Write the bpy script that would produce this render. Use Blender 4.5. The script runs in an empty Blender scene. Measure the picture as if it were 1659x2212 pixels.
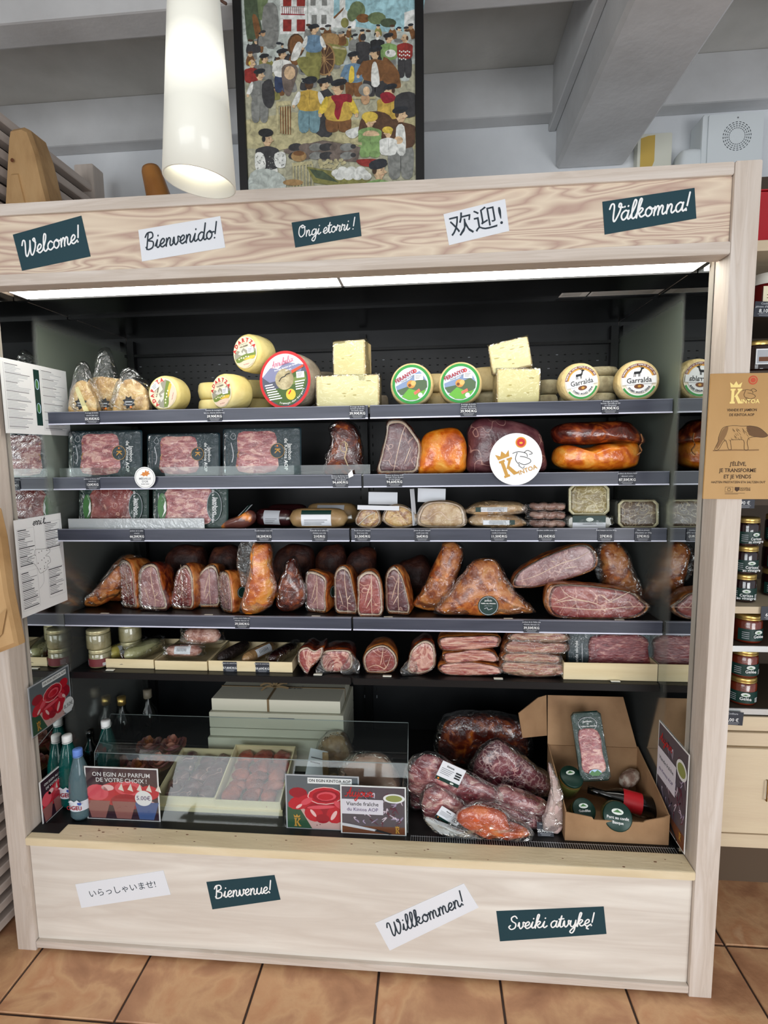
import bpy, math, random
from mathutils import Vector, Matrix, noise, Euler
R = math.radians
S = bpy.context.scene
# ---------------------------------------------------------------- camera
F_PX, CXP, CYP = 1144.85, 829.5, 1106.0
CAM = Vector((0.2495, -1.3604, 1.4967))
_yaw, _pit, _rol = -0.086459, -0.111717, -0.014031
_F = Vector((math.sin(_yaw)*math.cos(_pit), math.cos(_yaw)*math.cos(_pit), math.sin(_pit)))
_R0 = Vector((math.cos(_yaw), -math.sin(_yaw), 0)); _U0 = _R0.cross(_F)
_R = _R0*math.cos(_rol)+_U0*math.sin(_rol); _U = _U0*math.cos(_rol)-_R0*math.sin(_rol)
cd = bpy.data.cameras.new('camera'); cam = bpy.data.objects.new('camera', cd); S.collection.objects.link(cam)
cam.matrix_world = Matrix(((_R.x, _U.x, -_F.x, CAM.x), (_R.y, _U.y, -_F.y, CAM.y), (_R.z, _U.z, -_F.z, CAM.z), (0, 0, 0, 1)))
cd.sensor_fit = 'HORIZONTAL'; cd.sensor_width = 36; cd.lens = F_PX/1659*36; cd.clip_start = .02
S.camera = cam
# ---------------------------------------------------------------- world, lights, exposure
w = bpy.data.worlds.new('world'); S.world = w; w.use_nodes = True
w.node_tree.nodes['Background'].inputs[0].default_value = (.86, .90, .97, 1)
w.node_tree.nodes['Background'].inputs[1].default_value = 0.62
S.view_settings.view_transform = 'Standard'; S.view_settings.look = 'None'; S.view_settings.gamma = 1
S.view_settings.exposure = 0.0; S.view_settings.use_curve_mapping = False
def area(name, loc, target, sx, sy, power, col):
    l = bpy.data.lights.new(name, 'AREA'); l.shape = 'RECTANGLE'; l.size = sx; l.size_y = sy; l.energy = power; l.color = col
    o = bpy.data.objects.new(name, l); S.collection.objects.link(o); o.location = loc
    o.rotation_euler = (Vector(target)-Vector(loc)).to_track_quat('-Z', 'Y').to_euler(); return o
area('shop_window_daylight', (-1.2, -3.9, 1.45), (0, 0, .3), 3.4, 1.8, 105, (.95, .98, 1))
area('low_front_fill', (2.2, -3.2, .75), (.2, 0, .1), 1.6, 1.4, 52, (.98, .99, 1))  # low area lamp added to brighten the base from the front
area('daylight_bounce', (0.3, -1.9, 3.0), (0, 0, .9), 2.0, 1.2, 5, (1, .97, .94))
S.cycles.max_bounces = 8; S.cycles.transparent_max_bounces = 16; S.cycles.caustics_reflective = False; S.cycles.caustics_refractive = False
S.cycles.sample_clamp_indirect = 4; S.cycles.use_denoising = True
# ---------------------------------------------------------------- pixel helpers (a photograph pixel + a real plane = a real point)
def at(u, v, X=None, Y=None, Z=None):
    q = _F+_R*((u-CXP)/F_PX)-_U*((v-CYP)/F_PX)
    t = (Y-CAM.y)/q.y if Y is not None else (X-CAM.x)/q.x if X is not None else (Z-CAM.z)/q.z
    return CAM+q*t
def px(pts, Y): return [(at(u, v, Y=Y).x, at(u, v, Y=Y).z) for u, v in pts]
# ---------------------------------------------------------------- materials
_mats = {}
def lin(c): return tuple(((x/255)/12.92 if x <= 10 else ((x/255+.055)/1.055)**2.4) for x in c[:3])+(1,)
def P(name, rgb=None, rough=.6, metal=0, coat=0, emit=0, spec=.5, trans=0, ior=1.45):
    if name in _mats: return _mats[name]
    m = bpy.data.materials.new(name); m.use_nodes = True; b = m.node_tree.nodes['Principled BSDF']
    b.inputs['Base Color'].default_value = lin(rgb); b.inputs['Roughness'].default_value = rough; b.inputs['Metallic'].default_value = metal
    b.inputs['Coat Weight'].default_value = coat; b.inputs['Specular IOR Level'].default_value = spec
    b.inputs['Transmission Weight'].default_value = trans; b.inputs['IOR'].default_value = ior
    if emit: b.inputs['Emission Color'].default_value = lin(rgb); b.inputs['Emission Strength'].default_value = emit
    _mats[name] = m; return m
def T(name, stops, scale=8, stretch=(1, 1, 1), detail=5, dist=0, rough=.5, bump=.2, bscale=None, coat=0, kind='noise', veins=None, rings=0, metal=0, spec=.5, crough=.12):
    """procedural material: noise (or contour rings of a noise) -> colour ramp, optional thin pale veins, bump"""
    m = bpy.data.materials.new(name); m.use_nodes = True; nt = m.node_tree; N = nt.nodes; L = nt.links; b = N['Principled BSDF']
    tc = N.new('ShaderNodeTexCoord'); oi = N.new('ShaderNodeObjectInfo')
    mul = N.new('ShaderNodeMath'); mul.operation = 'MULTIPLY'; mul.inputs[1].default_value = 17.0; L.new(oi.outputs['Random'], mul.inputs[0])
    ad = N.new('ShaderNodeVectorMath'); ad.operation = 'ADD'; L.new(tc.outputs['Object'], ad.inputs[0]); L.new(mul.outputs[0], ad.inputs[1])
    mp = N.new('ShaderNodeMapping'); mp.inputs['Scale'].default_value = stretch; L.new(ad.outputs[0], mp.inputs['Vector'])
    if kind == 'voronoi':
        nz = N.new('ShaderNodeTexVoronoi'); nz.inputs['Scale'].default_value = scale; out = nz.outputs['Distance']
        nn = N.new('ShaderNodeTexNoise'); nn.inputs['Scale'].default_value = scale*.8; L.new(mp.outputs[0], nn.inputs['Vector'])
        mx = N.new('ShaderNodeMix'); mx.data_type = 'VECTOR'; mx.inputs[0].default_value = .12; L.new(mp.outputs[0], mx.inputs[4]); L.new(nn.outputs['Color'], mx.inputs[5]); L.new(mx.outputs[1], nz.inputs['Vector'])
    else:
        nz = N.new('ShaderNodeTexNoise'); nz.inputs['Scale'].default_value = scale; nz.inputs['Detail'].default_value = detail; nz.inputs['Distortion'].default_value = dist
        L.new(mp.outputs[0], nz.inputs['Vector']); out = nz.outputs['Fac']
    if rings:
        a = N.new('ShaderNodeMath'); a.operation = 'MULTIPLY'; a.inputs[1].default_value = rings; L.new(out, a.inputs[0])
        c = N.new('ShaderNodeMath'); c.operation = 'PINGPONG'; c.inputs[1].default_value = 1; L.new(a.outputs[0], c.inputs[0]); out = c.outputs[0]
    cr = N.new('ShaderNodeValToRGB'); e = cr.color_ramp.elements
    while len(e) < len(stops): e.new(.5)
    for k, (p, c) in enumerate(stops): e[k].position = p if (rings or kind != 'noise') else .5+(p-.5)*.58; e[k].color = lin(c)
    L.new(out, cr.inputs[0]); col = cr.outputs[0]
    if veins:
        vs, vw, vc, vd = veins
        v = N.new('ShaderNodeTexVoronoi'); v.feature = 'DISTANCE_TO_EDGE'; v.inputs['Scale'].default_value = vs
        n2 = N.new('ShaderNodeTexNoise'); n2.inputs['Scale'].default_value = vs*.7; L.new(mp.outputs[0], n2.inputs['Vector'])
        mx = N.new('ShaderNodeMix'); mx.data_type = 'VECTOR'; mx.inputs[0].default_value = vd; L.new(mp.outputs[0], mx.inputs[4]); L.new(n2.outputs['Color'], mx.inputs[5]); L.new(mx.outputs[1], v.inputs['Vector'])
        mr = N.new('ShaderNodeMapRange'); mr.inputs[1].default_value = 0; mr.inputs[2].default_value = vw; mr.inputs[3].default_value = .85; mr.inputs[4].default_value = 0; L.new(v.outputs['Distance'], mr.inputs[0])
        mc = N.new('ShaderNodeMix'); mc.data_type = 'RGBA'; L.new(mr.outputs[0], mc.inputs[0]); L.new(col, mc.inputs[6]); mc.inputs[7].default_value = lin(vc); col = mc.outputs[2]
    L.new(col, b.inputs['Base Color'])
    b.inputs['Roughness'].default_value = rough; b.inputs['Coat Weight'].default_value = coat; b.inputs['Coat Roughness'].default_value = crough
    b.inputs['Metallic'].default_value = metal; b.inputs['Specular IOR Level'].default_value = spec
    if bump:
        bn = N.new('ShaderNodeTexNoise'); bn.inputs['Scale'].default_value = bscale or scale*3; bn.inputs['Detail'].default_value = 4; L.new(mp.outputs[0], bn.inputs['Vector'])
        bp = N.new('ShaderNodeBump'); bp.inputs['Strength'].default_value = bump; bp.inputs['Distance'].default_value = .01; L.new(bn.outputs['Fac'], bp.inputs['Height'])
        L.new(bp.outputs[0], b.inputs['Normal'])
        if coat: L.new(bp.outputs[0], b.inputs['Coat Normal'])
    _mats[name] = m; return m
def film(name, tint, gloss, rough=.12, bump=.6, bscale=40, haze=0.0, edge=.5):
    """thin clear plastic: see-through + glossy (+ a little milky diffuse)"""
    m = bpy.data.materials.new(name); m.use_nodes = True; nt = m.node_tree; N = nt.nodes; L = nt.links; N.remove(N['Principled BSDF'])
    tr = N.new('ShaderNodeBsdfTransparent'); tr.inputs[0].default_value = lin(tint)
    gl = N.new('ShaderNodeBsdfGlossy'); gl.inputs['Roughness'].default_value = rough
    df = N.new('ShaderNodeBsdfDiffuse'); df.inputs[0].default_value = lin((215, 222, 225))
    lw = N.new('ShaderNodeLayerWeight'); lw.inputs[0].default_value = .35
    mr = N.new('ShaderNodeMapRange'); mr.inputs[3].default_value = gloss; mr.inputs[4].default_value = min(1, gloss+edge); L.new(lw.outputs['Fresnel'], mr.inputs[0])
    if bump:
        tc = N.new('ShaderNodeTexCoord'); nz = N.new('ShaderNodeTexNoise'); nz.inputs['Scale'].default_value = bscale; nz.inputs['Detail'].default_value = 3; nz.inputs['Distortion'].default_value = 1.2
        L.new(tc.outputs['Object'], nz.inputs['Vector']); bp = N.new('ShaderNodeBump'); bp.inputs['Strength'].default_value = bump; bp.inputs['Distance'].default_value = .02
        L.new(nz.outputs['Fac'], bp.inputs['Height']); L.new(bp.outputs[0], gl.inputs['Normal'])
    m1 = N.new('ShaderNodeMixShader'); m1.inputs[0].default_value = haze; L.new(tr.outputs[0], m1.inputs[1]); L.new(df.outputs[0], m1.inputs[2])
    m2 = N.new('ShaderNodeMixShader'); L.new(mr.outputs[0], m2.inputs[0]); L.new(m1.outputs[0], m2.inputs[1]); L.new(gl.outputs[0], m2.inputs[2])
    L.new(m2.outputs[0], N['Material Output'].inputs['Surface']); _mats[name] = m; return m
# ---------------------------------------------------------------- mesh builder
def catmull(pts, n=6, closed=False):
    out = []; k = len(pts)
    for i in range(k if closed else k-1):
        g = lambda j: pts[j % k] if closed else pts[max(0, min(k-1, j))]
        a, b, c, d = (Vector(g(i-1)), Vector(g(i)), Vector(g(i+1)), Vector(g(i+2)))
        for s in range(n):
            t = s/n; out.append(tuple(.5*((2*b)+(c-a)*t+(2*a-5*b+4*c-d)*t*t+(3*b-a-3*c+d)*t**3)))
    if not closed: out.append(tuple(pts[-1]))
    return out
_txt = {}
class MB:
    def __init__(s): s.v = []; s.f = []; s.mi = []; s.sm = []; s.mats = []
    def add(s, vs, fs, m, smooth=False, M=None):
        if m not in s.mats: s.mats.append(m)
        k = len(s.v); i = s.mats.index(m)
        s.v += [tuple(M @ Vector(p)) if M else tuple(p) for p in vs]
        for f in fs: s.f.append([a+k for a in f]); s.mi.append(i); s.sm.append(smooth)
        return s
    def box(s, x0, x1, y0, y1, z0, z1, m, M=None, bev=0):
        if bev <= 0:
            vs = [(x, y, z) for x in (x0, x1) for y in (y0, y1) for z in (z0, z1)]
            return s.add(vs, [(0, 1, 3, 2), (4, 6, 7, 5), (0, 4, 5, 1), (2, 3, 7, 6), (0, 2, 6, 4), (1, 5, 7, 3)], m, False, M)
        b = min(bev, (x1-x0)/2.1, (z1-z0)/2.1)
        o = [(x0+b, z0), (x1-b, z0), (x1, z0+b), (x1, z1-b), (x1-b, z1), (x0+b, z1), (x0, z1-b), (x0, z0+b)]
        return s.loft([(y0, .5), (y0+b, 1), (y1-b, 1), (y1, .5)], o, m, M, inset=b)
    def loft(s, prof, o, m, M=None, inset=None, smooth=False):
        cx = (min(p[0] for p in o)+max(p[0] for p in o))/2; cz = (min(p[1] for p in o)+max(p[1] for p in o))/2
        hw = max(1e-6, max(p[0] for p in o)-cx); hh = max(1e-6, max(p[1] for p in o)-cz); vs = []; fs = []; n = len(o)
        for y, t in prof:
            if inset is not None: sx = 1-inset/hw*(1-t)*.6; sz = 1-inset/hh*(1-t)*.6
            else: sx = sz = t
            vs += [(cx+(x-cx)*sx, y, cz+(z-cz)*sz) for x, z in o]
        for k in range(len(prof)-1):
            for i in range(n): j = (i+1) % n; fs.append((k*n+i, k*n+j, (k+1)*n+j, (k+1)*n+i))
        fs.append(tuple(range(n))[::-1]); fs.append(tuple(range((len(prof)-1)*n, len(prof)*n)))
        return s.add(vs, fs, m, smooth, M)
    def poly(s, o, y, m, M=None):       # flat shape in the x-z plane, facing -y
        return s.add([(a, y, b) for a, b in o], [tuple(range(len(o)))], m, False, M)
    def rect(s, x0, z0, x1, z1, y, m, M=None): return s.poly([(x0, z0), (x1, z0), (x1, z1), (x0, z1)], y, m, M)
    def disc(s, x, z, rx, y, m, rz=None, n=28, M=None, a0=0, a1=2*math.pi):
        rz = rz or rx; k = n if a1-a0 > 6.28 else n+1
        return s.poly([(x+rx*math.cos(a0+(a1-a0)*i/n), z+rz*math.sin(a0+(a1-a0)*i/n)) for i in range(k)], y, m, M)
    def ring(s, x, z, r0, r1, y, m, n=32, a0=0, a1=2*math.pi, M=None, ez=1):
        vs = []; fs = []
        for i in range(n+1):
            a = a0+(a1-a0)*i/n
            for r in (r0, r1): vs.append((x+r*math.cos(a), y, z+r*ez*math.sin(a)))
        for i in range(n): fs.append((2*i, 2*i+1, 2*i+3, 2*i+2))
        return s.add(vs, fs, m, False, M)
    def line(s, pts, wd, y, m, M=None, closed=False, taper=False):
        n = len(pts); vs = []; fs = []
        for i in range(n):
            a = Vector(pts[i-1] if (i or closed) else pts[0]); b = Vector(pts[(i+1) % n] if (i < n-1 or closed) else pts[-1])
            d = b-a; d = d.normalized() if d.length > 1e-9 else Vector((1, 0)); q = Vector((-d.y, d.x))*wd/2*((math.sin(math.pi*(i+.5)/n)*.8+.2) if taper else 1)
            p = Vector(pts[i]); vs += [(p.x+q.x, y, p.y+q.y), (p.x-q.x, y, p.y-q.y)]
        for i in range(n if closed else n-1): j = (i+1) % n; fs.append((2*i, 2*i+1, 2*j+1, 2*j))
        return s.add(vs, fs, m, False, M)
    def lathe(s, prof, m, M=None, n=28, smooth=True, caps=True):      # profile (r, z) about z
        vs = []; fs = []; k = len(prof)
        for i in range(n):
            a = 2*math.pi*i/n; vs += [(r*math.cos(a), r*math.sin(a), z) for r, z in prof]
        for i in range(n):
            j = (i+1) % n
            for q in range(k-1): fs.append((i*k+q, j*k+q, j*k+q+1, i*k+q+1))
        if caps: fs.append(tuple(i*k for i in range(n))[::-1]); fs.append(tuple(i*k+k-1 for i in range(n)))
        return s.add(vs, fs, m, smooth, M)
    def tube(s, pts, r, m, n=8, M=None, smooth=True):
        vs = []; fs = []; k = len(pts)
        for i, p in enumerate(pts):
            p = Vector(p); d = Vector(pts[min(i+1, k-1)])-Vector(pts[max(i-1, 0)]); d = d.normalized() if d.length > 1e-9 else Vector((0, 0, 1))
            a = d.cross(Vector((0, 0, 1)) if abs(d.z) < .9 else Vector((1, 0, 0))).normalized(); b = d.cross(a); rr = r[i] if isinstance(r, (list, tuple)) else r
            vs += [tuple(p+(a*math.cos(2*math.pi*j/n)+b*math.sin(2*math.pi*j/n))*rr) for j in range(n)]
        for i in range(k-1):
            for j in range(n): q = (j+1) % n; fs.append((i*n+j, i*n+q, (i+1)*n+q, (i+1)*n+j))
        fs.append(tuple(range(n))[::-1]); fs.append(tuple(range((k-1)*n, k*n)))
        return s.add(vs, fs, m, smooth, M)
    def pillow(s, o, D, m, y0=0, p=2.3, K=7, amp=0, fr=20, M=None, seed=0, back=1.0, squash=1.0):
        """inflated body whose silhouette is outline o; half depth D about y0"""
        cx = sum(a for a, b in o)/len(o); cz = sum(b for a, b in o)/len(o); n = len(o); vs = []; fs = []; zmn = min(b for a, b in o)
        sc = [math.sin(math.pi/2*(i/(K))) for i in range(1, K+1)]
        rows = [(t, -1) for t in sc]+[(t, 1) for t in sc[:-1][::-1]]
        for t, sg in rows:
            for a, b in o:
                y = y0+sg*D*(back if sg > 0 else 1)*(max(0, 1-t**p))**(1/p)
                q = Vector((cx+(a-cx)*t, y, cz+(b-cz)*t))
                if amp:
                    nv = Vector((noise.noise(q*fr+Vector((seed, 0, 3))), noise.noise(q*fr+Vector((5, seed, 0))), noise.noise(q*fr+Vector((0, 9, seed)))))*amp; q += nv; q.z = max(q.z, zmn)
                vs.append(tuple(q))
        r = len(rows)
        for k in range(r-1):
            for i in range(n): j = (i+1) % n; fs.append((k*n+i, k*n+j, (k+1)*n+j, (k+1)*n+i))
        vs += [(cx, y0-D, cz), (cx, y0+D*back, cz)]; c0 = len(vs)-2
        for i in range(n): j = (i+1) % n; fs.append((c0, j, i)); fs.append((c0+1, (r-1)*n+i, (r-1)*n+j))
        return s.add(vs, fs, m, True, M)
    def loaf(s, o, D, m, y0=0, M=None, amp=0, fr=25, seed=0, taper=.85, K=6, er=.008):
        """cut joint: flat front at y0, body running back D, softened edges"""
        cx = sum(a for a, b in o)/len(o); cz = min(b for a, b in o); czc = sum(b for a, b in o)/len(o); n = len(o); vs = []; fs = []
        hw = max(abs(a-cx) for a, b in o); e = er/hw
        prof = [(0, 1-e), (er*.4, 1-e*.25), (er, 1)]+[(D*k/K, 1-(1-taper)*(k/K)**2) for k in range(1, K)]+[(D*.97, taper*.93), (D, taper*.75)]
        for y, t in prof:
            for a, b in o:
                q = Vector((cx+(a-cx)*t, y0+y, (cz+(b-cz)*t) if b > czc or True else b))
                if amp and y > er: q += Vector((noise.noise(q*fr+Vector((seed, 0, 0))), 0, noise.noise(q*fr+Vector((0, seed, 7)))))*amp; q.z = max(q.z, cz)
                vs.append(tuple(q))
        r = len(prof)
        for k in range(r-1):
            for i in range(n): j = (i+1) % n; fs.append((k*n+i, k*n+j, (k+1)*n+j, (k+1)*n+i))
        fs.append(tuple(range(n))[::-1]); fs.append(tuple(range((r-1)*n, r*n)))
        return s.add(vs, fs, m, True, M)
    def text(s, t, x, z, size, y, m, bold=0, rot=0, align='C', sx=1, M=None):
        key = (t, bold, align)
        if key not in _txt:
            c = bpy.data.curves.new('t', 'FONT'); c.body = t; c.size = 1; c.offset = bold; c.resolution_u = 2
            c.align_x = {'C': 'CENTER', 'L': 'LEFT'}[align]; c.align_y = 'CENTER'
            o = bpy.data.objects.new('t', c); S.collection.objects.link(o)
            me = bpy.data.meshes.new_from_object(o.evaluated_get(bpy.context.evaluated_depsgraph_get()))
            _txt[key] = ([tuple(v.co) for v in me.vertices], [tuple(p.vertices) for p in me.polygons])
            bpy.data.meshes.remove(me); bpy.data.objects.remove(o); bpy.data.curves.remove(c)
        vs, fs = _txt[key]; ca, sa = math.cos(rot), math.sin(rot)
        q = [(x+(a*sx*ca-b*sa)*size, y, z+(a*sx*sa+b*ca)*size) for a, b, _ in vs]
        return s.add(q, fs, m, False, M)
    def arctext(s, t, cx, cz, r, size, y, m, a_mid=math.pi/2, step=None, inside=False, bold=.02, M=None):
        st = step or size*.72/r; n = len(t)
        for i, ch in enumerate(t):
            if ch == ' ': continue
            a = a_mid+(-(i-(n-1)/2)*st if not inside else (i-(n-1)/2)*st)
            s.text(ch, cx+r*math.cos(a), cz+r*math.sin(a), size, y, m, bold, a-math.pi/2 if not inside else a+math.pi/2, M=M)
        return s
    def build(s, name, parent=None, loc=None, rot=None, **tags):
        me = bpy.data.meshes.new(name); me.from_pydata(s.v, [], s.f); 
        for m in s.mats: me.materials.append(m)
        me.polygons.foreach_set('material_index', s.mi); me.polygons.foreach_set('use_smooth', s.sm); me.update()
        o = bpy.data.objects.new(name, me); S.collection.objects.link(o)
        if parent: o.parent = parent
        if loc: o.location = loc
        if rot: o.rotation_euler = rot
        for k, v in tags.items(): o[k] = v
        return o
def thing(name, label, cat, loc=(0, 0, 0), rot=(0, 0, 0), group=None):
    o = bpy.data.objects.new(name, None); S.collection.objects.link(o); o.location = loc; o.rotation_euler = rot; o.empty_display_size = .05
    o['label'] = label; o['category'] = cat
    if group: o['group'] = group
    return o
def tagged(o, label, cat, group=None):
    o['label'] = label; o['category'] = cat
    if group: o['group'] = group
    return o
def struct(o): o['kind'] = 'structure'; return o
# ---------------------------------------------------------------- brush lettering, drawn stroke by stroke (x-height 1)
GL = {
'a': (1.1, [[(.85,.85),(.55,1),(.2,.75),(.12,.35),(.35,0),(.7,.25),(.9,.95)],[(.9,.95),(.82,.3),(.95,.02),(1.25,.25)]]),
'b': (.95, [[(0,.25),(.4,1.3),(.55,1.95),(.35,2),(.18,1.2),(.12,.3),(.4,0),(.75,.35),(.6,.95),(.25,.7)],[(.7,.8),(1,.85)]]),
'x': (.9, [[(.05,.85),(.3,.95),(.55,.1),(.85,.1)],[(.8,.95),(.1,.02)]]),
'c': (.85, [[(.75,.8),(.5,1),(.15,.7),(.12,.25),(.45,0),(.95,.3)]]),
'd': (1.15, [[(.85,.85),(.55,1),(.2,.75),(.12,.35),(.35,0),(.7,.25),(.95,1.2),(1.05,2)],[(1.05,2),(.85,.4),(1,.02),(1.3,.25)]]),
'e': (.8, [[(0,.3),(.5,.5),(.65,.8),(.45,1),(.15,.7),(.12,.25),(.4,0),(.9,.28)]]),
'g': (1.05, [[(.85,.85),(.55,1),(.2,.75),(.12,.35),(.35,.05),(.7,.3),(.9,.95)],[(.9,.95),(.8,-.4),(.5,-.95),(.15,-.75),(.4,-.35),(1.15,.25)]]),
'i': (.6, [[(0,.25),(.3,.95)],[(.3,.95),(.2,.3),(.35,.02),(.7,.28)],[(.38,1.42),(.4,1.48)]]),
'k': (1.0, [[(0,.25),(.4,1.3),(.55,1.95),(.35,2),(.2,1.2),(.1,0)],[(.15,.5),(.5,1),(.75,.85),(.5,.5),(.25,.45)],[(.3,.5),(.6,.05),(1.1,.28)]]),
'l': (.65, [[(0,.25),(.45,1.2),(.6,1.85),(.4,2),(.22,1.3),(.18,.3),(.38,0),(.75,.28)]]),
'm': (1.4, [[(.15,.95),(.1,0)],[(.1,.3),(.4,.95),(.6,.8),(.55,0)],[(.55,.3),(.85,.95),(1.05,.8),(1,.25),(1.15,0),(1.5,.28)]]),
'n': (1.0, [[(.15,.95),(.1,0)],[(.1,.3),(.42,.95),(.65,.8),(.6,.25),(.75,0),(1.1,.28)]]),
'o': (.95, [[(.5,1),(.15,.75),(.1,.3),(.4,0),(.75,.3),(.75,.75),(.5,1),(.6,.78),(1.05,.8)]]),
'r': (.85, [[(0,.25),(.2,1.1),(.3,.9),(.65,.9),(.5,.3),(.65,.02),(.95,.28)]]),
't': (.65, [[(0,.25),(.4,1.7)],[(.4,1.7),(.25,.4),(.4,0),(.75,.28)],[(.05,1.2),(.7,1.25)]]),
'u': (1.0, [[(0,.4),(.15,.95),(.1,.3),(.35,0),(.65,.3),(.8,.95)],[(.8,.95),(.7,.3),(.85,.02),(1.15,.28)]]),
'v': (.9, [[(0,.4),(.15,.95),(.2,.3),(.4,0),(.7,.4),(.7,.95),(1,.8)]]),
'y': (.95, [[(0,.4),(.15,.95),(.1,.3),(.35,0),(.65,.3),(.8,.95)],[(.8,.95),(.7,-.4),(.4,-.95),(.1,-.75),(.35,-.35),(1.05,.25)]]),
'B': (1.35, [[(.4,1.9),(.2,0)],[(0,1.5),(.3,1.95),(.9,1.95),(1,1.4),(.4,1.05),(1.05,.8),(1,.15),(.4,-.05),(.1,.25)]]),
'W': (1.95, [[(0,1.4),(.2,1.9),(.45,1.7),(.4,.3),(.6,0),(1,.8),(1.15,1.7)],[(1.15,1.7),(1.1,.3),(1.35,0),(1.8,.9),(1.8,1.8),(1.55,1.7),(1.9,1.3)]]),
'V': (1.3, [[(0,1.4),(.2,1.9),(.5,1.7),(.5,.3),(.7,0),(1.15,.9),(1.3,1.7),(1.1,1.85),(1.05,1.5),(1.5,1.4)]]),
'O': (1.35, [[(.7,1.95),(.2,1.6),(.1,.6),(.5,0),(1.1,.5),(1.1,1.5),(.7,1.95),(.6,1.5),(1.2,1.6)]]),
'S': (1.3, [[(1.1,1.6),(.8,1.95),(.35,1.7),(.45,1.2),(.95,.8),(.9,.2),(.4,-.05),(.05,.3),(.25,.55)]]),
'A': (1.4, [[(0,.1),(.3,0),(.75,1),(1.05,1.95)],[(1.05,1.95),(1,.3),(1.15,0),(1.4,.2)],[(.35,.75),(1.1,.8)]]),
'j': (.55, [[(.3,.95),(.25,-.4),(0,-.95),(-.25,-.7),(.1,-.3),(.6,.25)],[(.38,1.42),(.4,1.48)]]),
'!': (.55, [[(.42,1.95),(.25,.55)],[(.17,.04),(.2,.08)]]),
' ': (.5, []),
}
GL['ę'] = (.8, GL['e'][1]+[[(.5, 0), (.35, -.3), (.6, -.42)]]); GL['ä'] = (1.1, GL['a'][1]+[[(.4, 1.4), (.42, 1.45)], [(.8, 1.42), (.82, 1.47)]])
_sn = [0]
def script(b, t, x, z, wd, y, m, rot=0, bold=.19, slant=.16, M=None):
    """brush-written word of total width wd centred on (x, z)"""
    tot = sum(GL[c][0] for c in t); k = wd/tot; ca, sa = math.cos(rot), math.sin(rot); p = -tot/2
    for c in t:
        a, st = GL[c]
        for sk in st:
            q = catmull(sk, 6) if len(sk) > 2 else sk
            q = [((px_+p+slant*(pz-.6))*k, (pz-.6)*k) for px_, pz in q]; q = [(x+u*ca-v*sa, z+u*sa+v*ca) for u, v in q]
            n0 = len(b.v); yy = y-.00012*(_sn[0] % 3); _sn[0] += 1; b.line(q, bold*k, yy, m, M)
            if M is None: b.v[n0:] = [(vx, vy-.0000025*(i_//2), vz) for i_, (vx, vy, vz) in enumerate(b.v[n0:])]
            for ei, e in enumerate((q[0], q[-1])): b.disc(e[0], e[1], bold*k/2, yy-.00004-.00011*ei, m, n=8, M=M)
        p += a
    return b
# ================================================================= shared materials
WHT = P('white_print', (238, 240, 240), .6); INK = P('ink_black', (28, 30, 34), .7); TEAL = P('deep_teal_paper', (18, 58, 68), .55)
PAPER = P('white_paper', (222, 226, 232), .6); GOLD = P('gold_print', (196, 148, 62), .5); RED = P('red_print', (196, 36, 40), .5)
ORG = P('orange_print', (226, 128, 40), .5); GRN = P('green_print', (40, 140, 60), .5); GRY = P('grey_print', (110, 112, 116), .6); LGR = P('pale_grey_print', (178, 182, 188), .6)
DKG = P('dark_green_card', (12, 50, 44), .45); NAVY = P('dark_teal_card', (20, 46, 54), .4); LGRN = P('light_green_print', (120, 170, 60), .5); BLU = P('pale_blue_print', (150, 180, 215), .5)
PNK = P('pink_print', (222, 70, 100), .5); SKIN = P('meat_pink_print', (226, 160, 156), .5); CREAM = P('cream_print', (236, 226, 196), .6); BRN = P('brown_print', (110, 66, 40), .6)
SLATE = P('slate_tag', (44, 48, 58), .5); BLK = P('black_enamel', (9, 10, 12), .35, spec=.35); BLKM = P('black_matt', (8, 9, 10), .6); DRKRED = P('dark_red_print', (150, 24, 40), .5)
wood_s = [(0, (186, 173, 160)), (.45, (204, 193, 182)), (.55, (195, 183, 171)), (1, (212, 203, 194))]
WOODV = T('whitewashed_pine_upright', wood_s, 3.2, (8, 8, .55), 6, .6, .62, .12, 30, rings=3)
WOODH = T('whitewashed_pine_rail', wood_s, 3.2, (.55, 8, 8), 6, .6, .62, .12, 30, rings=3)
FASC = T('bold_grain_plywood', [(0, (180, 152, 138)), (.28, (204, 184, 164)), (.55, (220, 204, 182)), (.8, (206, 186, 166)), (1, (184, 158, 143))], 2.1, (.75, 2, 5.2), 2.5, .5, .6, .06, 30, rings=17)
BASEW = T('pale_birch_panel', [(0, (214, 208, 198)), (.5, (230, 226, 217)), (1, (206, 198, 188))], 2.4, (.6, 3, 6), 5, .7, .5, .04, 30, rings=2)
SILLW = T('worn_wooden_sill', [(0, (200, 182, 148)), (.5, (216, 200, 166)), (1, (226, 212, 182))], 6, (.7, 3, 3), 6, .4, .5, .1, 40)
UNITW = T('pale_oak_board', [(0, (196, 178, 148)), (.5, (212, 196, 166)), (1, (204, 186, 158))], 3, (.6, 5, 5), 5, .5, .55, .08, 30, rings=2)
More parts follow.
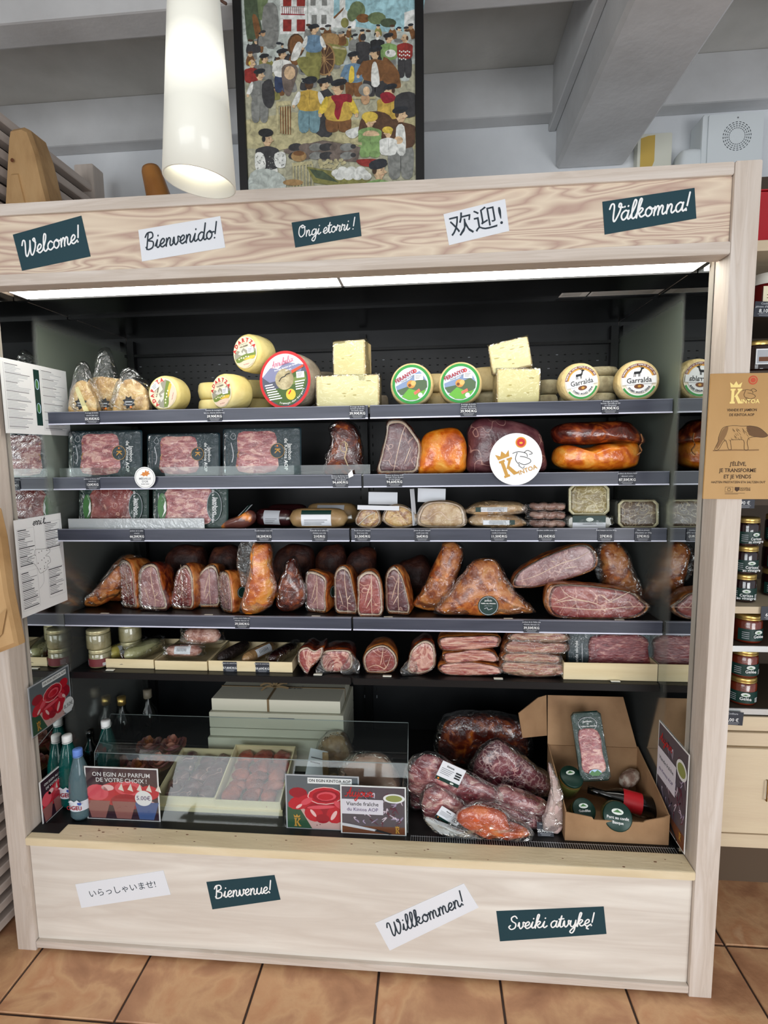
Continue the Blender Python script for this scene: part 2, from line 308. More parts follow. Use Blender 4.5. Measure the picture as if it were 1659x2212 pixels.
# ================================================================= the room
FLG = T('dark_grout', [(0, (58, 44, 38)), (1, (78, 62, 54))], 30, rough=.8)
TILE = T('terracotta_tile', [(0, (136, 92, 66)), (.38, (178, 132, 98)), (.55, (200, 158, 118)), (.75, (188, 138, 100)), (1, (216, 180, 142))], 7, detail=8, dist=.5, rough=.42, bump=.12, bscale=45)
fl = struct(MB().box(-2.6, 3.2, -3.2, 1.0, -.03, -.003, FLG).build('floor'))
PT = .3455; tm = None
for i in range(-5, 7):
    for j in range(-7, 3):
        x0 = .0975+PT*i; y0 = .166+PT*j
        if tm is None:
            g = .0035; tm = MB().loft([(0, 1), (.004, 1), (.006, .988)], [(-PT/2+g, -PT/2+g), (PT/2-g, -PT/2+g), (PT/2-g, PT/2-g), (-PT/2+g, PT/2-g)], TILE, Matrix(((1, 0, 0, 0), (0, 0, 1, 0), (0, 1, 0, -.003), (0, 0, 0, 1)))).build('tile', fl); t = tm
            tm.data.flip_normals()
        else: t = tm.copy(); S.collection.objects.link(t); t.parent = fl
        t.location = (x0+PT/2, y0+PT/2, random.uniform(-.0006, .0006))
CEIL = T('grey_painted_ceiling', [(0, (186, 186, 180)), (.6, (204, 203, 198)), (1, (216, 215, 210))], 5, detail=6, rough=.8, bump=.2, bscale=25)
WALLM = T('rough_white_plaster', [(0, (206, 210, 214)), (.7, (222, 225, 228)), (1, (232, 234, 236))], 4, detail=7, rough=.8, bump=.35, bscale=16)
BEAMM = T('painted_beam', [(0, (184, 184, 184)), (.6, (204, 205, 206)), (1, (216, 217, 218))], 4, (1, 1, 1), 6, 0, .7, .14, 30)
struct(MB().box(-2.6, 3.2, 1.0, 1.1, 0, 3.1, WALLM).build('wall_back'))
struct(MB().box(-2.7, -2.6, -3.2, 1.1, 0, 3.1, T('wall_left_plaster', [(0, (150, 140, 130)), (1, (170, 160, 150))], 4)).build('wall_left'))
struct(MB().box(-2.7, 3.2, -3.2, 1.1, 2.985, 3.05, CEIL).build('ceiling'))
def jst(n, y0, y1, x0, x1, z0=2.81):
    o = MB().box(x0, x1, y0, y1, z0, 2.985, BEAMM, bev=.006).build(n, kind='structure')
jst('trim_1', .926, .999, -2.6, .765); jst('trim_2', .926, .999, 1.04, 3.2)
jst('trim_3', .306, .404, -2.6, .765); jst('trim_4', .306, .404, 1.04, 3.2)
jst('trim_5', -.32, -.22, -2.6, .765); jst('trim_6', -.32, -.22, 1.04, 3.2)
MB().box(.766, 1.039, -3.0, .999, 2.635, 2.984, BEAMM, bev=.012).box(.735, .766, -3.0, .999, 2.78, 2.984, BEAMM, bev=.004).build('trim_7', kind='structure')
# front wall behind the viewer with the shop window that lets the daylight in
struct(MB().box(-2.7, -2.62, -4.3, -3.2, 0, 3.1, WALLM).build('wall_front'))
wf = MB()
for x in (-2.95, -2.1, -1.2, -.3, .5): wf.box(x, x+.06, -3.82, -3.76, .62, 2.75, P('dark_window_frame', (40, 40, 42), .5))
for z in (.62, .9, 1.7, 2.7): wf.box(-2.95, .56, -3.82, -3.76, z, z+.05, P('dark_window_frame'))
struct(wf.build('window_1'))
# slatted screen on the left
SLW = T('greywashed_slat', [(0, (196, 182, 170)), (.5, (216, 204, 194)), (1, (206, 192, 182))], 4, (6, .6, 6), 5, .4, .65, .1, 30, rings=2)
SLV = T('greywashed_post', [(0, (190, 176, 166)), (.5, (212, 200, 190)), (1, (202, 190, 180))], 4, (6, 6, .6), 5, .4, .65, .1, 30, rings=2)
sc = thing('slatted_screen', 'grey-washed wooden screen of horizontal slats left of the fridge', 'screen', (-1.12, 0, 0))
MB().box(-.05, .03, .80, .87, 0, 2.665, SLV, bev=.004).build('post', sc); MB().box(-.05, .03, -.46, -.39, 0, 2.665, SLV, bev=.004).build('post', sc)
MB().box(-.035, -.025, -.39, .80, .01, 2.6, P('gap_shade_brown', (70, 60, 54), .8)).build('gap_shade_sheet', sc)  # dark sheet added to imitate the shade in the slat gaps
sl0 = MB().box(-.02, .02, -.39, .80, 0, .0285, SLW, bev=.003).build('slat', sc)
for k in range(46):
    s_ = sl0 if k == 0 else sl0.copy()
    if k: S.collection.objects.link(s_)
    s_.parent = sc; s_.location = (0, 0, 2.5585-.0565*k)
# ================================================================= the refrigerated cabinet
fr = thing('display_fridge', 'open wood-framed refrigerated cabinet with five black shelves of cheese and ham', 'fridge')
for sx in (-1, 1):
    a, b = sorted((sx*.951, sx*1.011))
    MB().box(a, b, 0, .066, 0, 2.15, WOODV, bev=.003).build('post', fr)
    a, b = sorted((sx*.953, sx*1.005)); MB().box(a, b, .067, .80, .01, 2.12, WOODV).build('side_panel', fr)
MB().box(-.950, .950, 0, .045, 2.1195, 2.149, WOODH, bev=.003).build('top_rail', fr)
MB().box(-.950, .950, .008, .026, 1.974, 2.1195, FASC).build('fascia_board', fr)
MB().box(-.950, .950, -.002, .05, 1.9445, 1.974, WOODH, bev=.003).build('header_rail', fr)
MB().box(-.950, .950, .046, .80, 2.095, 2.118, WOODH).build('top_panel', fr)
MB().box(-.950, .950, -.004, .062, .352, .3765, SILLW, bev=.003).build('sill', fr)
MB().box(-.950, .950, .012, .03, .034, .352, BASEW).build('base_panel', fr)
MB().box(-.950, .950, 0, .03, .012, .034, WOODH, bev=.002).build('bottom_rail', fr)
MB().box(-.9485, -.86, .02, .06, .3767, .3785, BLKM).build('sensor_strip', fr)
HOOD = P('black_hood', (7, 8, 9), .25, spec=.3)
MB().box(-.937, .937, .125, .70, 1.956, 1.975, HOOD).box(-.937, .937, .355, .372, 1.948, 1.956, HOOD).box(-.937, .937, .125, .14, 1.944, 1.956, HOOD).build('hood', fr)
BACKP = T('black_back_panel', [(0, (11, 12, 14)), (1, (20, 22, 25))], 12, rough=.4, bump=.03, spec=.35)
MB().box(-.937, .937, .697, .72, .33, 1.975, BACKP).box(-.937, .937, .675, .697, 1.88, 1.89, HOOD).build('back_panel', fr)
MB().box(-.937, .937, .063, .70, .34, .370, P('black_deck', (12, 12, 13), .4)).build('deck', fr)
for x in (-.925, -.012, .905): MB().box(x, x+.026, .6735, .6965, .371, 1.94, BLK).build('shelf_upright', fr)
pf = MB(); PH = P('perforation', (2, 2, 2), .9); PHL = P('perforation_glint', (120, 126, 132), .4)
for r in range(8):
    for c in range(62):
        x = -.89+c*.0292
        if abs(x) < .03: continue
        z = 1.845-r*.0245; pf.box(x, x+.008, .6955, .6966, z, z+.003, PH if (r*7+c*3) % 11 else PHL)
for x in (-.905, -.02, .03, .895):
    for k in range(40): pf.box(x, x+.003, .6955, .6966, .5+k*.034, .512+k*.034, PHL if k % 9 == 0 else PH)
pf.build('perforation', fr, kind='stuff')
# light under the header
TUBE = P('lit_diffuser', (255, 253, 246), .5, emit=14)
MB().box(-.893, .925, .052, .122, 1.9475, 1.955, TUBE).build('light_diffuser', fr)
for x in (-.897, .013): MB().box(x, x+.004+.004*(x > 0), .05, .124, 1.9465, 1.956, LGR).build('diffuser_cap', fr)
sb = MB()
for x0, x1, y0, y1 in ((.64, .72, .30, .345), (.725, .93, .30, .345), (.60, .72, .055, .12)):
    if y0 > .2: sb.add([(x0, y0, 1.9555), (x1, y0, 1.9555), (x1, y1, 1.9555), (x0, y1, 1.9555)], [(0, 1, 2, 3)], PAPER)
    if y0 > .2:
        for k in range(4): sb.add([(x0+.006, y0+.006+k*.009, 1.9553), (x1-.02, y0+.006+k*.009, 1.9553), (x1-.02, y0+.009+k*.009, 1.9553), (x0+.006, y0+.009+k*.009, 1.9553)], [(0, 1, 2, 3)], GRY)
sb.build('data_sticker', fr)
# side mirrors, fogged towards the back
def mirror():
    m = bpy.data.materials.new('fogged_mirror'); m.use_nodes = True; nt = m.node_tree; N = nt.nodes; L = nt.links; b = N['Principled BSDF']
    tc = N.new('ShaderNodeTexCoord'); sp = N.new('ShaderNodeSeparateXYZ'); L.new(tc.outputs['Object'], sp.inputs[0])
    nz = N.new('ShaderNodeTexNoise'); nz.inputs['Scale'].default_value = 6; L.new(tc.outputs['Object'], nz.inputs['Vector'])
    ad = N.new('ShaderNodeMath'); ad.operation = 'MULTIPLY_ADD'; ad.inputs[1].default_value = .03; L.new(nz.outputs['Fac'], ad.inputs[0]); L.new(sp.outputs[1], ad.inputs[2])
    a = N.new('ShaderNodeMapRange'); a.interpolation_type = 'SMOOTHSTEP'; a.inputs[1].default_value = .195; a.inputs[2].default_value = .225; L.new(ad.outputs[0], a.inputs[0])
    z = N.new('ShaderNodeMapRange'); z.interpolation_type = 'SMOOTHSTEP'; z.inputs[1].default_value = 1.93; z.inputs[2].default_value = 1.88; L.new(sp.outputs[2], z.inputs[0])
    z2 = N.new('ShaderNodeMapRange'); z2.inputs[1].default_value = .9; z2.inputs[2].default_value = 1.65; z2.inputs[3].default_value = .25; L.new(sp.outputs[2], z2.inputs[0])
    mu = N.new('ShaderNodeMath'); mu.operation = 'MULTIPLY'; L.new(a.outputs[0], mu.inputs[0]); L.new(z.outputs[0], mu.inputs[1])
    m2 = N.new('ShaderNodeMath'); m2.operation = 'MULTIPLY'; L.new(mu.outputs[0], m2.inputs[0]); L.new(z2.outputs[0], m2.inputs[1])
    ro = N.new('ShaderNodeMapRange'); ro.inputs[3].default_value = .02; ro.inputs[4].default_value = .38; L.new(m2.outputs[0], ro.inputs[0]); L.new(ro.outputs[0], b.inputs['Roughness'])
    me = N.new('ShaderNodeMapRange'); me.inputs[3].default_value = 1; me.inputs[4].default_value = .6; L.new(m2.outputs[0], me.inputs[0]); L.new(me.outputs[0], b.inputs['Metallic'])
    mc = N.new('ShaderNodeMix'); mc.data_type = 'RGBA'; L.new(m2.outputs[0], mc.inputs[0]); mc.inputs[6].default_value = lin((212, 216, 214)); mc.inputs[7].default_value = lin((150, 162, 148)); L.new(mc.outputs[2], b.inputs['Base Color'])
    return m
MIR = mirror()
for sx in (-1, 1):
    a, b = sorted((sx*.9385, sx*.9505)); MB().box(a, b, .067, .697, .3705, 1.9555, MIR).build('mirror_panel', fr)
# shelves with price rails
SHZ = [1.5968, 1.3930, 1.2283, .9491, .7702]; TOP = [z+.034 for z in SHZ[:4]]+[.7925]
SPL = [at(797, 880, Y=.226).x, at(783, 1030, Y=.226).x, at(757, 1155, Y=.226).x, at(761, 1345, Y=.226).x, at(761, 1478, Y=.226).x]
RAIL = T('slate_price_rail', [(0, (44, 48, 60)), (.5, (58, 62, 76)), (1, (76, 80, 92))], 3, (1, 1, 12), 3, .3, .38, .03, 40, coat=.1, spec=.35)
LIP = P('clear_rail_lip', (206, 210, 228), .25)
TXL = P('tag_text', (196, 200, 206), .6)
def tag_mesh(x, z, w_, price, lines, h=.036, y=.2205, b=None, back=SLATE):
    b = b or MB(); b.box(x-w_/2, x+w_/2, y, y+.001, z-h/2, z+h/2, back); s = w_/.039
    b.text(price, x, z-h*.12, .0088*s, y-.0003, WHT, .012)
    for k, (t, dz) in enumerate(zip(lines, (.40, .25, .10)) if len(lines) > 2 else zip(lines, (.36, .16))): b.text(t, x, z+h*dz, .0048*s, y-.0003, TXL, .008)
    b.rect(x-w_*.34, z-h*.30, x+w_*.34, z-h*.32, y-.0003, TXL); b.rect(x-w_*.28, z-h*.40, x+w_*.28, z-h*.42, y-.0003, TXL); return b
TAGS = [
 [(198, '25,95€/KG', ('Fromage de brebis', 'naturel (lait cru)')), (463, '39,90€/KG', ('Tomme de montagne au', 'lait cru, Adartza (Sorhuetes)')), (772, '39,90€/KG', ('Fromage de brebis', 'fermier au lait cru', 'Arrubelix rapea')), (1012, '39,90€/KG', ('Fromage de brebis', 'fermier au lait cru', 'Feranyo (Sorhoeta)')), (1318, '39,90€/KG', ('Fromage de brebis', 'fermier Garralda au lait', 'cru (Saroatea)'))],
 [(199, '120€/KG', ('Jambon de Kintoa AOP', 'tranché (x)')), (735, '94,60€/KG', ('Jambon de Kintoa AOP', 'désossé 1/4 jus de parc', 'de race basque')), (852, '94,60€/KG', ('Jambon de Kintoa AOP', 'désossé 1/4 jus de parc', 'de race basque')), (1355, '87,50€/KG', ('Jambon de Kintoa AOP', 'désossé entier'))],
 [(296, '66,20€/KG', ('Jambon de la vallée', 'tranché')), (570, '18,20€/KG', ('Boudin basque sous vide',)), (690, '21€/KG', ('Andouille de la vallée des', 'Aldudes sous vide')), (783, '21,50€/KG', ('Roulé de porc basque', 'farci sous vide')), (912, '26€/KG', ('Jarret de porc basque', 'confit sous vide')), (1078, '11,50€/KG', ('Pied de porc désossé', 'roulés à l\'ancienne')), (1181, '35,10€/KG', ('Saucisse confite sous vide',)), (1309, '27€/KG', ('Pâté basque terrine 200g',)), (1389, '27€/KG', ('Pâté au piment', 'd\'Espelette sur 200g'))],
 [(523, '39,50€/KG', ('Jambon de la Vallée des', 'Aldudes désossé 1/2')), (1148, '39,50€/KG', ('Jambon de la Vallée des', 'Aldudes désossé 1/2'))], []]
for k in range(5):
    z = SHZ[k]
    sh = MB().box(-.936, .936, .2335, .672, TOP[k]-.018, TOP[k]-.0005, BLK).build('shelf', fr)
    for x0, x1 in ((-.9375, SPL[k]-.003), (SPL[k]+.003, .934)):
        b = MB()
        if k < 4:
            b.box(x0, x1, .2225, .2325, z+.004, z+.0385, RAIL, bev=.0015).box(x0, x1, .2205, .2325, z, z+.004, LIP).box(x0, x1, .2215, .2325, z+.0375, z+.0395, P('rail_top_edge', (120, 124, 138), .3))
        else: b.box(x0, x1, .224, .2325, z, z+.0225, BLK, bev=.002)
        b.build('price_rail', sh)
    for u, pr_, ln in TAGS[k]:
        v = {0: 890, 1: 1032, 2: 1155, 3: 1348}[k]
        tag_mesh(at(u, v, Y=.22).x, z+.0205, .046, pr_, ln, .038, y=.2195).build('price_tag', sh)
for k, us in ((2, (213, 436, 676, 840, 1090, 1217)), (3, (223, 448, 681, 838, 1099, 1341)), (4, (237, 686, 836, 1077, 1331))):
    b0 = None
    for u in us:
        v = (1140, 1325, 1460)[k-2]; p = at(u, v, Y=.236)
        b = MB().box(-.014, .014, -.004, .006, 0, .0035, P('shelf_clip', (216, 214, 200), .5), bev=.001) if b0 is None else None
        o = b.build('shelf_clip', fr) if b else b0.copy()
        if b: b0 = o
        else: S.collection.objects.link(o); o.parent = fr
        o.location = (p.x, .241, TOP[k]+.0002)
# wire grille behind the sill
g = MB(); GW = P('bright_wire', (186, 190, 194), .35, .6)
for i in range(112):
    x = .19+i*.0067
    if x > .935: break
    g.box(x, x+.0011, .063, .088, .3728, .374, GW)
g.box(.19, .935, .064, .0652, .3718, .3728, GW).box(.19, .935, .086, .0872, .3718, .3728, GW)
g.build('wire_grille', fr, kind='stuff')
# ================================================================= signs stuck on the frame
def sign(pts, Y, word, dark, label, kind='script', wfrac=.84, rot=None, dz=0, sz=None, group='multilingual welcome stickers'):
    q = px(pts, Y); c = (sum(a for a, b in q)/4, sum(b for a, b in q)/4); o = [(a-c[0], b-c[1]) for a, b in q]
    b = MB(); mt = TEAL if dark else PAPER; b.loft([(-.0008, 1), (0, 1)], o, mt); s = b.build('welcome_sign', loc=(c[0], Y, c[1])); tagged(s, label, 'sign', group)
    d = Vector(o[1])-Vector(o[0]); r = math.atan2(d.y, d.x) if rot is None else rot; wd = d.length*wfrac; t = MB(); im = WHT if dark else P('ink_slate', (40, 52, 62), .7)
    if kind == 'script': script(t, word, 0, dz, wd, -.0011, im, r)
    else: t.text(word, 0, dz, sz, -.0011, im, 0.0, r)
    t.build('lettering', s)
YF = .0078
sign([(28, 507), (176, 466), (196, 554), (48, 585)], YF, 'Welcome!', True, 'dark teal sticker reading Welcome, leftmost on the top board')
sign([(299, 497), (476, 467), (487, 535), (307, 565)], YF, 'Bienvenido!', False, 'white sticker reading Bienvenido on the top board', wfrac=.88)
sign([(630, 481), (776, 459), (781, 510), (638, 535)], YF, 'Ongi etorri !', True, 'dark teal sticker reading Ongi etorri below the framed painting')
sign([(958, 463), (1091, 430), (1100, 499), (970, 530)], YF, '欢迎!', False, 'white sticker with two Chinese characters on the top board', kind='text', sz=.058)
sign([(1301, 436), (1500, 406), (1504, 472), (1306, 507)], YF, 'Välkomna!', True, 'dark teal sticker reading Välkomna, rightmost on the top board', wfrac=.88)
YB = .0118
sign([(163, 1910), (353, 1880), (369, 1932), (176, 1961)], YB, 'いらっしゃいませ!', False, 'white sticker with Japanese lettering, leftmost on the base panel', kind='text', sz=.0265)
sign([(446, 1905), (593, 1890), (606, 1943), (459, 1964)], YB, 'Bienvenue!', True, 'dark teal sticker reading Bienvenue on the base panel')
sign([(810, 1994), (1002, 1908), (1034, 1960), (842, 2053)], YB, 'Willkommen!', False, 'tilted white sticker reading Willkommen on the base panel', wfrac=.84)
sign([(1072, 1968), (1304, 1958), (1310, 2017), (1080, 2033)], YB, 'Sveiki atvykę!', True, 'dark teal sticker reading Sveiki atvykę, rightmost on the base panel', wfrac=.8)

ch = MB(); rr0 = random.Random(12)
for k in range(34):
    x, yy, s_ = rr0.uniform(-.8, .93), rr0.uniform(.0, .056), rr0.uniform(.001, .0032); ch.add([(x+s_*1.6*math.cos(a), yy+s_*.7*math.sin(a), .37672) for a in (0, 1, 2.1, 3.1, 4.2, 5.3)], [(0, 1, 2, 3, 4, 5)], BRN)
ch.build('sill_chip', fr, kind='stuff')
# ================================================================= food materials
CHY = T('pale_yellow_rind', [(0, (206, 184, 104)), (.5, (224, 206, 134)), (1, (236, 222, 160))], 14, detail=6, rough=.55, bump=.2, bscale=70)
CHT = T('tan_cloth_rind', [(0, (196, 170, 112)), (.45, (218, 194, 138)), (1, (232, 214, 164))], 22, detail=7, rough=.6, bump=.35, bscale=110)
CHG = T('grey_mottled_rind', [(0, (118, 106, 78)), (.4, (164, 152, 118)), (.6, (186, 176, 142)), (1, (206, 198, 168))], 26, detail=8, rough=.7, bump=.4, bscale=90)
CHB = T('brown_grey_rind', [(0, (108, 98, 84)), (.5, (146, 134, 116)), (1, (178, 166, 146))], 30, detail=7, rough=.7, bump=.3, bscale=110)
CHW = T('wrinkled_amber_rind', [(0, (150, 106, 58)), (.45, (206, 166, 104)), (.6, (222, 190, 134)), (1, (236, 214, 164))], 34, detail=4, dist=1.2, rough=.5, bump=.8, bscale=50)
CHC = T('cut_cheese_paste', [(0, (224, 212, 146)), (.6, (234, 224, 164)), (1, (240, 232, 180))], 8, detail=4, rough=.4, bump=.08, coat=.3)
HAMM = T('mauve_ham_face', [(0, (112, 72, 76)), (.4, (150, 106, 108)), (.6, (168, 124, 124)), (1, (190, 150, 146))], 32.0, detail=6, rough=.32, bump=.12, coat=.4, veins=(14, .02, (214, 172, 160), .25))
HAMR = T('red_ham_face', [(0, (92, 34, 34)), (.45, (136, 58, 56)), (.65, (156, 78, 74)), (1, (186, 120, 110))], 28.0, detail=6, rough=.3, bump=.12, coat=.4, veins=(12, .018, (220, 170, 150), .28))
HAMD = T('dark_ham_face', [(0, (60, 28, 32)), (.5, (98, 54, 60)), (1, (140, 92, 92))], 28.0, detail=6, rough=.3, bump=.15, coat=.4, veins=(11, .016, (206, 160, 146), .28))
FAT = T('pale_fat', [(0, (206, 168, 140)), (.6, (226, 196, 170)), (1, (236, 214, 196))], 20, rough=.4, bump=.1, coat=.3)
RIND = T('orange_pepper_rind', [(0, (92, 36, 18)), (.35, (150, 72, 32)), (.6, (204, 122, 56)), (1, (226, 164, 96))], 31.2, detail=7, dist=.6, rough=.38, bump=.4, bscale=38, coat=.5)
RINDB = T('bright_orange_rind', [(0, (140, 50, 12)), (.36, (200, 92, 18)), (.6, (232, 134, 32)), (1, (246, 186, 86))], 23.4, detail=6, dist=.8, rough=.3, bump=.45, bscale=30, coat=.7)
SMOK = T('smoked_brown_meat', [(0, (44, 14, 10)), (.42, (88, 30, 20)), (.58, (126, 52, 28)), (.72, (176, 86, 30)), (1, (220, 140, 60))], 24.0, detail=6, dist=.9, rough=.25, bump=.45, bscale=26, coat=.8)
SMKD = T('shade_toned_ham', [(0, (22, 8, 6)), (.5, (58, 24, 16)), (1, (104, 54, 30))], 24, detail=5, dist=.6, rough=.6, bump=.7, bscale=34, coat=.0)  # shade at the back of the shelf put into the ham colour
BACF = T('bacon_layers', [(0, (96, 30, 34)), (.35, (146, 60, 58)), (.5, (222, 170, 150)), (.62, (168, 74, 66)), (.8, (232, 192, 170)), (1, (120, 44, 44))], 9, (1, 1, 9), 5, .5, .3, .2, 30, coat=.5)
SAUS = T('dark_pudding', [(0, (30, 12, 14)), (.6, (54, 22, 24)), (1, (84, 40, 36))], 12, rough=.25, bump=.1, coat=.8)
TANS = T('tan_sausage', [(0, (126, 98, 62)), (.5, (158, 128, 86)), (1, (184, 156, 112))], 20, detail=7, rough=.45, bump=.2, coat=.3)
PALS = T('pale_trotter_meat', [(0, (134, 92, 62)), (.4, (186, 148, 104)), (.6, (208, 176, 134)), (1, (228, 204, 166))], 22, detail=6, dist=.7, rough=.35, bump=.4, bscale=45, coat=.5)
GRYS = T('grey_pink_sausage', [(0, (104, 72, 64)), (.5, (146, 112, 100)), (1, (184, 156, 140))], 24, detail=6, rough=.35, bump=.25, coat=.5)
TERR = T('marbled_terrine', [(0, (48, 34, 26)), (.5, (88, 68, 50)), (1, (128, 104, 76))], 22, detail=6, rough=.35, bump=.2, coat=.5, veins=(26, .05, (206, 188, 150), .2))
DRYM = T('thin_sliced_dry_meat', [(0, (84, 28, 36)), (.4, (128, 56, 62)), (.6, (156, 88, 88)), (.75, (198, 148, 138)), (1, (142, 70, 74))], 34, (1, 1, 3), 7, .8, .3, .35, 60, coat=.4)
SLIC = T('sliced_ham_rose', [(0, (112, 50, 58)), (.38, (158, 84, 90)), (.56, (184, 112, 114)), (.7, (222, 174, 162)), (1, (170, 96, 100))], 20, (1, 1, 2.6), 6, 1.2, .35, .25, 50, coat=.3, veins=(16, .03, (232, 196, 184), .35))
FILM = film('shrink_film', (248, 249, 248), .015, .1, .6, 38, .0)
BAG = film('crinkled_bag', (244, 245, 244), .035, .14, .8, 30, .02)
GUARD = film('acrylic_guard', (242, 246, 245), .015, .03, 0, 10, .006, .22); POCK = film('clear_pocket_film', (250, 251, 251), .01, .05, 0, 10, 0, .15)
FROST = film('frosted_strip', (200, 204, 206), .12, .3, .2, 60, .55)
WOODC = T('poplar_crate_wood', [(0, (214, 196, 152)), (.6, (228, 212, 172)), (1, (236, 222, 186))], 6, (.6, 3, 6), 5, .3, .6, .06, 40)
def OL(pts, Y, zb=None, n=6, keep=False):
    """pixel outline on the plane y=Y -> (centre x, base z, smooth local outline)"""
    q = px(pts, Y); zmin = min(b for a, b in q); zt = max(b for a, b in q); zb = zmin if zb is None else zb
    k = (zt-zb)/(zt-zmin); cx = (min(a for a, b in q)+max(a for a, b in q))/2
    q = [(a-cx, (b-zmin)*k) for a, b in q]
    q = q if keep else [(a, max(0, b)) for a, b in catmull(q, n, True)]
    area_ = sum(q[i-1][0]*q[i][1]-q[i][0]*q[i-1][1] for i in range(len(q)))
    if area_ < 0: q = q[::-1]
    return cx, zb, q
def shr(q, t, dx=0, dz=0):
    cx = (min(a for a, b in q)+max(a for a, b in q))/2; cz = (min(b for a, b in q)+max(b for a, b in q))/2
    return [(cx+(a-cx)*t+dx, cz+(b-cz)*t+dz) for a, b in q]
E0 = .0006   # how far printed things stand proud
# ---------------------------------------------------------------- cheeses
WM = Matrix.Rotation(R(90), 4, 'X')          # lathe axis z -> -y... front face looks at -y
def lath_wheel(b, r, t, m, ed=.012, bulge=.006):
    prof = [(r-ed*2.2, 0), (r-ed, .001), (r-ed*.3, ed*.5), (r, ed*1.3), (r+bulge, t/2), (r, t-ed*1.3), (r-ed*.3, t-ed*.5), (r-ed, t-.001), (r-ed*2.2, t)]
    return b.lathe([(q, -z) for q, z in prof], m, WM, n=44)
def lbl_adartza(b, r):
    b.disc(0, 0, r, -E0, CREAM, n=40); y = -E0*2
    b.poly([(-.92*r, -.28*r), (-.93*r, .05*r), (-.6*r, .25*r), (-.35*r, .1*r), (-.1*r, .3*r), (.25*r, .05*r), (.6*r, .3*r), (.93*r, .0), (.9*r, -.3*r), (.5*r, -.42*r), (-.5*r, -.45*r)], y, P('label_mountain', (148, 146, 130), .5))
    b.poly([(-.6*r, .0), (-.35*r, .18*r), (-.2*r, -.02*r), (-.1*r, .14*r), (.1*r, -.1*r), (-.3*r, -.14*r)], y*1.3, P('label_peak', (206, 204, 196), .5))
    b.poly([(-.88*r, -.3*r), (-.3*r, -.15*r), (.2*r, -.1*r), (.88*r, -.1*r), (.86*r, -.4*r), (.3*r, -.5*r), (-.6*r, -.55*r), (-.8*r, -.5*r)], y*1.5, P('label_meadow', (112, 132, 60), .5))
    b.poly([(-.2*r, -.42*r), (.4*r, -.3*r), (.84*r, -.35*r), (.7*r, -.52*r), (.1*r, -.52*r)], y*1.7, P('label_yellow', (214, 184, 70), .5))
    for k in range(5): b.disc((-.55+.2*k)*r, (-.33+.04*(k % 2))*r, .07*r, y*1.9, CREAM, .05*r, 8)
    b.poly([(-.7*r, -.62*r), (-.2*r, -.5*r), (.4*r, -.5*r), (.72*r, -.6*r), (.5*r, -.83*r), (0, -.96*r), (-.5*r, -.83*r)], y*1.9, P('label_rose', (226, 200, 178), .5))
    b.arctext('ADARTZA', 0, -.15*r, .9*r, .36*r, y*2.1, RED, step=.38, bold=.03)
    b.text('PUR BREBIS', 0, .38*r, .14*r, y*2.1, INK, .02); b.text('Fromage fermier', 0, .54*r, .09*r, y*2.1, GRY, .01); b.text('Pays Basque', 0, -.75*r, .1*r, y*2.1, DRKRED, .01)
def lbl_mountaingreen(b, r):
    b.ring(0, 0, .86*r, r, -E0, GRN, 48); b.ring(0, 0, .83*r, .86*r, -E0, WHT, 48); b.disc(0, 0, .83*r, -E0, P('label_sky', (206, 214, 226), .4), n=40); y = -E0*2
    b.poly([(-.82*r, -.05*r), (-.5*r, .1*r), (-.1*r, .25*r), (.25*r, .55*r), (.45*r, .65*r), (.6*r, .45*r), (.8*r, .1*r), (.8*r, -.2*r), (0, -.3*r), (-.75*r, -.35*r)], y, P('label_blue_hill', (122, 142, 176), .4))
    b.poly([(-.78*r, -.25*r), (-.2*r, -.1*r), (.1*r, .1*r), (.5*r, .3*r), (.8*r, .1*r), (.8*r, -.2*r), (.5*r, -.5*r), (-.3*r, -.55*r), (-.6*r, -.5*r)], y*1.4, P('label_dark_hill', (74, 96, 66), .4))
    b.poly([(-.55*r, -.6*r), (-.15*r, -.2*r), (.1*r, -.3*r), (.45*r, -.4*r), (.75*r, -.3*r), (.55*r, -.6*r), (.2*r, -.8*r), (-.2*r, -.8*r)], y*1.7, P('label_bright_grass', (96, 168, 52), .4))
    b.disc(-.02*r, 0, .22*r, y*2, P('label_cow_tan', (200, 140, 66), .5), .2*r); b.disc(.1*r, .05*r, .13*r, y*2.2, P('label_cow_face', (226, 176, 104), .5)); b.disc(-.1*r, -.05*r, .08*r, y*2.2, BRN)
    b.poly([(.08*r, -.42*r), (.38*r, -.24*r), (.44*r, -.38*r), (.14*r, -.56*r)], y*2.2, P('label_coral', (222, 110, 90), .5)); b.disc(.42*r, -.58*r, .12*r, y*2.4, WHT, n=14)
    b.text('FERANYO', -.32*r, .42*r, .27*r, y*2.4, DRKRED, .03, .45, sx=.95); b.ring(.2*r, .66*r, .05*r, .1*r, y*2.4, RED, 16); b.text('fromage de brebis', -.18*r, .3*r, .1*r, y*2.4, NAVY, .01, .45)
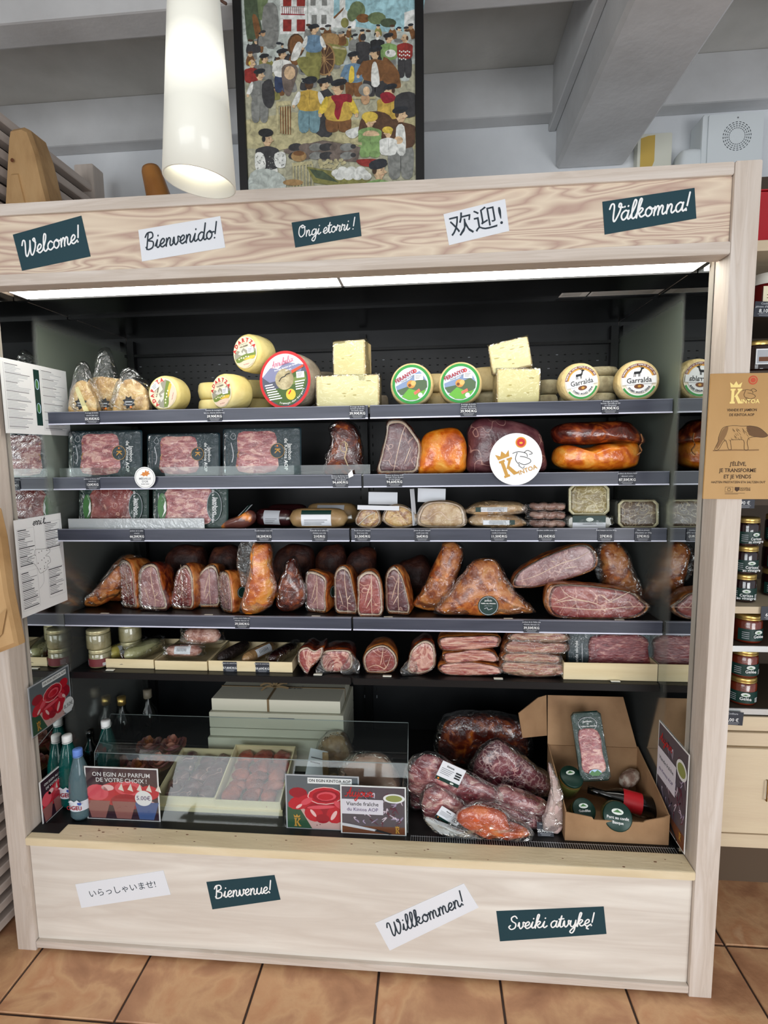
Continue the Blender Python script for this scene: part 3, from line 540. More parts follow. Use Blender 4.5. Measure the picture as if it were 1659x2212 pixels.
def lbl_goat(b, r):
    b.disc(0, 0, r, -E0, P('label_offwhite', (226, 218, 196), .5), n=40); y = -E0*2
    b.ring(0, 0, .84*r, .98*r, y, P('label_brown', (120, 66, 52), .5), 30, R(15), R(165)); b.ring(0, 0, .76*r, .84*r, y, P('label_ochre', (206, 152, 60), .5), 30, R(15), R(165))
    b.ring(0, 0, .86*r, .98*r, y, P('label_leaf', (52, 140, 62), .5), 30, R(205), R(335)); b.ring(0, 0, .8*r, .86*r, y, WHT, 30, R(205), R(335))
    b.disc(0, 0, .74*r, y*1.2, WHT, n=32); b.arctext('FROMAGE DE CHEVRE FERMIER AU LAIT CRU', 0, 0, .905*r, .1*r, y*1.6, WHT, step=.068)
    g = INK   # the goat
    b.poly([(-.28*r, .38*r), (.08*r, .38*r), (.1*r, .52*r), (-.25*r, .52*r)], y*1.8, g); b.poly([(.02*r, .45*r), (.14*r, .68*r), (.2*r, .64*r), (.12*r, .42*r)], y*1.8, g); b.disc(.2*r, .68*r, .1*r, y*1.8, g, .055*r, 10)
    for q in (((.12*r, .72*r), (.02*r, .86*r)), ((.17*r, .73*r), (.14*r, .88*r))): b.line(q, .03*r, y*1.8, g)
    for x in (-.25, -.17, 0, .06): b.line([(x*r, .4*r), (x*r-.02*r, .2*r)], .035*r, y*1.8, g)
    b.box(-.92*r, .92*r, y*2.6, y*2.2, -.2*r, .22*r, WHT); b.text('Garralda', 0, 0, .42*r, y*3, INK, .012, sx=.92)
    b.disc(0, -.33*r, .27*r, y*1.6, BRN, .14*r); b.disc(.02*r, -.33*r, .1*r, y*1.9, GOLD, .07*r); b.arctext('ETXEKO AHUNTZ GASNA', 0, 0, .68*r, .15*r, y*2, INK, a_mid=-math.pi/2, step=.105, inside=True)
def lbl_redring(b, r):
    b.ring(0, 0, .9*r, r, -E0, RED, 56); b.disc(0, 0, .9*r, -E0, P('label_slate_hill', (84, 88, 104), .4), n=48); y = -E0*2
    b.disc(0, 0, .9*r, y, P('label_cloud', (222, 228, 236), .4), n=30, a0=R(28), a1=R(165)); b.poly([(-.86*r, .22*r), (-.5*r, .5*r), (-.2*r, .42*r), (.1*r, .6*r), (.5*r, .5*r), (.8*r, .42*r), (.6*r, .1*r), (-.6*r, .0)], y*1.2, P('label_violet_hill', (124, 128, 160), .4))
    b.poly([(-.85*r, -.2*r), (-.3*r, -.25*r), (.1*r, -.05*r), (.4*r, .25*r), (.88*r, .15*r), (.86*r, -.2*r), (.6*r, -.62*r), (.2*r, -.86*r), (-.3*r, -.84*r), (-.7*r, -.55*r)], y*1.4, P('label_forest', (70, 96, 48), .4))
    b.poly([(.15*r, .0), (.8*r, .1*r), (.84*r, -.1*r), (.3*r, -.2*r)], y*1.5, P('label_olive', (112, 132, 70), .4))
    b.disc(0, .03*r, .36*r, y*1.8, CHG, n=36); b.line(catmull([(-.22*r, -.02*r), (-.1*r, .1*r), (.02*r, .12*r), (.1*r, .18*r), (.24*r, .2*r)], 5), .03*r, y*2, INK)
    script(b, 'Arrubelix', 0, .6*r, .9*r, y*2.2, P('label_mauve_ink', (196, 90, 120), .5), .12, .16)
    b.text('fromage fermier pur brebis', .12*r, .43*r, .085*r, y*2, WHT, .01, .12); b.text('lait cru', .2*r, .33*r, .085*r, y*2, WHT, .01, .12); b.poly([(.3*r, .28*r), (.78*r, .42*r), (.8*r, .34*r), (.33*r, .18*r)], y*2.2, P('label_vermilion', (222, 74, 40), .5))
    for k in range(7): b.rect(-.8*r+.02*k*r, -.06*r-.085*r*k, -.48*r+.05*k*r, -.1*r-.085*r*k, y*2, WHT)
    for k in range(4): b.rect(.4*r, -.1*r-.085*r*k, .78*r-.04*k*r, -.14*r-.085*r*k, y*2, WHT)
    b.disc(.18*r, -.52*r, .19*r, y*2, P('label_gold_seal', (214, 190, 66), .4), n=24); b.line([(.1*r, -.5*r), (.2*r, -.38*r)], .05*r, y*2.2, RED); b.arctext('fromage-des-bergers', 0, 0, .8*r, .1*r, y*2.2, WHT, a_mid=R(-70), step=.078, inside=True)
def pstick(b, x, z, w_, h, y=-.0022, rot=0, m=None):
    M = Matrix.Translation((x, 0, z)) @ Matrix.Rotation(rot, 4, 'Y'); b.box(-w_/2, w_/2, y-.0004, y, -h/2, h/2, WHT, M)
    for k in range(3): b.rect(-w_*.38, h*(.28-.22*k), w_*(.3-.1*k), h*(.2-.22*k), y-.0007, GRY, M)
    return b
def wheel(cu, cv, rpx, Y, t, rind, lbl, label, lr=.84, yaw=0, roll=0, stk=None, zb=TOP[0], lean=0, bury=0, name='round_cheese'):
    p = at(cu, cv, Y=Y); r = rpx*(at(cu+1, cv, Y=Y)-p).length; z = zb+r*math.cos(lean)+.0005 if bury == 0 else p.z
    b = MB(); lath_wheel(b, r-.003, t, rind, min(.010, t*.15), .002); o = b.build(name, loc=(p.x, Y, z), rot=(-lean, roll, yaw)); tagged(o, label, 'cheese', 'cheeses on the top shelf')
    if lbl:
        q = MB(); lbl(q, r*lr); q.build('label', o, loc=(0, -.0002, 0))
        if stk: pstick(MB(), stk[0]*r, stk[1]*r, .026, .018, -.0026).build('price_sticker', o, rot=(0, -roll*.5, 0))
    return o
Z1 = TOP[0]+.0004
wheel(352, 846, 39, .262, .075, CHY, lbl_adartza, 'pale cheese wheel with its red-lettered label turned sideways', .80, -.10, R(-75), (-.1, .55))
wheel(478, 839, 40, .262, .085, CHY, lbl_adartza, 'pale cheese wheel with red-lettered label leaning before a low stack', .80, -.52, R(-8), (.35, 0))
wheel(529, 742, 41, .275, .085, CHY, lbl_adartza, 'pale cheese wheel with red-lettered label perched highest on the stack', .80, -.42, R(-8), (.4, .05), zb=TOP[0]+.118)
wheel(615, 812, 61.5, .255, .10, CHB, lbl_redring, 'large grey-rinded wheel with a red-bordered mountain label', .985, -.24, R(-6), (.62, .12))
wheel(889, 817, 48.5, .262, .075, CHT, lbl_mountaingreen, 'cheese wheel with green-ringed label, left of the pair', .86, -.02, R(-3), (.33, .3))
wheel(994, 817, 49, .262, .075, CHT, lbl_mountaingreen, 'cheese wheel with green-ringed label, right of the pair', .86, -.06, R(4), (.33, .36))
wheel(1256, 819, 46, .262, .06, CHT, lbl_goat, 'cheese wheel with goat label tilted, in front of stacked rough wheels', .80, .06, R(-12))
wheel(1380, 816, 48, .262, .065, CHT, lbl_goat, 'cheese wheel with goat label beside the right mirror', .80, -.10, R(-3))
def flat(u0, u1, Y, zb, h, rind, label, lit=0):
    a = at(u0, 830, Y=Y); b_ = at(u1, 830, Y=Y); r = (b_.x-a.x)/2; b = MB(); ed = .007
    b.lathe([(r-ed*2, 0), (r-ed, .001), (r-.003, ed), (r, h/2), (r-.003, h-ed), (r-ed, h-.001), (r-ed*2.4, h)], rind, n=40)
    return tagged(b.build('round_cheese', loc=((a.x+b_.x)/2, Y+r, zb)), label, 'cheese', 'cheeses on the top shelf')
flat(413, 486, .34, Z1, .047, CHY, 'pale wheel lying flat, lower of the left stack')
flat(414, 487, .34, Z1+.048, .054, CHY, 'pale wheel lying flat, upper of the left stack')
flat(487, 578, .375, Z1, .052, CHY, 'pale wheel lying flat under the perched label wheel, lower one')
flat(489, 580, .375, Z1+.053, .058, CHY, 'pale wheel lying flat directly under the perched label wheel')
flat(672, 722, .44, Z1, .07, CHB, 'grey wheel behind the red-bordered one, lower'); flat(660, 722, .44, Z1+.071, .07, CHB, 'grey wheel behind the red-bordered one, upper, pen-marked')
flat(802, 838, .36, Z1, .05, CHB, 'small grey wheel lying between the cut block and green-ringed wheel')
flat(915, 975, .38, Z1, .055, CHT, 'tan wheel behind the green-ringed pair, lower'); flat(912, 972, .38, Z1+.056, .06, CHT, 'tan wheel behind the green-ringed pair, upper')
flat(1028, 1082, .40, Z1, .058, CHG, 'grey wheel lying flat right of the green-ringed pair'); flat(1018, 1098, .385, Z1+.0585, .075, CHT, 'tan wheel on top of the grey one beside the wedges')
flat(1160, 1212, .40, Z1, .044, CHG, 'small rough wheel, lower left of the right-hand stack'); flat(1162, 1214, .40, Z1+.045, .046, CHG, 'small rough wheel, upper left of the right-hand stack')
flat(1212, 1262, .46, Z1, .046, CHG, 'rough wheel behind the tilted goat-label wheel, lower'); flat(1212, 1258, .46, Z1+.047, .05, CHG, 'rough wheel behind the tilted goat-label wheel, upper')
flat(1262, 1345, .345, Z1, .04, CHG, 'wide rough wheel between the goat-label wheels, bottom one'); flat(1264, 1346, .345, Z1+.041, .05, CHG, 'wide rough wheel between the goat-label wheels, middle one'); flat(1262, 1348, .35, Z1+.092, .028, CHG, 'wide rough wheel between the goat-label wheels, topmost')
def block(u0, v0, u1, v1, Y, dep, zb, label, yaw=0, roll=0, holes=4, skew=0, seed=1):
    a = at(u0, v0, Y=Y); c = at(u1, v1, Y=Y); w_ = c.x-a.x; h = a.z-(c.z if zb is None else zb); rr = random.Random(seed)
    t = thing('cheese_block', label, 'cheese', ((a.x+c.x)/2, Y, c.z if zb is None else zb), (0, roll, yaw), 'cheeses on the top shelf')
    o = [(-w_/2, 0), (w_/2, 0), (w_/2, h), (-w_/2+skew, h)]
    MB().box(-w_/2, w_/2, .003, dep, 0, h, CHT, bev=.004).build('rind', t); MB().box(-w_/2+.0035, w_/2-.0035, 0, .0065, .0035, h-.0035, CHC, bev=.0015).build('cut_face', t)
    b = MB()
    for k in range(holes): b.disc(rr.uniform(-.35, .35)*w_, rr.uniform(.2, .85)*h, rr.uniform(.003, .009), -.0003, P('cheese_eye', (186, 170, 96), .5), .0016, 10)
    b.build('hole', t, kind='stuff')
    b = MB(); b.loaf([(a*1.03, c_*1.03-.0015*0) for a, c_ in catmull([(-w_/2, 0), (w_/2, 0), (w_/2, h), (-w_/2, h)], 1, True)], dep*1.05, BAG, -.003, taper=.97, amp=.004, fr=60, seed=seed)
    b.build('cling_film', t); return t
block(681, 812, 819, 877, .262, .09, Z1, 'wide cut cheese block in cling film beside the red-bordered wheel', .0, holes=7, seed=2)
block(716, 736, 790, 811, .27, .075, Z1+.083, 'squarish cut cheese block standing on the wide one', -.16, holes=2, seed=3)
block(1074, 797, 1167, 866, .262, .085, Z1, 'cut cheese block with slit holes, lower of the wedge pair', .04, holes=7, seed=4)
block(1064, 735, 1150, 797, .268, .085, Z1+.102, 'tilted cut cheese wedge in cling film on the other block', -.2, R(-10), 7, seed=5)
# three wrinkled half cheeses in clear bags
for k, (o_, lab, ym) in enumerate((([(149, 888), (148, 850), (160, 826), (180, 822), (192, 840), (205, 888)], 'bagged wrinkled half cheese with black star label, nearest the left mirror', .30), ([(186, 888), (184, 830), (200, 814), (236, 815), (262, 826), (262, 888)], 'bagged wrinkled half cheese, middle one, with tall open bag', .335), ([(244, 888), (252, 840), (270, 819), (296, 824), (314, 850), (312, 888)], 'bagged wrinkled half cheese with star label beside the sideways-label wheel', .30))):
    cx_, zb_, q = OL(o_, ym-.03, TOP[0]+.0004)
    t = thing('half_cheese', lab, 'cheese', (cx_, ym-.03, zb_), group='bagged half cheeses')
    MB().loaf(q, .05, CHW, 0, amp=.003, fr=60, seed=k).build('rind', t)
    w_ = max(a for a, b in q); b = MB(); st = [((.022 if i % 2 else .015)*math.cos(i*math.pi/8), .034+(.022 if i % 2 else .015)*math.sin(i*math.pi/8)) for i in range(16)]
    b.poly(st, -.0015, INK); b.rect(-.012, .034, .012, .038, -.002, LGR); b.rect(-.01, .026, .01, .029, -.002, LGR); b.disc(.006, .02, .004, -.002, ORG, n=12); b.build('label', t)
    if k < 2: MB().loft([(-.004, 1), (.01, 1)], [(w_*.35, .0), (w_*.7, 0), (w_*1.1, .085), (w_*.75, .09)] if k else [(w_*.25, 0), (w_*.6, 0), (-w_*.1, .088), (-w_*.35, .082)], CHC).build('cut_face', t)
    hh = max(b for a, b in q); f = [(-w_*1.05, .001), (w_*1.05, .001), (w_*1.02, hh*.7), (w_*.5, hh*1.1), (w_*.2, hh*(1.55, 1.75, 1.3)[k]), (-w_*.3, hh*(1.5, 1.6, 1.35)[k]), (-w_*.6, hh*1.05), (-w_*1.03, hh*.6)]
    MB().pillow(catmull(f, 4, True), .034, BAG, .024, amp=.004, fr=40, seed=k+20).build('clear_bag', t)
# ---------------------------------------------------------------- sliced-ham trays
def tray(u0, v0, u1, v1, Y, zb, label, style=0, tilt=.12, thick=.012, name='ham_tray', group='sliced ham trays', meat=SLIC, flip=1, yaw=0, dims=None, roll=0):
    a = at(u0, v0, Y=Y); c = at(u1, v1, Y=Y); w_ = c.x-a.x; z = c.z if zb is None else zb; h = a.z-z
    if dims: w_, h = dims
    t = thing(name, label, 'ham', ((a.x+c.x)/2, Y, z), (-tilt, roll, yaw), group)
    r = .008; o = []
    for cx_, cz_, a0 in ((w_/2-r, r, -90), (w_/2-r, h-r, 0), (-w_/2+r, h-r, 90), (-w_/2+r, r, 180)): o += [(cx_+r*math.cos(R(a0+30*k)), cz_+r*math.sin(R(a0+30*k))) for k in range(4)]
    MB().loft([(0, .97), (.003, 1), (thick, .96)], o, NAVY if style == 0 else DKG).build('card', t)
    b = MB()
    if style == 0:
        x0, x1 = (-.17*w_, .30*w_) if flip > 0 else (-.30*w_, .18*w_)
        b.pillow(catmull([(x0, .1*h), (x1, .1*h), (x1+.02*w_, .5*h), (x1-.01*w_, .9*h), ((x0+x1)/2, .93*h), (x0, .9*h), (x0-.01*w_, .5*h)], 3, True), .004, meat, .001, back=.1); b.build('sliced_ham', t)
        b = MB(); s = 1 if flip < 0 else -1
        b.disc(s*.205*w_, .52*h, .15*h, -.0045, NAVY, n=28); b.ring(s*.205*w_, .52*h, .143*h, .15*h, -.005, GOLD, 28); b.text('K', s*.205*w_, .52*h, .16*h, -.005, GOLD, .02, R(90)*-s); b.disc(s*.205*w_, .62*h, .018*h, -.005, ORG, n=10)
        b.text('Jambon', s*.36*w_, .5*h, .11*h, -.0012, WHT, .012, R(90)*-s); b.text('de Kintoa AOP', s*.31*w_, .45*h, .105*h, -.0012, WHT, .012, R(90)*-s)
        b.line(catmull([(-s*.32*w_, .2*h), (-s*.27*w_, .35*h), (-s*.31*w_, .45*h), (-s*.26*w_, .6*h), (-s*.3*w_, .75*h)], 4), .002, -.0012, GOLD); b.line(catmull([(-s*.38*w_, .3*h), (-s*.36*w_, .45*h), (-s*.39*w_, .7*h)], 4), .003, -.0012, LGR)
        for k in range(5): b.rect(-s*.42*w_-.0008, .25*h, -s*.42*w_+.0008+.0001*k, .6*h, -.0012, GRY)
        b.line(catmull([(-s*.40*w_, .82*h), (-s*.36*w_, .9*h), (-s*.33*w_, .82*h), (-s*.36*w_, .76*h)], 3, True), .0012, -.0012, LGR, closed=True)
    elif style == 1:
        b.pillow(catmull([(-.32*w_, .12*h), (.26*w_, .12*h), (.28*w_, .88*h), (-.3*w_, .9*h)], 4, True), .004, meat, .001, back=.1); b.build('sliced_ham', t)
        b = MB(); b.disc(.33*w_, .5*h, .1*w_, -.0045, DKG, .34*h, 28); b.line([(.33*w_+.095*w_*math.cos(i*.25), .5*h+.32*h*math.sin(i*.25)) for i in range(25)], .0014, -.005, LGR, closed=True)
        b.text('Jambon', .345*w_, .5*h, .13*h, -.005, WHT, .012, R(-90)); b.text('de la Vallée des Aldudes', .315*w_, .5*h, .075*h, -.005, WHT, .012, R(-90))
        b.disc(-.36*w_, .5*h, .06*w_, -.0045, P('logo_green', (64, 116, 60), .4), .3*h, 20); b.poly([(-.36*w_, .25*h), (-.33*w_, .4*h), (-.34*w_, .5*h), (-.32*w_, .62*h), (-.36*w_, .78*h), (-.31*w_, .6*h), (-.305*w_, .4*h)], -.005, WHT); b.line([(-.415*w_, .2*h), (-.415*w_, .8*h)], .002, -.0012, LGR)
    b.build('print', t)
    MB().pillow([(a*.985, .008*h+b_*.985) for a, b_ in o], .007, FILM, .002, p=4, back=.2, amp=.0012, fr=60).build('clear_film', t)
    return t
Z2 = TOP[1]+.0004
tray(138, 930, 305, 1012, .262, Z2, 'dark sliced ham tray standing nearest the left mirror, second shelf', flip=-1); bpy.context.scene.objects[-1]
tray(311, 936, 474, 1012, .275, Z2, 'dark sliced ham tray, middle of the row on the second shelf', flip=-1)
tray(476, 924, 650, 1012, .262, Z2, 'dark sliced ham tray, right end of the row on the second shelf', flip=-1)
Z3 = TOP[2]+.0004
tray(162, 1050, 320, 1134, .275, Z3, 'dark green sliced ham tray with oval logo, left on the third shelf', 1, meat=HAMR); tray(323, 1046, 492, 1135, .262, Z3, 'dark green sliced ham tray beside the dark puddings, third shelf', 1, meat=SLIC)
# clear retaining strips on shelves two and three
a = at(128, 1000, Y=.245); c = at(800, 1020, Y=.245)
t = thing('retaining_strip', 'clear acrylic strip holding back the ham trays, second shelf', 'shelf strip', (0, 0, 0)); MB().box(a.x, c.x, .243, .2445, Z2, Z2+.034, GUARD).build('pane', t); MB().box(a.x, c.x, .2415, .2443, Z2, Z2+.0035, P('strip_edge', (226, 232, 232), .25)).build('edge', t)
a = at(147, 1112, Y=.245); c = at(442, 1136, Y=.245)
t = thing('retaining_strip', 'frosted strip in front of the green ham trays, third shelf', 'shelf strip'); MB().box(a.x, c.x, .243, .2455, Z3, Z3+.036, FROST).build('pane', t)
# ---------------------------------------------------------------- generic meat makers
def ham_whole(pts, Y, D, zb, label, m=RIND, name='cured_ham', group=None, amp=.004, fr=22, seed=1, bag=None, seal=None, yaw=0, knot=None, p=2.3, sheen=None, cat='ham', lift=False):
    cx_, zb_, q = OL(pts, Y, zb); t = thing(name, label, cat, (cx_, Y, zb_), (0, 0, yaw), group)
    MB().pillow(q, D, m, 0, p, 8, amp, fr, seed=seed).build('meat', t)
    if bag: MB().pillow([(a*1.07, b*1.03) for a, b in q], D*1.08, BAG, 0, p, 6, .006, 45, seed=seed+3).build('clear_bag', t)
    if bag == 2:
        hh = max(b for a, b in q); w_ = max(a for a, b in q); MB().pillow(catmull([(-w_*.9, hh*.4), (-w_*.5, hh*.5), (0, hh*.95), (-w_*.2, hh*1.02), (-w_*.9, hh), (-w_*1.2, hh*.75)], 4, True), .01, BAG, -.01, amp=.006, fr=50, seed=seed).build('bag_neck', t)
    if seal:
        sx_, sz_, sr = seal; b = MB(); y = -D*1.04; b.loft([(y-.001, 1), (y, 1)], [(sx_+sr*math.cos(i*.262), sz_+sr*math.sin(i*.262)) for i in range(24)], DKG); b.ring(sx_, sz_, sr*.88, sr*.93, y-.0015, LGR, 24)
        b.text('Jambon', sx_, sz_+sr*.52, sr*.24, y-.0015, WHT, .012); b.text('Vallée des Aldudes', sx_, sz_+sr*.24, sr*.19, y-.0015, WHT, .014); b.text('affiné 12 mois', sx_, sz_, sr*.14, y-.0015, LGR); b.line(catmull([(sx_-sr*.4, sz_-sr*.3), (sx_-sr*.1, sz_-sr*.2), (sx_, sz_-sr*.4), (sx_+sr*.4, sz_-sr*.25)], 4), sr*.06, y-.0015, LGR); b.build('seal_label', t)
    if knot:
        b = MB(); x0, z0 = knot; b.tube([(x0, -D*1.0, z0), (x0+.004, -D*1.05, z0-.02), (x0-.003, -D*1.04, z0-.045), (x0+.006, -D*.95, z0-.07)], .0018, P('butcher_string', (214, 188, 150), .8)); b.tube([(x0+.012*math.cos(i*.7)-.004, -D*1.03, z0-.012+.016*math.sin(i*.7)) for i in range(10)], .0015, P('butcher_string')); b.build('string', t)
    return t
def ham_cut(pts, Y, dep, zb, label, face=HAMM, rind=RIND, seams=(), name='ham_joint', group=None, seed=1, yaw=0, taper=.85, fs=.86, side=None, cat='ham', film_=True, roll=0):
    cx_, zb_, q = OL(pts, Y, zb); t = thing(name, label, cat, (cx_, Y, zb_), (0, roll, yaw), group)
    MB().loaf(q, dep, rind, 0, amp=.004, fr=30, seed=seed, taper=taper).build('rind', t)
    w_ = max(a for a, b in q); h = max(b for a, b in q)
    MB().pillow(shr(q, .955), .0025, FAT, .001, p=6, K=4, back=.1).build('fat_layer', t)
    MB().pillow(shr(q, fs, 0, -h*.005), .003, face, -.0008, p=6, K=4, back=.1, amp=.0008, fr=70, seed=seed).build('cut_face', t)
    b = MB()
    for s in seams: b.line(catmull([(x*w_, z*h) for x, z in s], 5), .0024, -.0044, FAT, taper=True)
    if seams: b.build('fat_seam', t, kind='stuff')
    if film_: MB().pillow(shr(q, 1.01), .0035, FILM, -.003, p=5, K=4, back=.1, amp=.0012, fr=50, seed=seed).build('vacuum_film', t)
    if side:
        b = MB(); b.loft([(0, 1), (.0015, 1)], [(.017*math.cos(i*.35), .02*math.sin(i*.35)) for i in range(18)], DKG); b.ring(0, 0, .0145, .0155, -.0004, LGR, 20, ez=1.17); b.build('seal_label', t, loc=(w_*1.0+.0015, side, h*.45), rot=(0, 0, R(80)))
    return t
# shelf two: smoked hams
ham_whole([(707, 1012), (704, 985), (716, 950), (714, 922), (735, 909), (766, 918), (780, 950), (783, 990), (778, 1012)], .30, .045, Z2, 'smoked ham joint tied with string, behind the clear strip', SMOK, 'smoked_ham', 'smoked hams on the second shelf', seed=1, knot=(.012, .10), bag=1)
ham_cut([(818, 1014), (822, 975), (832, 935), (838, 908), (870, 906), (893, 928), (910, 955), (908, 985), (895, 1013)], .27, .09, Z2, 'smoked ham joint with ragged cut face, left of the orange one', HAMD, SMOK, ([(-.3, .05), (-.1, .4), (.1, .7), (.3, .9)], [(.2, .2), (.5, .5)]), 'smoked_ham', 'smoked hams on the second shelf', 2)
ham_whole([(903, 1010), (907, 965), (918, 937), (950, 927), (988, 926), (1006, 945), (1009, 980), (1000, 1008), (950, 1011)], .30, .045, Z2, 'squarish bright orange smoked ham with pale fat', RINDB, 'smoked_ham', 'smoked hams on the second shelf', seed=4, p=3.2)
ham_whole([(1012, 1014), (1010, 960), (1012, 925), (1034, 905), (1085, 906), (1135, 916), (1162, 935), (1172, 965), (1172, 1014), (1090, 1016)], .32, .065, Z2, 'big dark purple-brown ham behind the round white sign', HAMD, 'smoked_ham', 'smoked hams on the second shelf', seed=6, p=3)
ham_whole([(1194, 990), (1196, 970), (1215, 961), (1260, 966), (1300, 957), (1345, 955), (1375, 958), (1378, 985), (1362, 1000), (1280, 1008), (1215, 1002)], .32, .07, Z2, 'flat glossy orange smoked ham, lower of two stacked', RINDB, 'smoked_ham', 'smoked hams on the second shelf', seed=8)
ham_whole([(1194, 948), (1192, 928), (1215, 915), (1280, 912), (1345, 910), (1370, 925), (1390, 948), (1380, 960), (1320, 958), (1250, 962), (1208, 958)], .32, .07, at(1250, 962, Y=.32).z, 'flat glossy orange smoked ham, upper of two stacked', SMOK, 'smoked_ham', 'smoked hams on the second shelf', seed=9)
p_ = at(1387, 945, Y=.26); MB().tube(catmull([(0, 0, 0), (.004, -.005, -.02), (-.003, -.004, -.035), (.004, 0, -.05), (-.008, .002, -.062)], 4), .0022, P('netting', (150, 104, 66), .7)).build('meat_string', bpy.data.objects['smoked_ham.005'] if 'smoked_ham.005' in bpy.data.objects else None, loc=(.105, -.06, .03))
# round signs
cx_, cz_ = at(1114, 992, Y=.2).x, at(1114, 992, Y=.2).z; r_ = .0745
s = MB().loft([(-.001, 1), (.0005, 1)], [(r_*math.cos(i*.131), r_*math.sin(i*.131)) for i in range(48)], WHT).build('round_sign', loc=(cx_, .2, cz_)); tagged(s, 'large round white sign with gold crowned K and a pig drawing', 'sign')
def pigface(b, x, z, k, y, m):
    b.line(catmull([(x-.30*k, z+.10*k), (x-.1*k, z+.16*k), (x+.15*k, z+.1*k), (x+.2*k, z-.02*k)], 5), .02*k, y, m); b.line(catmull([(x-.14*k, z+.13*k), (x-.2*k, z-.1*k), (x-.05*k, z-.3*k)], 5), .02*k, y, m)
    b.line(catmull([(x-.05*k, z), (x+.1*k, z-.02*k), (x+.28*k, z-.1*k), (x+.3*k, z-.2*k), (x+.1*k, z-.28*k), (x-.1*k, z-.2*k)], 5), .02*k, y, m); b.line(catmull([(x+.08*k, z+.12*k), (x+.2*k, z+.2*k), (x+.36*k, z+.1*k), (x+.25*k, z+.06*k)], 5), .02*k, y, m); b.line(catmull([(x-.1*k, z-.3*k), (x+.05*k, z-.4*k), (x+.1*k, z-.33*k)], 4), .018*k, y, m)
def crownK(b, x, z, k, y, m, rot=0):
    M = Matrix.Translation((x, y, z)) @ Matrix.Rotation(-rot, 4, 'Y')
    b.poly([(-.3*k, .42*k), (.25*k, .42*k), (.32*k, .72*k), (.12*k, .56*k), (-.02*k, .78*k), (-.15*k, .56*k), (-.36*k, .72*k)], 0, m, M)
    b.poly([(-.3*k, -.5*k), (-.02*k, -.5*k), (-.02*k, -.4*k), (-.08*k, -.38*k), (-.08*k, .24*k), (-.02*k, .26*k), (-.02*k, .35*k), (-.3*k, .35*k), (-.3*k, .26*k), (-.24*k, .24*k), (-.24*k, -.38*k), (-.3*k, -.4*k)], 0, m, M)
    b.poly([(-.08*k, -.12*k), (.14*k, .24*k), (.08*k, .27*k), (.08*k, .35*k), (.34*k, .35*k), (.34*k, .26*k), (.28*k, .24*k), (.1*k, -.02*k), (.32*k, -.4*k), (.4*k, -.42*k), (.4*k, -.5*k), (.16*k, -.5*k), (-.02*k, -.12*k)], -.0001, m, M)
b = MB(); crownK(b, -.024, -.020, .060, -.0014, GOLD, R(20)); b.text('INTOA', .034, -.031, .0175, -.0014, GOLD, .02, R(20)); pigface(b, .016, .008, .085, -.0014, INK); b.disc(.014, .048, .0155, -.0014, P('seal_yellow', (236, 176, 40), .4), n=28); b.disc(.014, .048, .0115, -.0018, RED, n=24)
b.ring(.014, .048, .0125, .0135, -.002, RED, 24); b.disc(.014, .0465, .005, -.0021, P('seal_yellow'), .003, 12); b.build('print', s)
cx_, cz_ = at(313, 1032, Y=.212).x, at(313, 1032, Y=.212).z
s = MB().loft([(0, 1), (.001, 1)], [((.0335 if i % 1 == 0 else .03)*math.cos(i*.2244), .0335*math.sin(i*.2244)) for i in range(28)]+[], WHT).build('medal_sticker', loc=(cx_, .212, cz_)); tagged(s, 'small round white award sticker with an orange oak leaf', 'sticker')
b = MB(); b.ring(0, 0, .0295, .0305, -.0004, GRY, 32); lf = [(-.016, .008), (-.008, .012), (-.006, .018), (0, .016), (.004, .024), (.008, .018), (.014, .022), (.013, .015), (.018, .012), (.010, .009), (.008, .004), (.002, .007), (-.004, .004), (-.008, .008)]
b.poly(lf[::-1], -.0004, P('oak_orange', (206, 128, 56), .5)); b.text('MÉDAILLE', 0, -.003, .0085, -.0004, GRY, .015); b.text("D'OR", 0, -.012, .0085, -.0004, GRY, .015); b.text('PARIS 2023', 0, -.02, .0055, -.0004, GRY, .015); b.build('print', s)
tagged(MB().add([(0, 0, 0), (.012, 0, .012), (.016, 0, -.006), (.002, 0, -.012)], [(0, 3, 2, 1)], WHT).build('torn_paper', loc=(at(752, 1024, Y=.2185).x, .2185, at(752, 1024, Y=.21).z)), 'scrap of white paper stuck on the second rail at centre', 'paper')
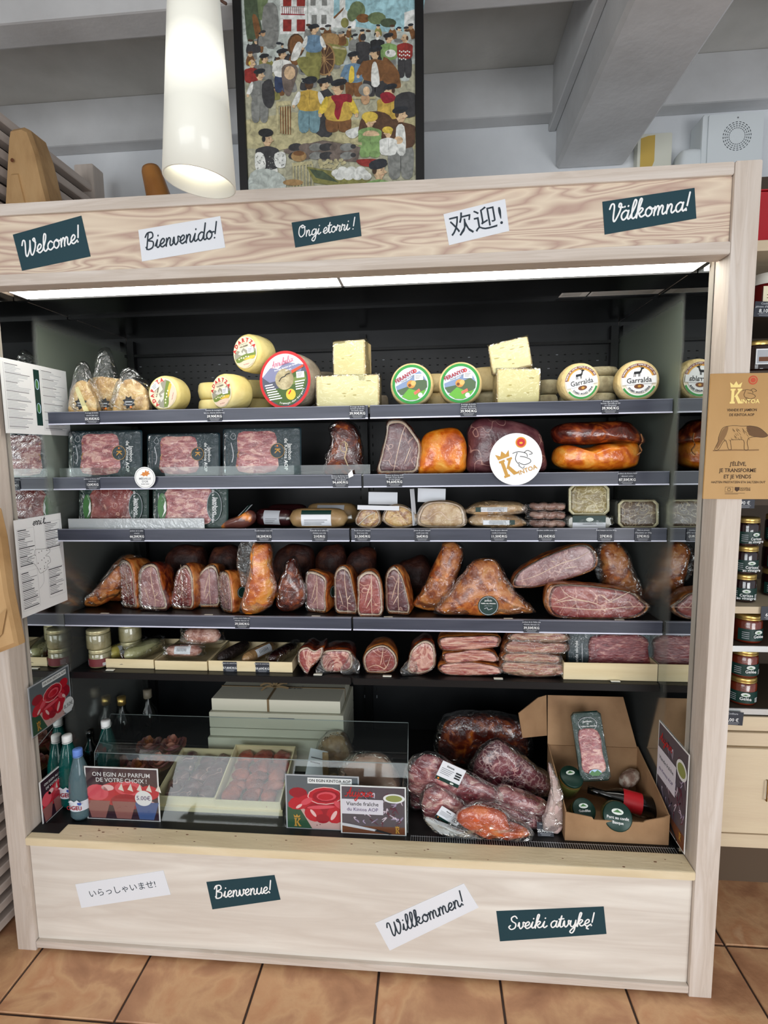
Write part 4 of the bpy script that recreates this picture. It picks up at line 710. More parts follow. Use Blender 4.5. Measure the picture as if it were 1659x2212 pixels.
# shelf three: puddings, sausages, terrines
def sausage(p0, p1, r, label, m, name='sausage', zb=None, wrap=None, group='sausages on the third shelf', clip=True, bend=0, Mx=None, cat='sausage', wl=(.25, .75), wy=None):
    L_ = (Vector(p1)-Vector(p0)).length; d = Vector(p1)-Vector(p0); t = thing(name, label, cat, p0, (0, 0, math.atan2(d.y, d.x)), group)
    pts = []; rr = []
    for i in range(15):
        s_ = i/14; e = min(1, math.sqrt(max(0, 1-(2*s_-1)**6))); pts.append((s_*L_, bend*math.sin(s_*math.pi), d.z*s_+0)); rr.append(max(.003, r*e))
    MB().tube(pts, rr, m, 16).build('meat', t)
    if clip: MB().tube([(L_-.002, 0, d.z), (L_+.012, 0, d.z+.003)], [.004, .007], P('crimped_end', (190, 190, 186), .3, .3), 8).tube([(.002, 0, 0), (-.010, 0, -.002)], [.004, .006], P('crimped_end'), 8).build('clip', t)
    if wrap:
        b = MB(); n = 12
        for mt, a0, a1 in ((wrap, -.75, .45), (DKG if wrap is PAPER else wrap, .45, .95)):
            vs = []; 
            for i in range(n+1):
                a = a0+(a1-a0)*i/n
                for x in (wl[0]*L_, wl[1]*L_): vs.append((x, bend*.9-math.cos(a)*r*1.025, math.sin(a)*r*1.025+d.z*x/L_))
            b.add(vs, [(2*i, 2*i+1, 2*i+3, 2*i+2) for i in range(n)], mt, True)
        b.build('label', t)
        b = MB(); yy = bend*.9-r*1.035
        for k in range(3): b.rect((wl[0]+.05)*L_, -r*(.05+.2*k), (wl[1]-.06-.05*k)*L_, -r*(.11+.2*k), yy, GRY)
        b.build('print', t)
    return t
def V(u, v, Y): return tuple(at(u, v, Y=Y))
r = .03; a = at(625, 1115, Y=.275); c = at(752, 1115, Y=.275)
sausage((a.x, .275, Z3+.032), (c.x, .275, Z3+.032), .0315, 'plump tan sausage with green and white label, clipped ends', TANS, wrap=PAPER, wl=(.24, .74))
a = at(660, 1080, Y=.36); c = at(775, 1080, Y=.36); sausage((a.x, .36, Z3+.036), (c.x, .36, Z3+.036), .036, 'dark tan sausage with grey label behind the plump one', TANS, wrap=LGR)
a = at(560, 1110, Y=.29); c = at(635, 1110, Y=.29); sausage((a.x-.02, .31, Z3+.032), (c.x, .295, Z3+.03), .029, 'dark pudding in casing with pale label, left of the tan sausage', SAUS, wrap=LGR, wl=(.3, .7))
sausage((a.x-.0, .37, Z3+.035), (c.x+.03, .37, Z3+.035), .033, 'dark pudding in casing further back', SAUS, clip=False)
ham_whole([(480, 1133), (490, 1122), (515, 1112), (540, 1102), (552, 1110), (548, 1124), (520, 1134)], .262, .025, Z3, 'flat dark blood sausage with orange pepper end', T('pepper_pudding', [(0, (50, 24, 24)), (.52, (92, 50, 42)), (.6, (214, 130, 40)), (1, (226, 150, 60))], 7, rough=.3, bump=.2, coat=.6), 'blood_sausage', 'sausages on the third shelf', seed=3, cat='sausage')
cx_ = at(533, 1095, Y=.30).x
tagged(MB().add([(-.03, .012, .02), (.0, -.01, .03), (.022, .03, .062), (-.002, .05, .055)], [(0, 1, 2, 3)], PAPER).add([(-.016, .002, .0255), (-.006, -.006, .0285), (.014, .034, .0595), (.004, .042, .057)], [(0, 1, 2, 3)], DKG, False, Matrix.Translation((0, -.001, .001))).build('pack_label', loc=(cx_, .265, Z3+.012)), 'tilted white and green paper label over the blood sausages', 'label')
ROLL = T('rolled_pork_end', [(0, (96, 50, 34)), (.4, (156, 104, 60)), (.6, (214, 176, 112)), (1, (190, 120, 60))], 22, detail=4, dist=1.5, rough=.3, bump=.3, coat=.6)
for pts, lab, kn, sd in (([(768, 1128), (772, 1108), (788, 1096), (812, 1097), (822, 1112), (818, 1130), (795, 1136)], 'stuffed pork roll tied with string, third shelf centre', True, 1), ([(826, 1122), (832, 1100), (850, 1090), (878, 1094), (900, 1112), (895, 1130), (855, 1136)], 'second stuffed pork roll, in an opened clear bag', False, 5)):
    t = ham_cut(pts, .265, .09, Z3, lab, ROLL, PALS, (), 'pork_roll', 'pork rolls on the third shelf', sd, cat='meat')
    if kn: MB().tube([(-.03, -.006, .012), (0, -.009, .04), (.022, -.006, .05), (.018, -.002, .03)], .0016, P('string_white', (226, 216, 196), .7)).build('string', t)
for (u0, v0, u1, v1), Y, lab, rz in (((796, 1063, 858, 1090), .30, 'white paper label standing over the tied pork roll', .1), ((888, 1056, 905, 1135), .262, 'narrow folded edge of a white card between pork joints', 1.1), ((902, 1055, 962, 1085), .30, 'blank white card behind the round pork shank', 0), ((772, 1092, 862, 1102), .25, 'thin label lying over the second pork roll', 0)):
    a = at(u0, v1, Y=Y); c = at(u1, v0, Y=Y); tagged(MB().box(-(c.x-a.x)/2, (c.x-a.x)/2, 0, .0012, 0, c.z-a.z, PAPER).build('paper_card', loc=((a.x+c.x)/2, Y, a.z), rot=(-.1, .03, rz)), lab, 'card')
ham_cut([(901, 1130), (905, 1100), (925, 1084), (965, 1082), (998, 1092), (1008, 1115), (1002, 1134), (950, 1137)], .265, .09, Z3, 'rounded pork shank cut across, pale fat and grey meat', PALS, PALS, ([(-.6, .3), (-.1, .6), (.3, .3), (.7, .4)],), 'pork_shank', None, 7, cat='meat')
for k, (pts, Y, z_, lab) in enumerate((([(1016, 1130), (1022, 1112), (1060, 1108), (1105, 1112), (1135, 1124), (1128, 1134), (1060, 1136)], .28, Z3, 'vacuum-packed trotter roll, lower one'), ([(1006, 1104), (1028, 1086), (1070, 1082), (1118, 1084), (1136, 1098), (1115, 1110), (1040, 1112)], .28, at(1060, 1112, Y=.28).z, 'vacuum-packed trotter roll, upper one'))):
    t = ham_whole(pts, Y, .035, z_, lab+' with green and white label', PALS, 'trotter_roll', 'trotter rolls on the third shelf', .002, seed=k, bag=1, cat='meat')
    b = MB().box(-.048, .03, -.036, -.034, .013, .027, PAPER).box(-.064 if k else .03, -.048 if k else .046, -.0362, -.034, .013, .027, DKG)
    for j in range(3): b.rect(-.03, .0155+.004*j, .02, .0165+.004*j, -.0364, GRY)
    b.build('label', t)
for k, (v, lab) in enumerate(((1126, 'bottom'), (1106, 'middle'), (1086, 'top'))):
    a = at(1144, v, Y=.27); c = at(1221, v, Y=.27); z_ = Z3+.0125+k*.0265; t = thing('small_sausage', 'small grey-pink linked sausage, %s of the stack of three' % lab, 'sausage', (a.x, .27, z_), group='small linked sausages')
    MB().tube([((c.x-a.x)*i/20, .004*math.sin(i*.9), .002*math.sin(i)) for i in range(21)], [.0115*min(1, math.sqrt(max(.02, 1-(i/10-1)**8)))*(1-.12*(abs(i % 5) < 1)) for i in range(21)], GRYS, 12).build('meat', t)
    MB().pillow(catmull([(-.006, -.012), (.095, -.012), (.104, 0), (.095, .012), (-.006, .012), (-.012, 0)], 3, True), .014, FILM, 0, amp=.002, fr=60, seed=k).build('vacuum_film', t)
def octo(u0, v0, u1, v1, Y, zb, meat, label, tilt=.1):
    a = at(u0, v0, Y=Y); c = at(u1, v1, Y=Y); w_ = (c.x-a.x)/2; z = c.z if zb is None else zb; h = a.z-z; k = .012
    t = thing('terrine_tray', label, 'terrine', ((a.x+c.x)/2, Y, z), (-tilt, 0, 0), 'octagonal terrine trays')
    o = [(-w_+k, 0), (w_-k, 0), (w_, k), (w_, h-k), (w_-k, h), (-w_+k, h), (-w_, h-k), (-w_, k)]; cr = P('ivory_tray', (226, 214, 172), .4)
    MB().loft([(0, 1), (.003, 1.0), (.02, .85)], o, cr).build('tray', t); MB().pillow(shr(o, .88), .003, meat, -.0002, p=6, K=4, back=.1, amp=.0008, fr=60).build('terrine', t); MB().pillow([(a*1.05, b-.0*h) for a, b in o], .005, FILM, -.001, p=5, K=4, back=.1, amp=.002, fr=50).build('film', t); return t
octo(1337, 1080, 1423, 1133, .262, Z3, TERR, 'octagonal tray of dark marbled terrine, third shelf right end')
t = thing('terrine_pack', 'flat film-wrapped terrine with green and white label, under the octagonal tray', 'terrine', (at(1272, 1115, Y=.27).x, .262, Z3)); w_ = .062
MB().box(-w_, w_, 0, .06, 0, .034, P('terrine_film_base', (150, 150, 140), .3, coat=.5), bev=.006).build('tray', t); MB().box(-w_*.8, w_*.75, -.002, -.0005, .017, .036, DKG).box(-w_*.8, w_*.75, -.002, -.0005, .001, .017, PAPER).box(-w_*.8, w_*.75, -.002, .05, .036, .037, DKG).disc(0, .026, .011, -.0025, P('logo_white', (214, 222, 216), .5), .006, 16).rect(-.02, .0115, .02, .0135, -.0025, GRY).build('label', t)
MB().pillow(catmull([(-w_*1.25, .001), (w_*1.25, .001), (w_*1.3, .02), (w_*1.1, .038), (-w_*1.1, .038), (-w_*1.3, .02)], 3, True), .034, BAG, .03, amp=.003, fr=50).build('clear_bag', t)
octo(1230, 1047, 1317, 1099, .275, Z3+.038, T('pale_terrine', [(0, (110, 92, 52)), (.5, (156, 138, 84)), (1, (206, 190, 130))], 20, detail=5, rough=.3, bump=.3, coat=.5, veins=(20, .05, (226, 214, 170), .2)), 'octagonal tray of pale jellied terrine on top of the labelled pack')
t = thing('terrine_pack', 'film-wrapped terrine with dark green label behind the marbled one', 'terrine', (at(1372, 1080, Y=.33).x, .34, Z3)); MB().box(-.055, .055, 0, .06, 0, .074, P('terrine_film_base'), bev=.006).build('tray', t); MB().box(-.048, .05, -.002, -.0005, .052, .072, DKG).disc(0, .062, .010, -.0025, P('logo_white'), .005, 14).build('label', t)
for _n, _c in dict(poster_rose=(224, 84, 98), poster_red=(196, 30, 48), poster_crimson=(160, 18, 40), poster_fat=(240, 196, 194), poster_pale=(226, 170, 160)).items(): P(_n, _c, .4)
# ================================================================= shelf four: ham joints
Z4 = TOP[3]+.0004; Z5 = TOP[4]+.0004; ZD = .3705
def yb(pts, z, lo=.243):
    u, v = max(pts, key=lambda p: p[1]); return max(lo, at(u, v, Z=z).y)
G4 = 'ham joints standing on the fourth shelf'
SE = {'a': ([(-.1, .97), (-.05, .7), (.0, .45), (.15, .2), (.1, .02)], [(.0, .45), (.3, .5), (.6, .4)]),
      'b': ([(.05, .98), (0, .7), (.1, .45), (.2, .25), (.2, .02)], [(.2, .25), (.5, .22)], [(.2, .3), (.45, .4)], [(-.5, .5), (-.2, .2)]),
      'c': ([(.1, .98), (.15, .7), (.1, .4), (.15, .02)], [(-.4, .3), (-.2, .5), (.1, .75)], [(.1, .4), (-.3, .2)]),
      'd': ([(-.4, .92), (-.3, .6), (.0, .35), (.3, .02)], [(0, .35), (.5, .15)], [(-.35, .7), (-.7, .5)])}
def std(pts, label, **k):
    dep = k.pop('dep', .10); return ham_cut(pts, yb(pts, Z4), dep, Z4, label, **dict(dict(group=G4, rind=RIND), **k))
std([(262, 1313), (255, 1265), (252, 1225), (263, 1208), (282, 1214), (293, 1240), (297, 1280), (300, 1313)], 'ham joint with orange rind turned right, first of the left row', face=HAMR, seams=SE['a'], yaw=-.35, seed=1, taper=.9)
std([(305, 1319), (298, 1270), (300, 1232), (320, 1216), (340, 1222), (350, 1262), (362, 1300), (358, 1319)], 'brownish ham joint with a branching white seam, second of the left row', face=HAMM, seams=SE['b'], rind=SMOK, yaw=-.1, seed=2)
std([(366, 1316), (373, 1270), (382, 1235), (403, 1217), (418, 1235), (422, 1275), (418, 1316)], 'pointed ham joint with pale vertical seam, third of the left row', face=HAMR, seams=SE['c'], yaw=-.22, seed=3)
std([(432, 1312), (427, 1275), (430, 1240), (450, 1220), (468, 1225), (475, 1260), (472, 1312)], 'mauve round-topped ham joint, fourth of the left row', face=HAMM, seams=SE['c'], seed=4)
std([(478, 1320), (467, 1280), (466, 1250), (480, 1233), (498, 1240), (506, 1275), (508, 1322)], 'pale-streaked ham joint with orange side and green seal', face=HAMM, seams=SE['d'], yaw=-.55, seed=5, side=.04, dep=.085)
std([(662, 1322), (658, 1285), (657, 1250), (664, 1233), (690, 1236), (708, 1250), (706, 1290), (704, 1323)], 'block-shaped mauve ham joint with dark seal on its side', face=HAMM, seams=SE['c'], yaw=-.3, seed=6, side=.04, dep=.085)
std([(727, 1325), (722, 1280), (722, 1240), (735, 1222), (754, 1230), (765, 1270), (771, 1327)], 'slender ham joint with a long seam and dark meat, left of the shelf split', face=HAMD, seams=SE['b'], yaw=-.12, seed=7)
std([(776, 1333), (773, 1285), (774, 1245), (798, 1231), (818, 1245), (826, 1290), (822, 1333)], 'reddish ham joint with a pale cord line, right of the shelf split', face=HAMR, seams=SE['c'], seed=8)
std([(838, 1327), (832, 1280), (833, 1240), (850, 1222), (868, 1240), (880, 1280), (884, 1327)], 'ham joint half red, half orange rind, right end of the row', face=HAMD, seams=SE['c'], yaw=-.2, seed=9)
G5 = 'whole hams on the fourth shelf'
ham_whole([(525, 1325), (530, 1285), (540, 1230), (548, 1178), (560, 1171), (583, 1175), (588, 1220), (596, 1270), (588, 1305), (572, 1322), (545, 1331)], .262, .045, Z4, 'upright orange whole ham in a bag gathered at the top', RINDB, group=G5, seed=11, bag=2, amp=.006)
ham_whole([(600, 1305), (600, 1270), (612, 1235), (625, 1210), (640, 1207), (650, 1245), (660, 1275), (655, 1305), (630, 1320), (612, 1318)], .30, .04, Z4, 'reddish brown bone ham between two cut joints', SMOK, group=G5, seed=12, bag=1, amp=.006)
ham_whole([(895, 1310), (910, 1280), (935, 1230), (950, 1190), (960, 1172), (985, 1172), (1000, 1200), (985, 1260), (975, 1310), (940, 1322)], .33, .04, Z4, 'tall narrow orange ham leaning left of the triangular one', RIND, group=G5, seed=13, bag=1, amp=.006)
t = ham_whole([(948, 1322), (955, 1300), (985, 1262), (1015, 1222), (1030, 1208), (1065, 1208), (1080, 1225), (1100, 1262), (1130, 1295), (1148, 1315), (1140, 1322), (1050, 1326)], .285, .04, Z4, 'big triangular orange ham with a round green seal', RIND, group=G5, seed=14, bag=1, amp=.005, seal=(.006, .042, .031))
ham_cut([(1106, 1268), (1108, 1248), (1128, 1228), (1180, 1200), (1240, 1178), (1272, 1176), (1290, 1195), (1292, 1220), (1270, 1236), (1200, 1258), (1145, 1270)], .30, .10, at(1120, 1270, Y=.30).z, 'long mauve ham half lying across the red one, fourth shelf', HAMM, RIND, ([(-.85, .15), (-.4, .3), (.1, .55), (.5, .68), (.8, .85)], [(-.1, .62), (.0, .6)], [(.2, .45), (.5, .5)]), 'ham_half', 'ham halves on the fourth shelf', 15, fs=.93)
ham_cut([(1178, 1300), (1180, 1275), (1195, 1262), (1250, 1262), (1320, 1268), (1370, 1277), (1390, 1290), (1405, 1303), (1380, 1320), (1320, 1324), (1240, 1323), (1195, 1318)], .255, .11, Z4, 'long red ham half with white fat seam, in front at the right', HAMR, RIND, ([(-.97, .38), (-.5, .32), (.0, .28), (.5, .36), (.98, .38)], [(-.8, .5), (-.55, .65)], [(-.7, .85), (-.5, .62), (-.1, .48), (.2, .3)], [(-.85, .45), (-.5, .55), (-.2, .5)], [(.2, .48), (.6, .8)], [(.05, .7), (.25, .5)]), 'ham_half', 'ham halves on the fourth shelf', 16, fs=.92)
ham_whole([(1300, 1280), (1298, 1240), (1292, 1200), (1300, 1175), (1330, 1172), (1352, 1190), (1368, 1230), (1384, 1262), (1384, 1290), (1340, 1300)], .40, .045, Z4, 'brown-orange bagged ham leaning behind the red half', RIND, group=G5, seed=17, bag=2, amp=.006)
for pts, Y, lab, sd in (([(190, 1312), (187, 1298), (205, 1280), (240, 1240), (256, 1222), (268, 1220), (270, 1260), (252, 1290), (215, 1312)], .34, 'orange bagged shank pointing at the left mirror', 18), ([(205, 1285), (215, 1262), (245, 1222), (270, 1200), (300, 1205), (310, 1262), (260, 1290)], .40, 'dim orange shank behind the first joints', 19)):
    ham_whole(pts, Y, .045, Z4, lab, RIND, 'ham_shank', 'ham shanks by the left mirror', .005, seed=sd, bag=1)
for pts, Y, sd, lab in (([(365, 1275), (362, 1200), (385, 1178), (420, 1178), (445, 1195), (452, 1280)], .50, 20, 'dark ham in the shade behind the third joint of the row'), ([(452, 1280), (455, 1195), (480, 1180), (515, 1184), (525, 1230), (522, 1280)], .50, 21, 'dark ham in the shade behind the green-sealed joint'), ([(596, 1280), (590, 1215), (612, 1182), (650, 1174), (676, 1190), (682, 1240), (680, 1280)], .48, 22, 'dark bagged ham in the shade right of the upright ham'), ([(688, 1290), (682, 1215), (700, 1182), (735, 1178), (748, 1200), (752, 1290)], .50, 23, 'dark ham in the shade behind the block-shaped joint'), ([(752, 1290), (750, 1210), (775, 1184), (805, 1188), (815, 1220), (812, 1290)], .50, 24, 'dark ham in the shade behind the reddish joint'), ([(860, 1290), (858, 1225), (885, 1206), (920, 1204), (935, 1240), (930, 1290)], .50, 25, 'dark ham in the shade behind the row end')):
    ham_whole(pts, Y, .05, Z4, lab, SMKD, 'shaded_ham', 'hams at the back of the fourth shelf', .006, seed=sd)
# ================================================================= shelf five
def crate(u0, v0, u1, v1, Y, dep, zb, label, group='small wooden crates', h=None):
    a = at(u0, v0, Y=Y); c = at(u1, v1, Y=Y); w_ = (c.x-a.x)/2; h = h or a.z-zb; t = thing('wooden_crate', label, 'crate', ((a.x+c.x)/2, Y, zb), group=group); k = .003
    MB().box(-w_, w_, 0, k, 0, h, WOODC).build('front_board', t); MB().box(-w_, w_, dep-k, dep, 0, h, WOODC).build('rear_board', t)
    for s in (-1, 1): x = sorted((s*w_, s*(w_-k))); MB().box(x[0], x[1], k, dep-k, 0, h, WOODC).build('side_board', t)
    MB().box(-w_+k, w_-k, k, dep-k, 0, .003, WOODC).build('base_board', t); return t, (a.x+c.x)/2, w_, h
crate(228, 1423, 333, 1450, .262, .20, Z5, 'pale wooden crate of yellow foie gras sausages, left')
crate(334, 1427, 448, 1455, .255, .20, Z5, 'pale wooden crate of pink sausages with barcode label')
t5, cx5, w5, h5 = crate(450, 1427, 632, 1456, .255, .18, Z5, 'long pale wooden crate with two dark price tags')
for u, pr_ in ((497, '57,80€/KG'), (567, '59,60€/KG')):
    x = at(u, 1442, Y=.255).x-cx5; tag_mesh(x, h5*.45, .046, pr_, ('Magret de canard fumé',), .034, y=-.0015).build('price_tag', t5)
crate(1218, 1431, 1420, 1463, .25, .17, Z5, 'long pale wooden crate under the dried meat tray, right end')
YEL = T('yellow_foie_gras', [(0, (146, 132, 50)), (.5, (186, 172, 84)), (1, (214, 204, 128))], 18, detail=4, rough=.28, bump=.15, coat=.7); GYEL = T('pale_green_foie_gras', [(0, (140, 138, 92)), (.5, (180, 178, 130)), (1, (214, 210, 168))], 18, detail=4, rough=.28, bump=.15, coat=.7)
PNKS = T('pink_coarse_sausage', [(0, (120, 74, 66)), (.45, (170, 118, 104)), (.6, (198, 152, 136)), (1, (226, 190, 176))], 40, detail=5, rough=.3, bump=.4, coat=.6)
def lay(u, v, Y, L_, r, m, label, rz, name='sausage', wrap=None, film_=True, zb=None, group='sausages in the small crates', cat='sausage', flat_=1, el=0):
    p = at(u, v, Y=Y); t = thing(name, label, cat, (p.x, Y, zb), (0, 0, rz), group); pts = []; rr = []
    for i in range(13): s_ = i/12; pts.append(((s_-.5)*L_, 0, r*flat_+.001+el*s_)); rr.append(max(.004, r*math.sqrt(max(0.02, 1-(2*s_-1)**4))))
    b = MB(); b.tube(pts, rr, m, 16); b.v = [(a, b_, (c-r)*flat_+r*flat_) for a, b_, c in b.v]; b.build('meat', t)
    if wrap:
        b = MB(); vs = []
        for i in range(9):
            a = -.2+1.3*i/8
            for x in (-.2*L_, .25*L_): vs.append((x, -math.cos(a)*r*1.02, (math.sin(a)*r*1.04)*flat_+r*flat_+el*(x/L_+.5)))
        b.add(vs, [(2*i, 2*i+1, 2*i+3, 2*i+2) for i in range(8)], wrap, True)
        for k in range(7):
            x = -.12*L_+k*.04*L_; a = .25; b.add([(x, -math.cos(a)*r*1.05, math.sin(a)*r*flat_*1.06+r*flat_), (x+.014*L_, -math.cos(a)*r*1.05, math.sin(a)*r*flat_*1.06+r*flat_), (x+.014*L_, -math.cos(.7)*r*1.05, math.sin(.7)*r*flat_*1.06+r*flat_), (x, -math.cos(.7)*r*1.05, math.sin(.7)*r*flat_*1.06+r*flat_)], [(0, 1, 2, 3)], INK)
        b.build('barcode_label', t)
    if film_: MB().pillow(catmull([(-L_*.54, 0), (L_*.54, 0), (L_*.58, r), (L_*.5, r*2.05*flat_+el), (-L_*.5, r*2.05*flat_), (-L_*.58, r)], 3, True), r*1.1, FILM, 0, amp=.002, fr=60).build('film', t)
    return t
lay(268, 1410, .35, .15, .026, YEL, 'yellow foie gras roll with grey label in the left crate', 1.1, wrap=LGR, zb=Z5+.004, name='foie_gras_roll')
lay(310, 1408, .35, .15, .027, GYEL, 'pale glossy foie gras roll at the right of the left crate', 1.2, zb=Z5+.004, name='foie_gras_roll')
lay(398, 1420, .32, .125, .021, PNKS, 'pink coarse sausage with barcode label inside the crate', .02, wrap=PAPER, zb=Z5+.02)
lay(438, 1390, .33, .13, .027, PNKS, 'pink coarse sausage lying on top of its crate', -.03, zb=Z5+.066)
lay(505, 1400, .345, .16, .021, T('peppered_duck', [(0, (18, 12, 12)), (.5, (34, 24, 22)), (1, (60, 48, 44))], 40, rough=.5, bump=.6), 'black peppered duck breast in the long crate', 1.25, name='duck_breast', zb=Z5+.01, film_=False, cat='meat', group='duck breasts in the long crate')
lay(560, 1400, .345, .16, .021, T('pale_duck_fat', [(0, (120, 88, 52)), (1, (176, 140, 96))], 30, rough=.4, bump=.4, coat=.4), 'tan duck breast with a white label, middle of the long crate', 1.15, name='duck_breast', wrap=PAPER, zb=Z5+.01, film_=False, cat='meat', group='duck breasts in the long crate')
lay(612, 1400, .345, .15, .021, SAUS, 'dark duck breast at the right of the long crate', 1.2, name='duck_breast', zb=Z5+.01, cat='meat', group='duck breasts in the long crate')
def jar(x, y, z, r, h, fill, label, lid=None, lab=None, name='jar', group=None, word=None, rot=0, logo=True, squat=False):
    t = thing(name, label, 'jar', (x, y, z), (0, 0, rot), group); gl = 'jar_'+fill[0]; m = fill[1]
    k = .17*h
    MB().lathe([(r*.86, .0), (r*.97, h*.03), (r, h*.1), (r, h*.72), (r*.93, h*.8)], m, n=24).build('contents', t)
    MB().lathe([(r*.88, -.0), (r*.99, h*.02), (r*1.02, h*.1), (r*1.02, h*.73), (r*.95, h*.82), (r*.9, h*.84)], GLJ, n=24, caps=False).build('glass', t)
    b = MB(); b.lathe([(r*.93, h*.82), (r*.97, h*.825), (r*.97, h*.96), (r*.92, h), (0.001, h)], lid or LIDG, n=24, caps=False).lathe([(r*.975, h*.82), (r*.99, h*.84), (r*.975, h*.86)], lid or LIDG, n=24, caps=False).build('lid', t)
    if lab:
        b = MB(); n = 14; vs = []; rr = r*1.035
        for i in range(n+1):
            a = -math.pi/2-1.35+2.7*i/n
            for zz in (h*.10, h*.52): vs.append((rr*math.cos(a), rr*math.sin(a), zz))
        b.add(vs, [(2*i, 2*i+2, 2*i+3, 2*i+1) for i in range(n)], lab, True)
        def cyl(x0, z0, x1, z1, mm, e=.0007):
            v = []; 
            for i in range(5):
                a = -math.pi/2+(x0+(x1-x0)*i/4)/rr
                for zz in (z0, z1): v.append(((rr+e)*math.cos(a), (rr+e)*math.sin(a), zz))
            b.add(v, [(2*i, 2*i+2, 2*i+3, 2*i+1) for i in range(4)], mm)
        if logo: b.disc(0, h*.42, r*.32, -rr-.0012, P('logo_white', (214, 222, 216), .5), r*.16, 18); b.poly([(-r*.2, h*.4), (0, h*.44), (r*.2, h*.4), (.0, h*.39)], -rr-.0016, P('logo_green', (64, 116, 60), .4))
        if word: 
            for k2, wd in enumerate(word): b.text(wd, 0, h*(.27-.1*k2), r*.34, -rr-.0012, WHT, .012)
        cyl(r*.75, h*.14, r*1.05, h*.3, WHT); 
        for k2 in range(4): cyl(r*(.78+.07*k2), h*.15, r*(.81+.07*k2), h*.29, INK, .001)
        for k2 in range(4): cyl(-r*1.1, h*(.18+.07*k2), -r*.62, h*(.2+.07*k2), LGR)
        b.build('label', t)
    return t
GLJ = film('jar_glass', (236, 240, 238), .05, .05, 0, 10, 0); LIDG = P('gold_jar_lid', (206, 176, 104), .28, .85); LIDW = P('pale_jar_lid', (196, 190, 150), .3, .4)
PATE = ('pate', T('pale_pate', [(0, (146, 132, 92)), (.5, (186, 172, 130)), (1, (212, 200, 160))], 30, rough=.4, bump=.2, coat=.4)); LBR = P('wine_red_label', (110, 44, 48), .5)
xj = at(219, 1440, Y=.285).x
jar(xj, .285, Z5, .0355, .062, PATE, 'glass jar of pale pâté with red label, lower of the stacked pair', LIDW, LBR, group='pâté jars on the fifth shelf', logo=False)
jar(xj-.002, .285, Z5+.0625, .0375, .066, PATE, 'glass jar of pale pâté, upper of the stacked pair', LIDW, None, group='pâté jars on the fifth shelf')
jar(xj+.065, .36, Z5, .0355, .062, PATE, 'lower pâté jar in the second row behind the foie gras crate', LIDW, LBR, group='pâté jars on the fifth shelf', logo=False); jar(xj+.065, .36, Z5+.0625, .037, .066, PATE, 'upper pâté jar in the second row behind the foie gras crate', LIDW, None, group='pâté jars on the fifth shelf')
def st5(pts, label, face=HAMR, **k): return ham_cut(pts, max(.245, yb(pts, Z5)), k.pop('dep', .12), Z5, label, **dict(dict(face=face, rind=SMOK, name='bacon_roll', group='rolled bacon pieces', cat='meat'), **k))
BACR = T('bacon_swirl', [(0, (110, 36, 42)), (.35, (160, 72, 72)), (.5, (226, 180, 164)), (.6, (170, 84, 80)), (.78, (230, 190, 172)), (1, (130, 54, 56))], 14, detail=3, dist=2.2, rough=.3, bump=.2, coat=.6)
st5([(655, 1452), (644, 1430), (645, 1405), (662, 1396), (680, 1405), (698, 1397), (694, 1420), (675, 1440), (664, 1460)], 'pointed piece of rolled bacon beside the long crate', BACR, seed=31)
st5([(700, 1450), (690, 1425), (698, 1406), (730, 1402), (758, 1406), (764, 1430), (755, 1448), (720, 1453)], 'bacon piece in an open bag, second of the rolled ones', BACR, seed=32)
st5([(788, 1448), (784, 1420), (800, 1400), (830, 1392), (855, 1412), (858, 1440), (840, 1455), (800, 1455)], 'orange-edged rolled bacon, third of the rolled ones', HAMR, seed=33, rind=RIND, seams=([(-.7, .2), (-.2, .3), (.3, .2), (.6, .6)], [(.2, .9), (.1, .5), (.0, .3)]))
st5([(880, 1452), (882, 1425), (890, 1400), (915, 1382), (936, 1390), (942, 1420), (935, 1445), (905, 1458)], 'rolled bacon in torn film, right end of the rolled ones', BACR, seed=34)
for (x, z, sc_) in ((700, 1448, 1.0), (885, 1450, 1.1), (756, 1450, .7)):
    p = at(x, z, Y=.24); tagged(MB().pillow(catmull([(-.025, 0), (.02, .0), (.03, .02), (.02, .055), (0, .065), (-.015, .04), (-.03, .02)], 4, True), .010, BAG, 0, amp=.006, fr=60, seed=x).build('bag_end', loc=(p.x, .246+.008, Z5), rot=(0, 0, .2)), {700: 'crumpled clear bag end between the first two bacon rolls', 885: 'crumpled clear bag end at the foot of the right bacon roll', 756: 'small crumpled bag end right of the second bacon roll'}[x], 'plastic bag')
def slab(pts, Y, zb, label, face=BACF, name='bacon_slab', group='stacked bacon slabs', dep=.11, seed=1, bag=False):
    t = ham_cut(pts, Y, dep, zb, label, face, RIND, (), name, group, seed, cat='meat', fs=.95)
    if bag: 
        cx_, z_, q = OL(pts, Y, zb); MB().pillow([(a*1.05, b*1.08) for a, b in q], .03, BAG, .01, amp=.007, fr=40, seed=seed).build('clear_bag', t)
slab([(947, 1448), (950, 1436), (975, 1432), (1020, 1430), (1070, 1438), (1085, 1448), (1078, 1457), (1010, 1460), (965, 1458)], .262, Z5, 'dark bacon slab, bottom of the neat stack of three', seed=41)
slab([(958, 1428), (958, 1412), (990, 1408), (1020, 1402), (1060, 1406), (1076, 1420), (1074, 1430), (1040, 1428), (1000, 1432), (970, 1434)], .268, at(1000, 1433, Y=.268).z, 'bent bacon slab, middle of the neat stack of three', seed=42)
slab([(950, 1400), (950, 1378), (1000, 1374), (1075, 1373), (1078, 1392), (1070, 1398), (1010, 1404), (965, 1405)], .268, at(1000, 1405, Y=.268).z, 'striped bacon slab, top of the neat stack of three', seed=43)
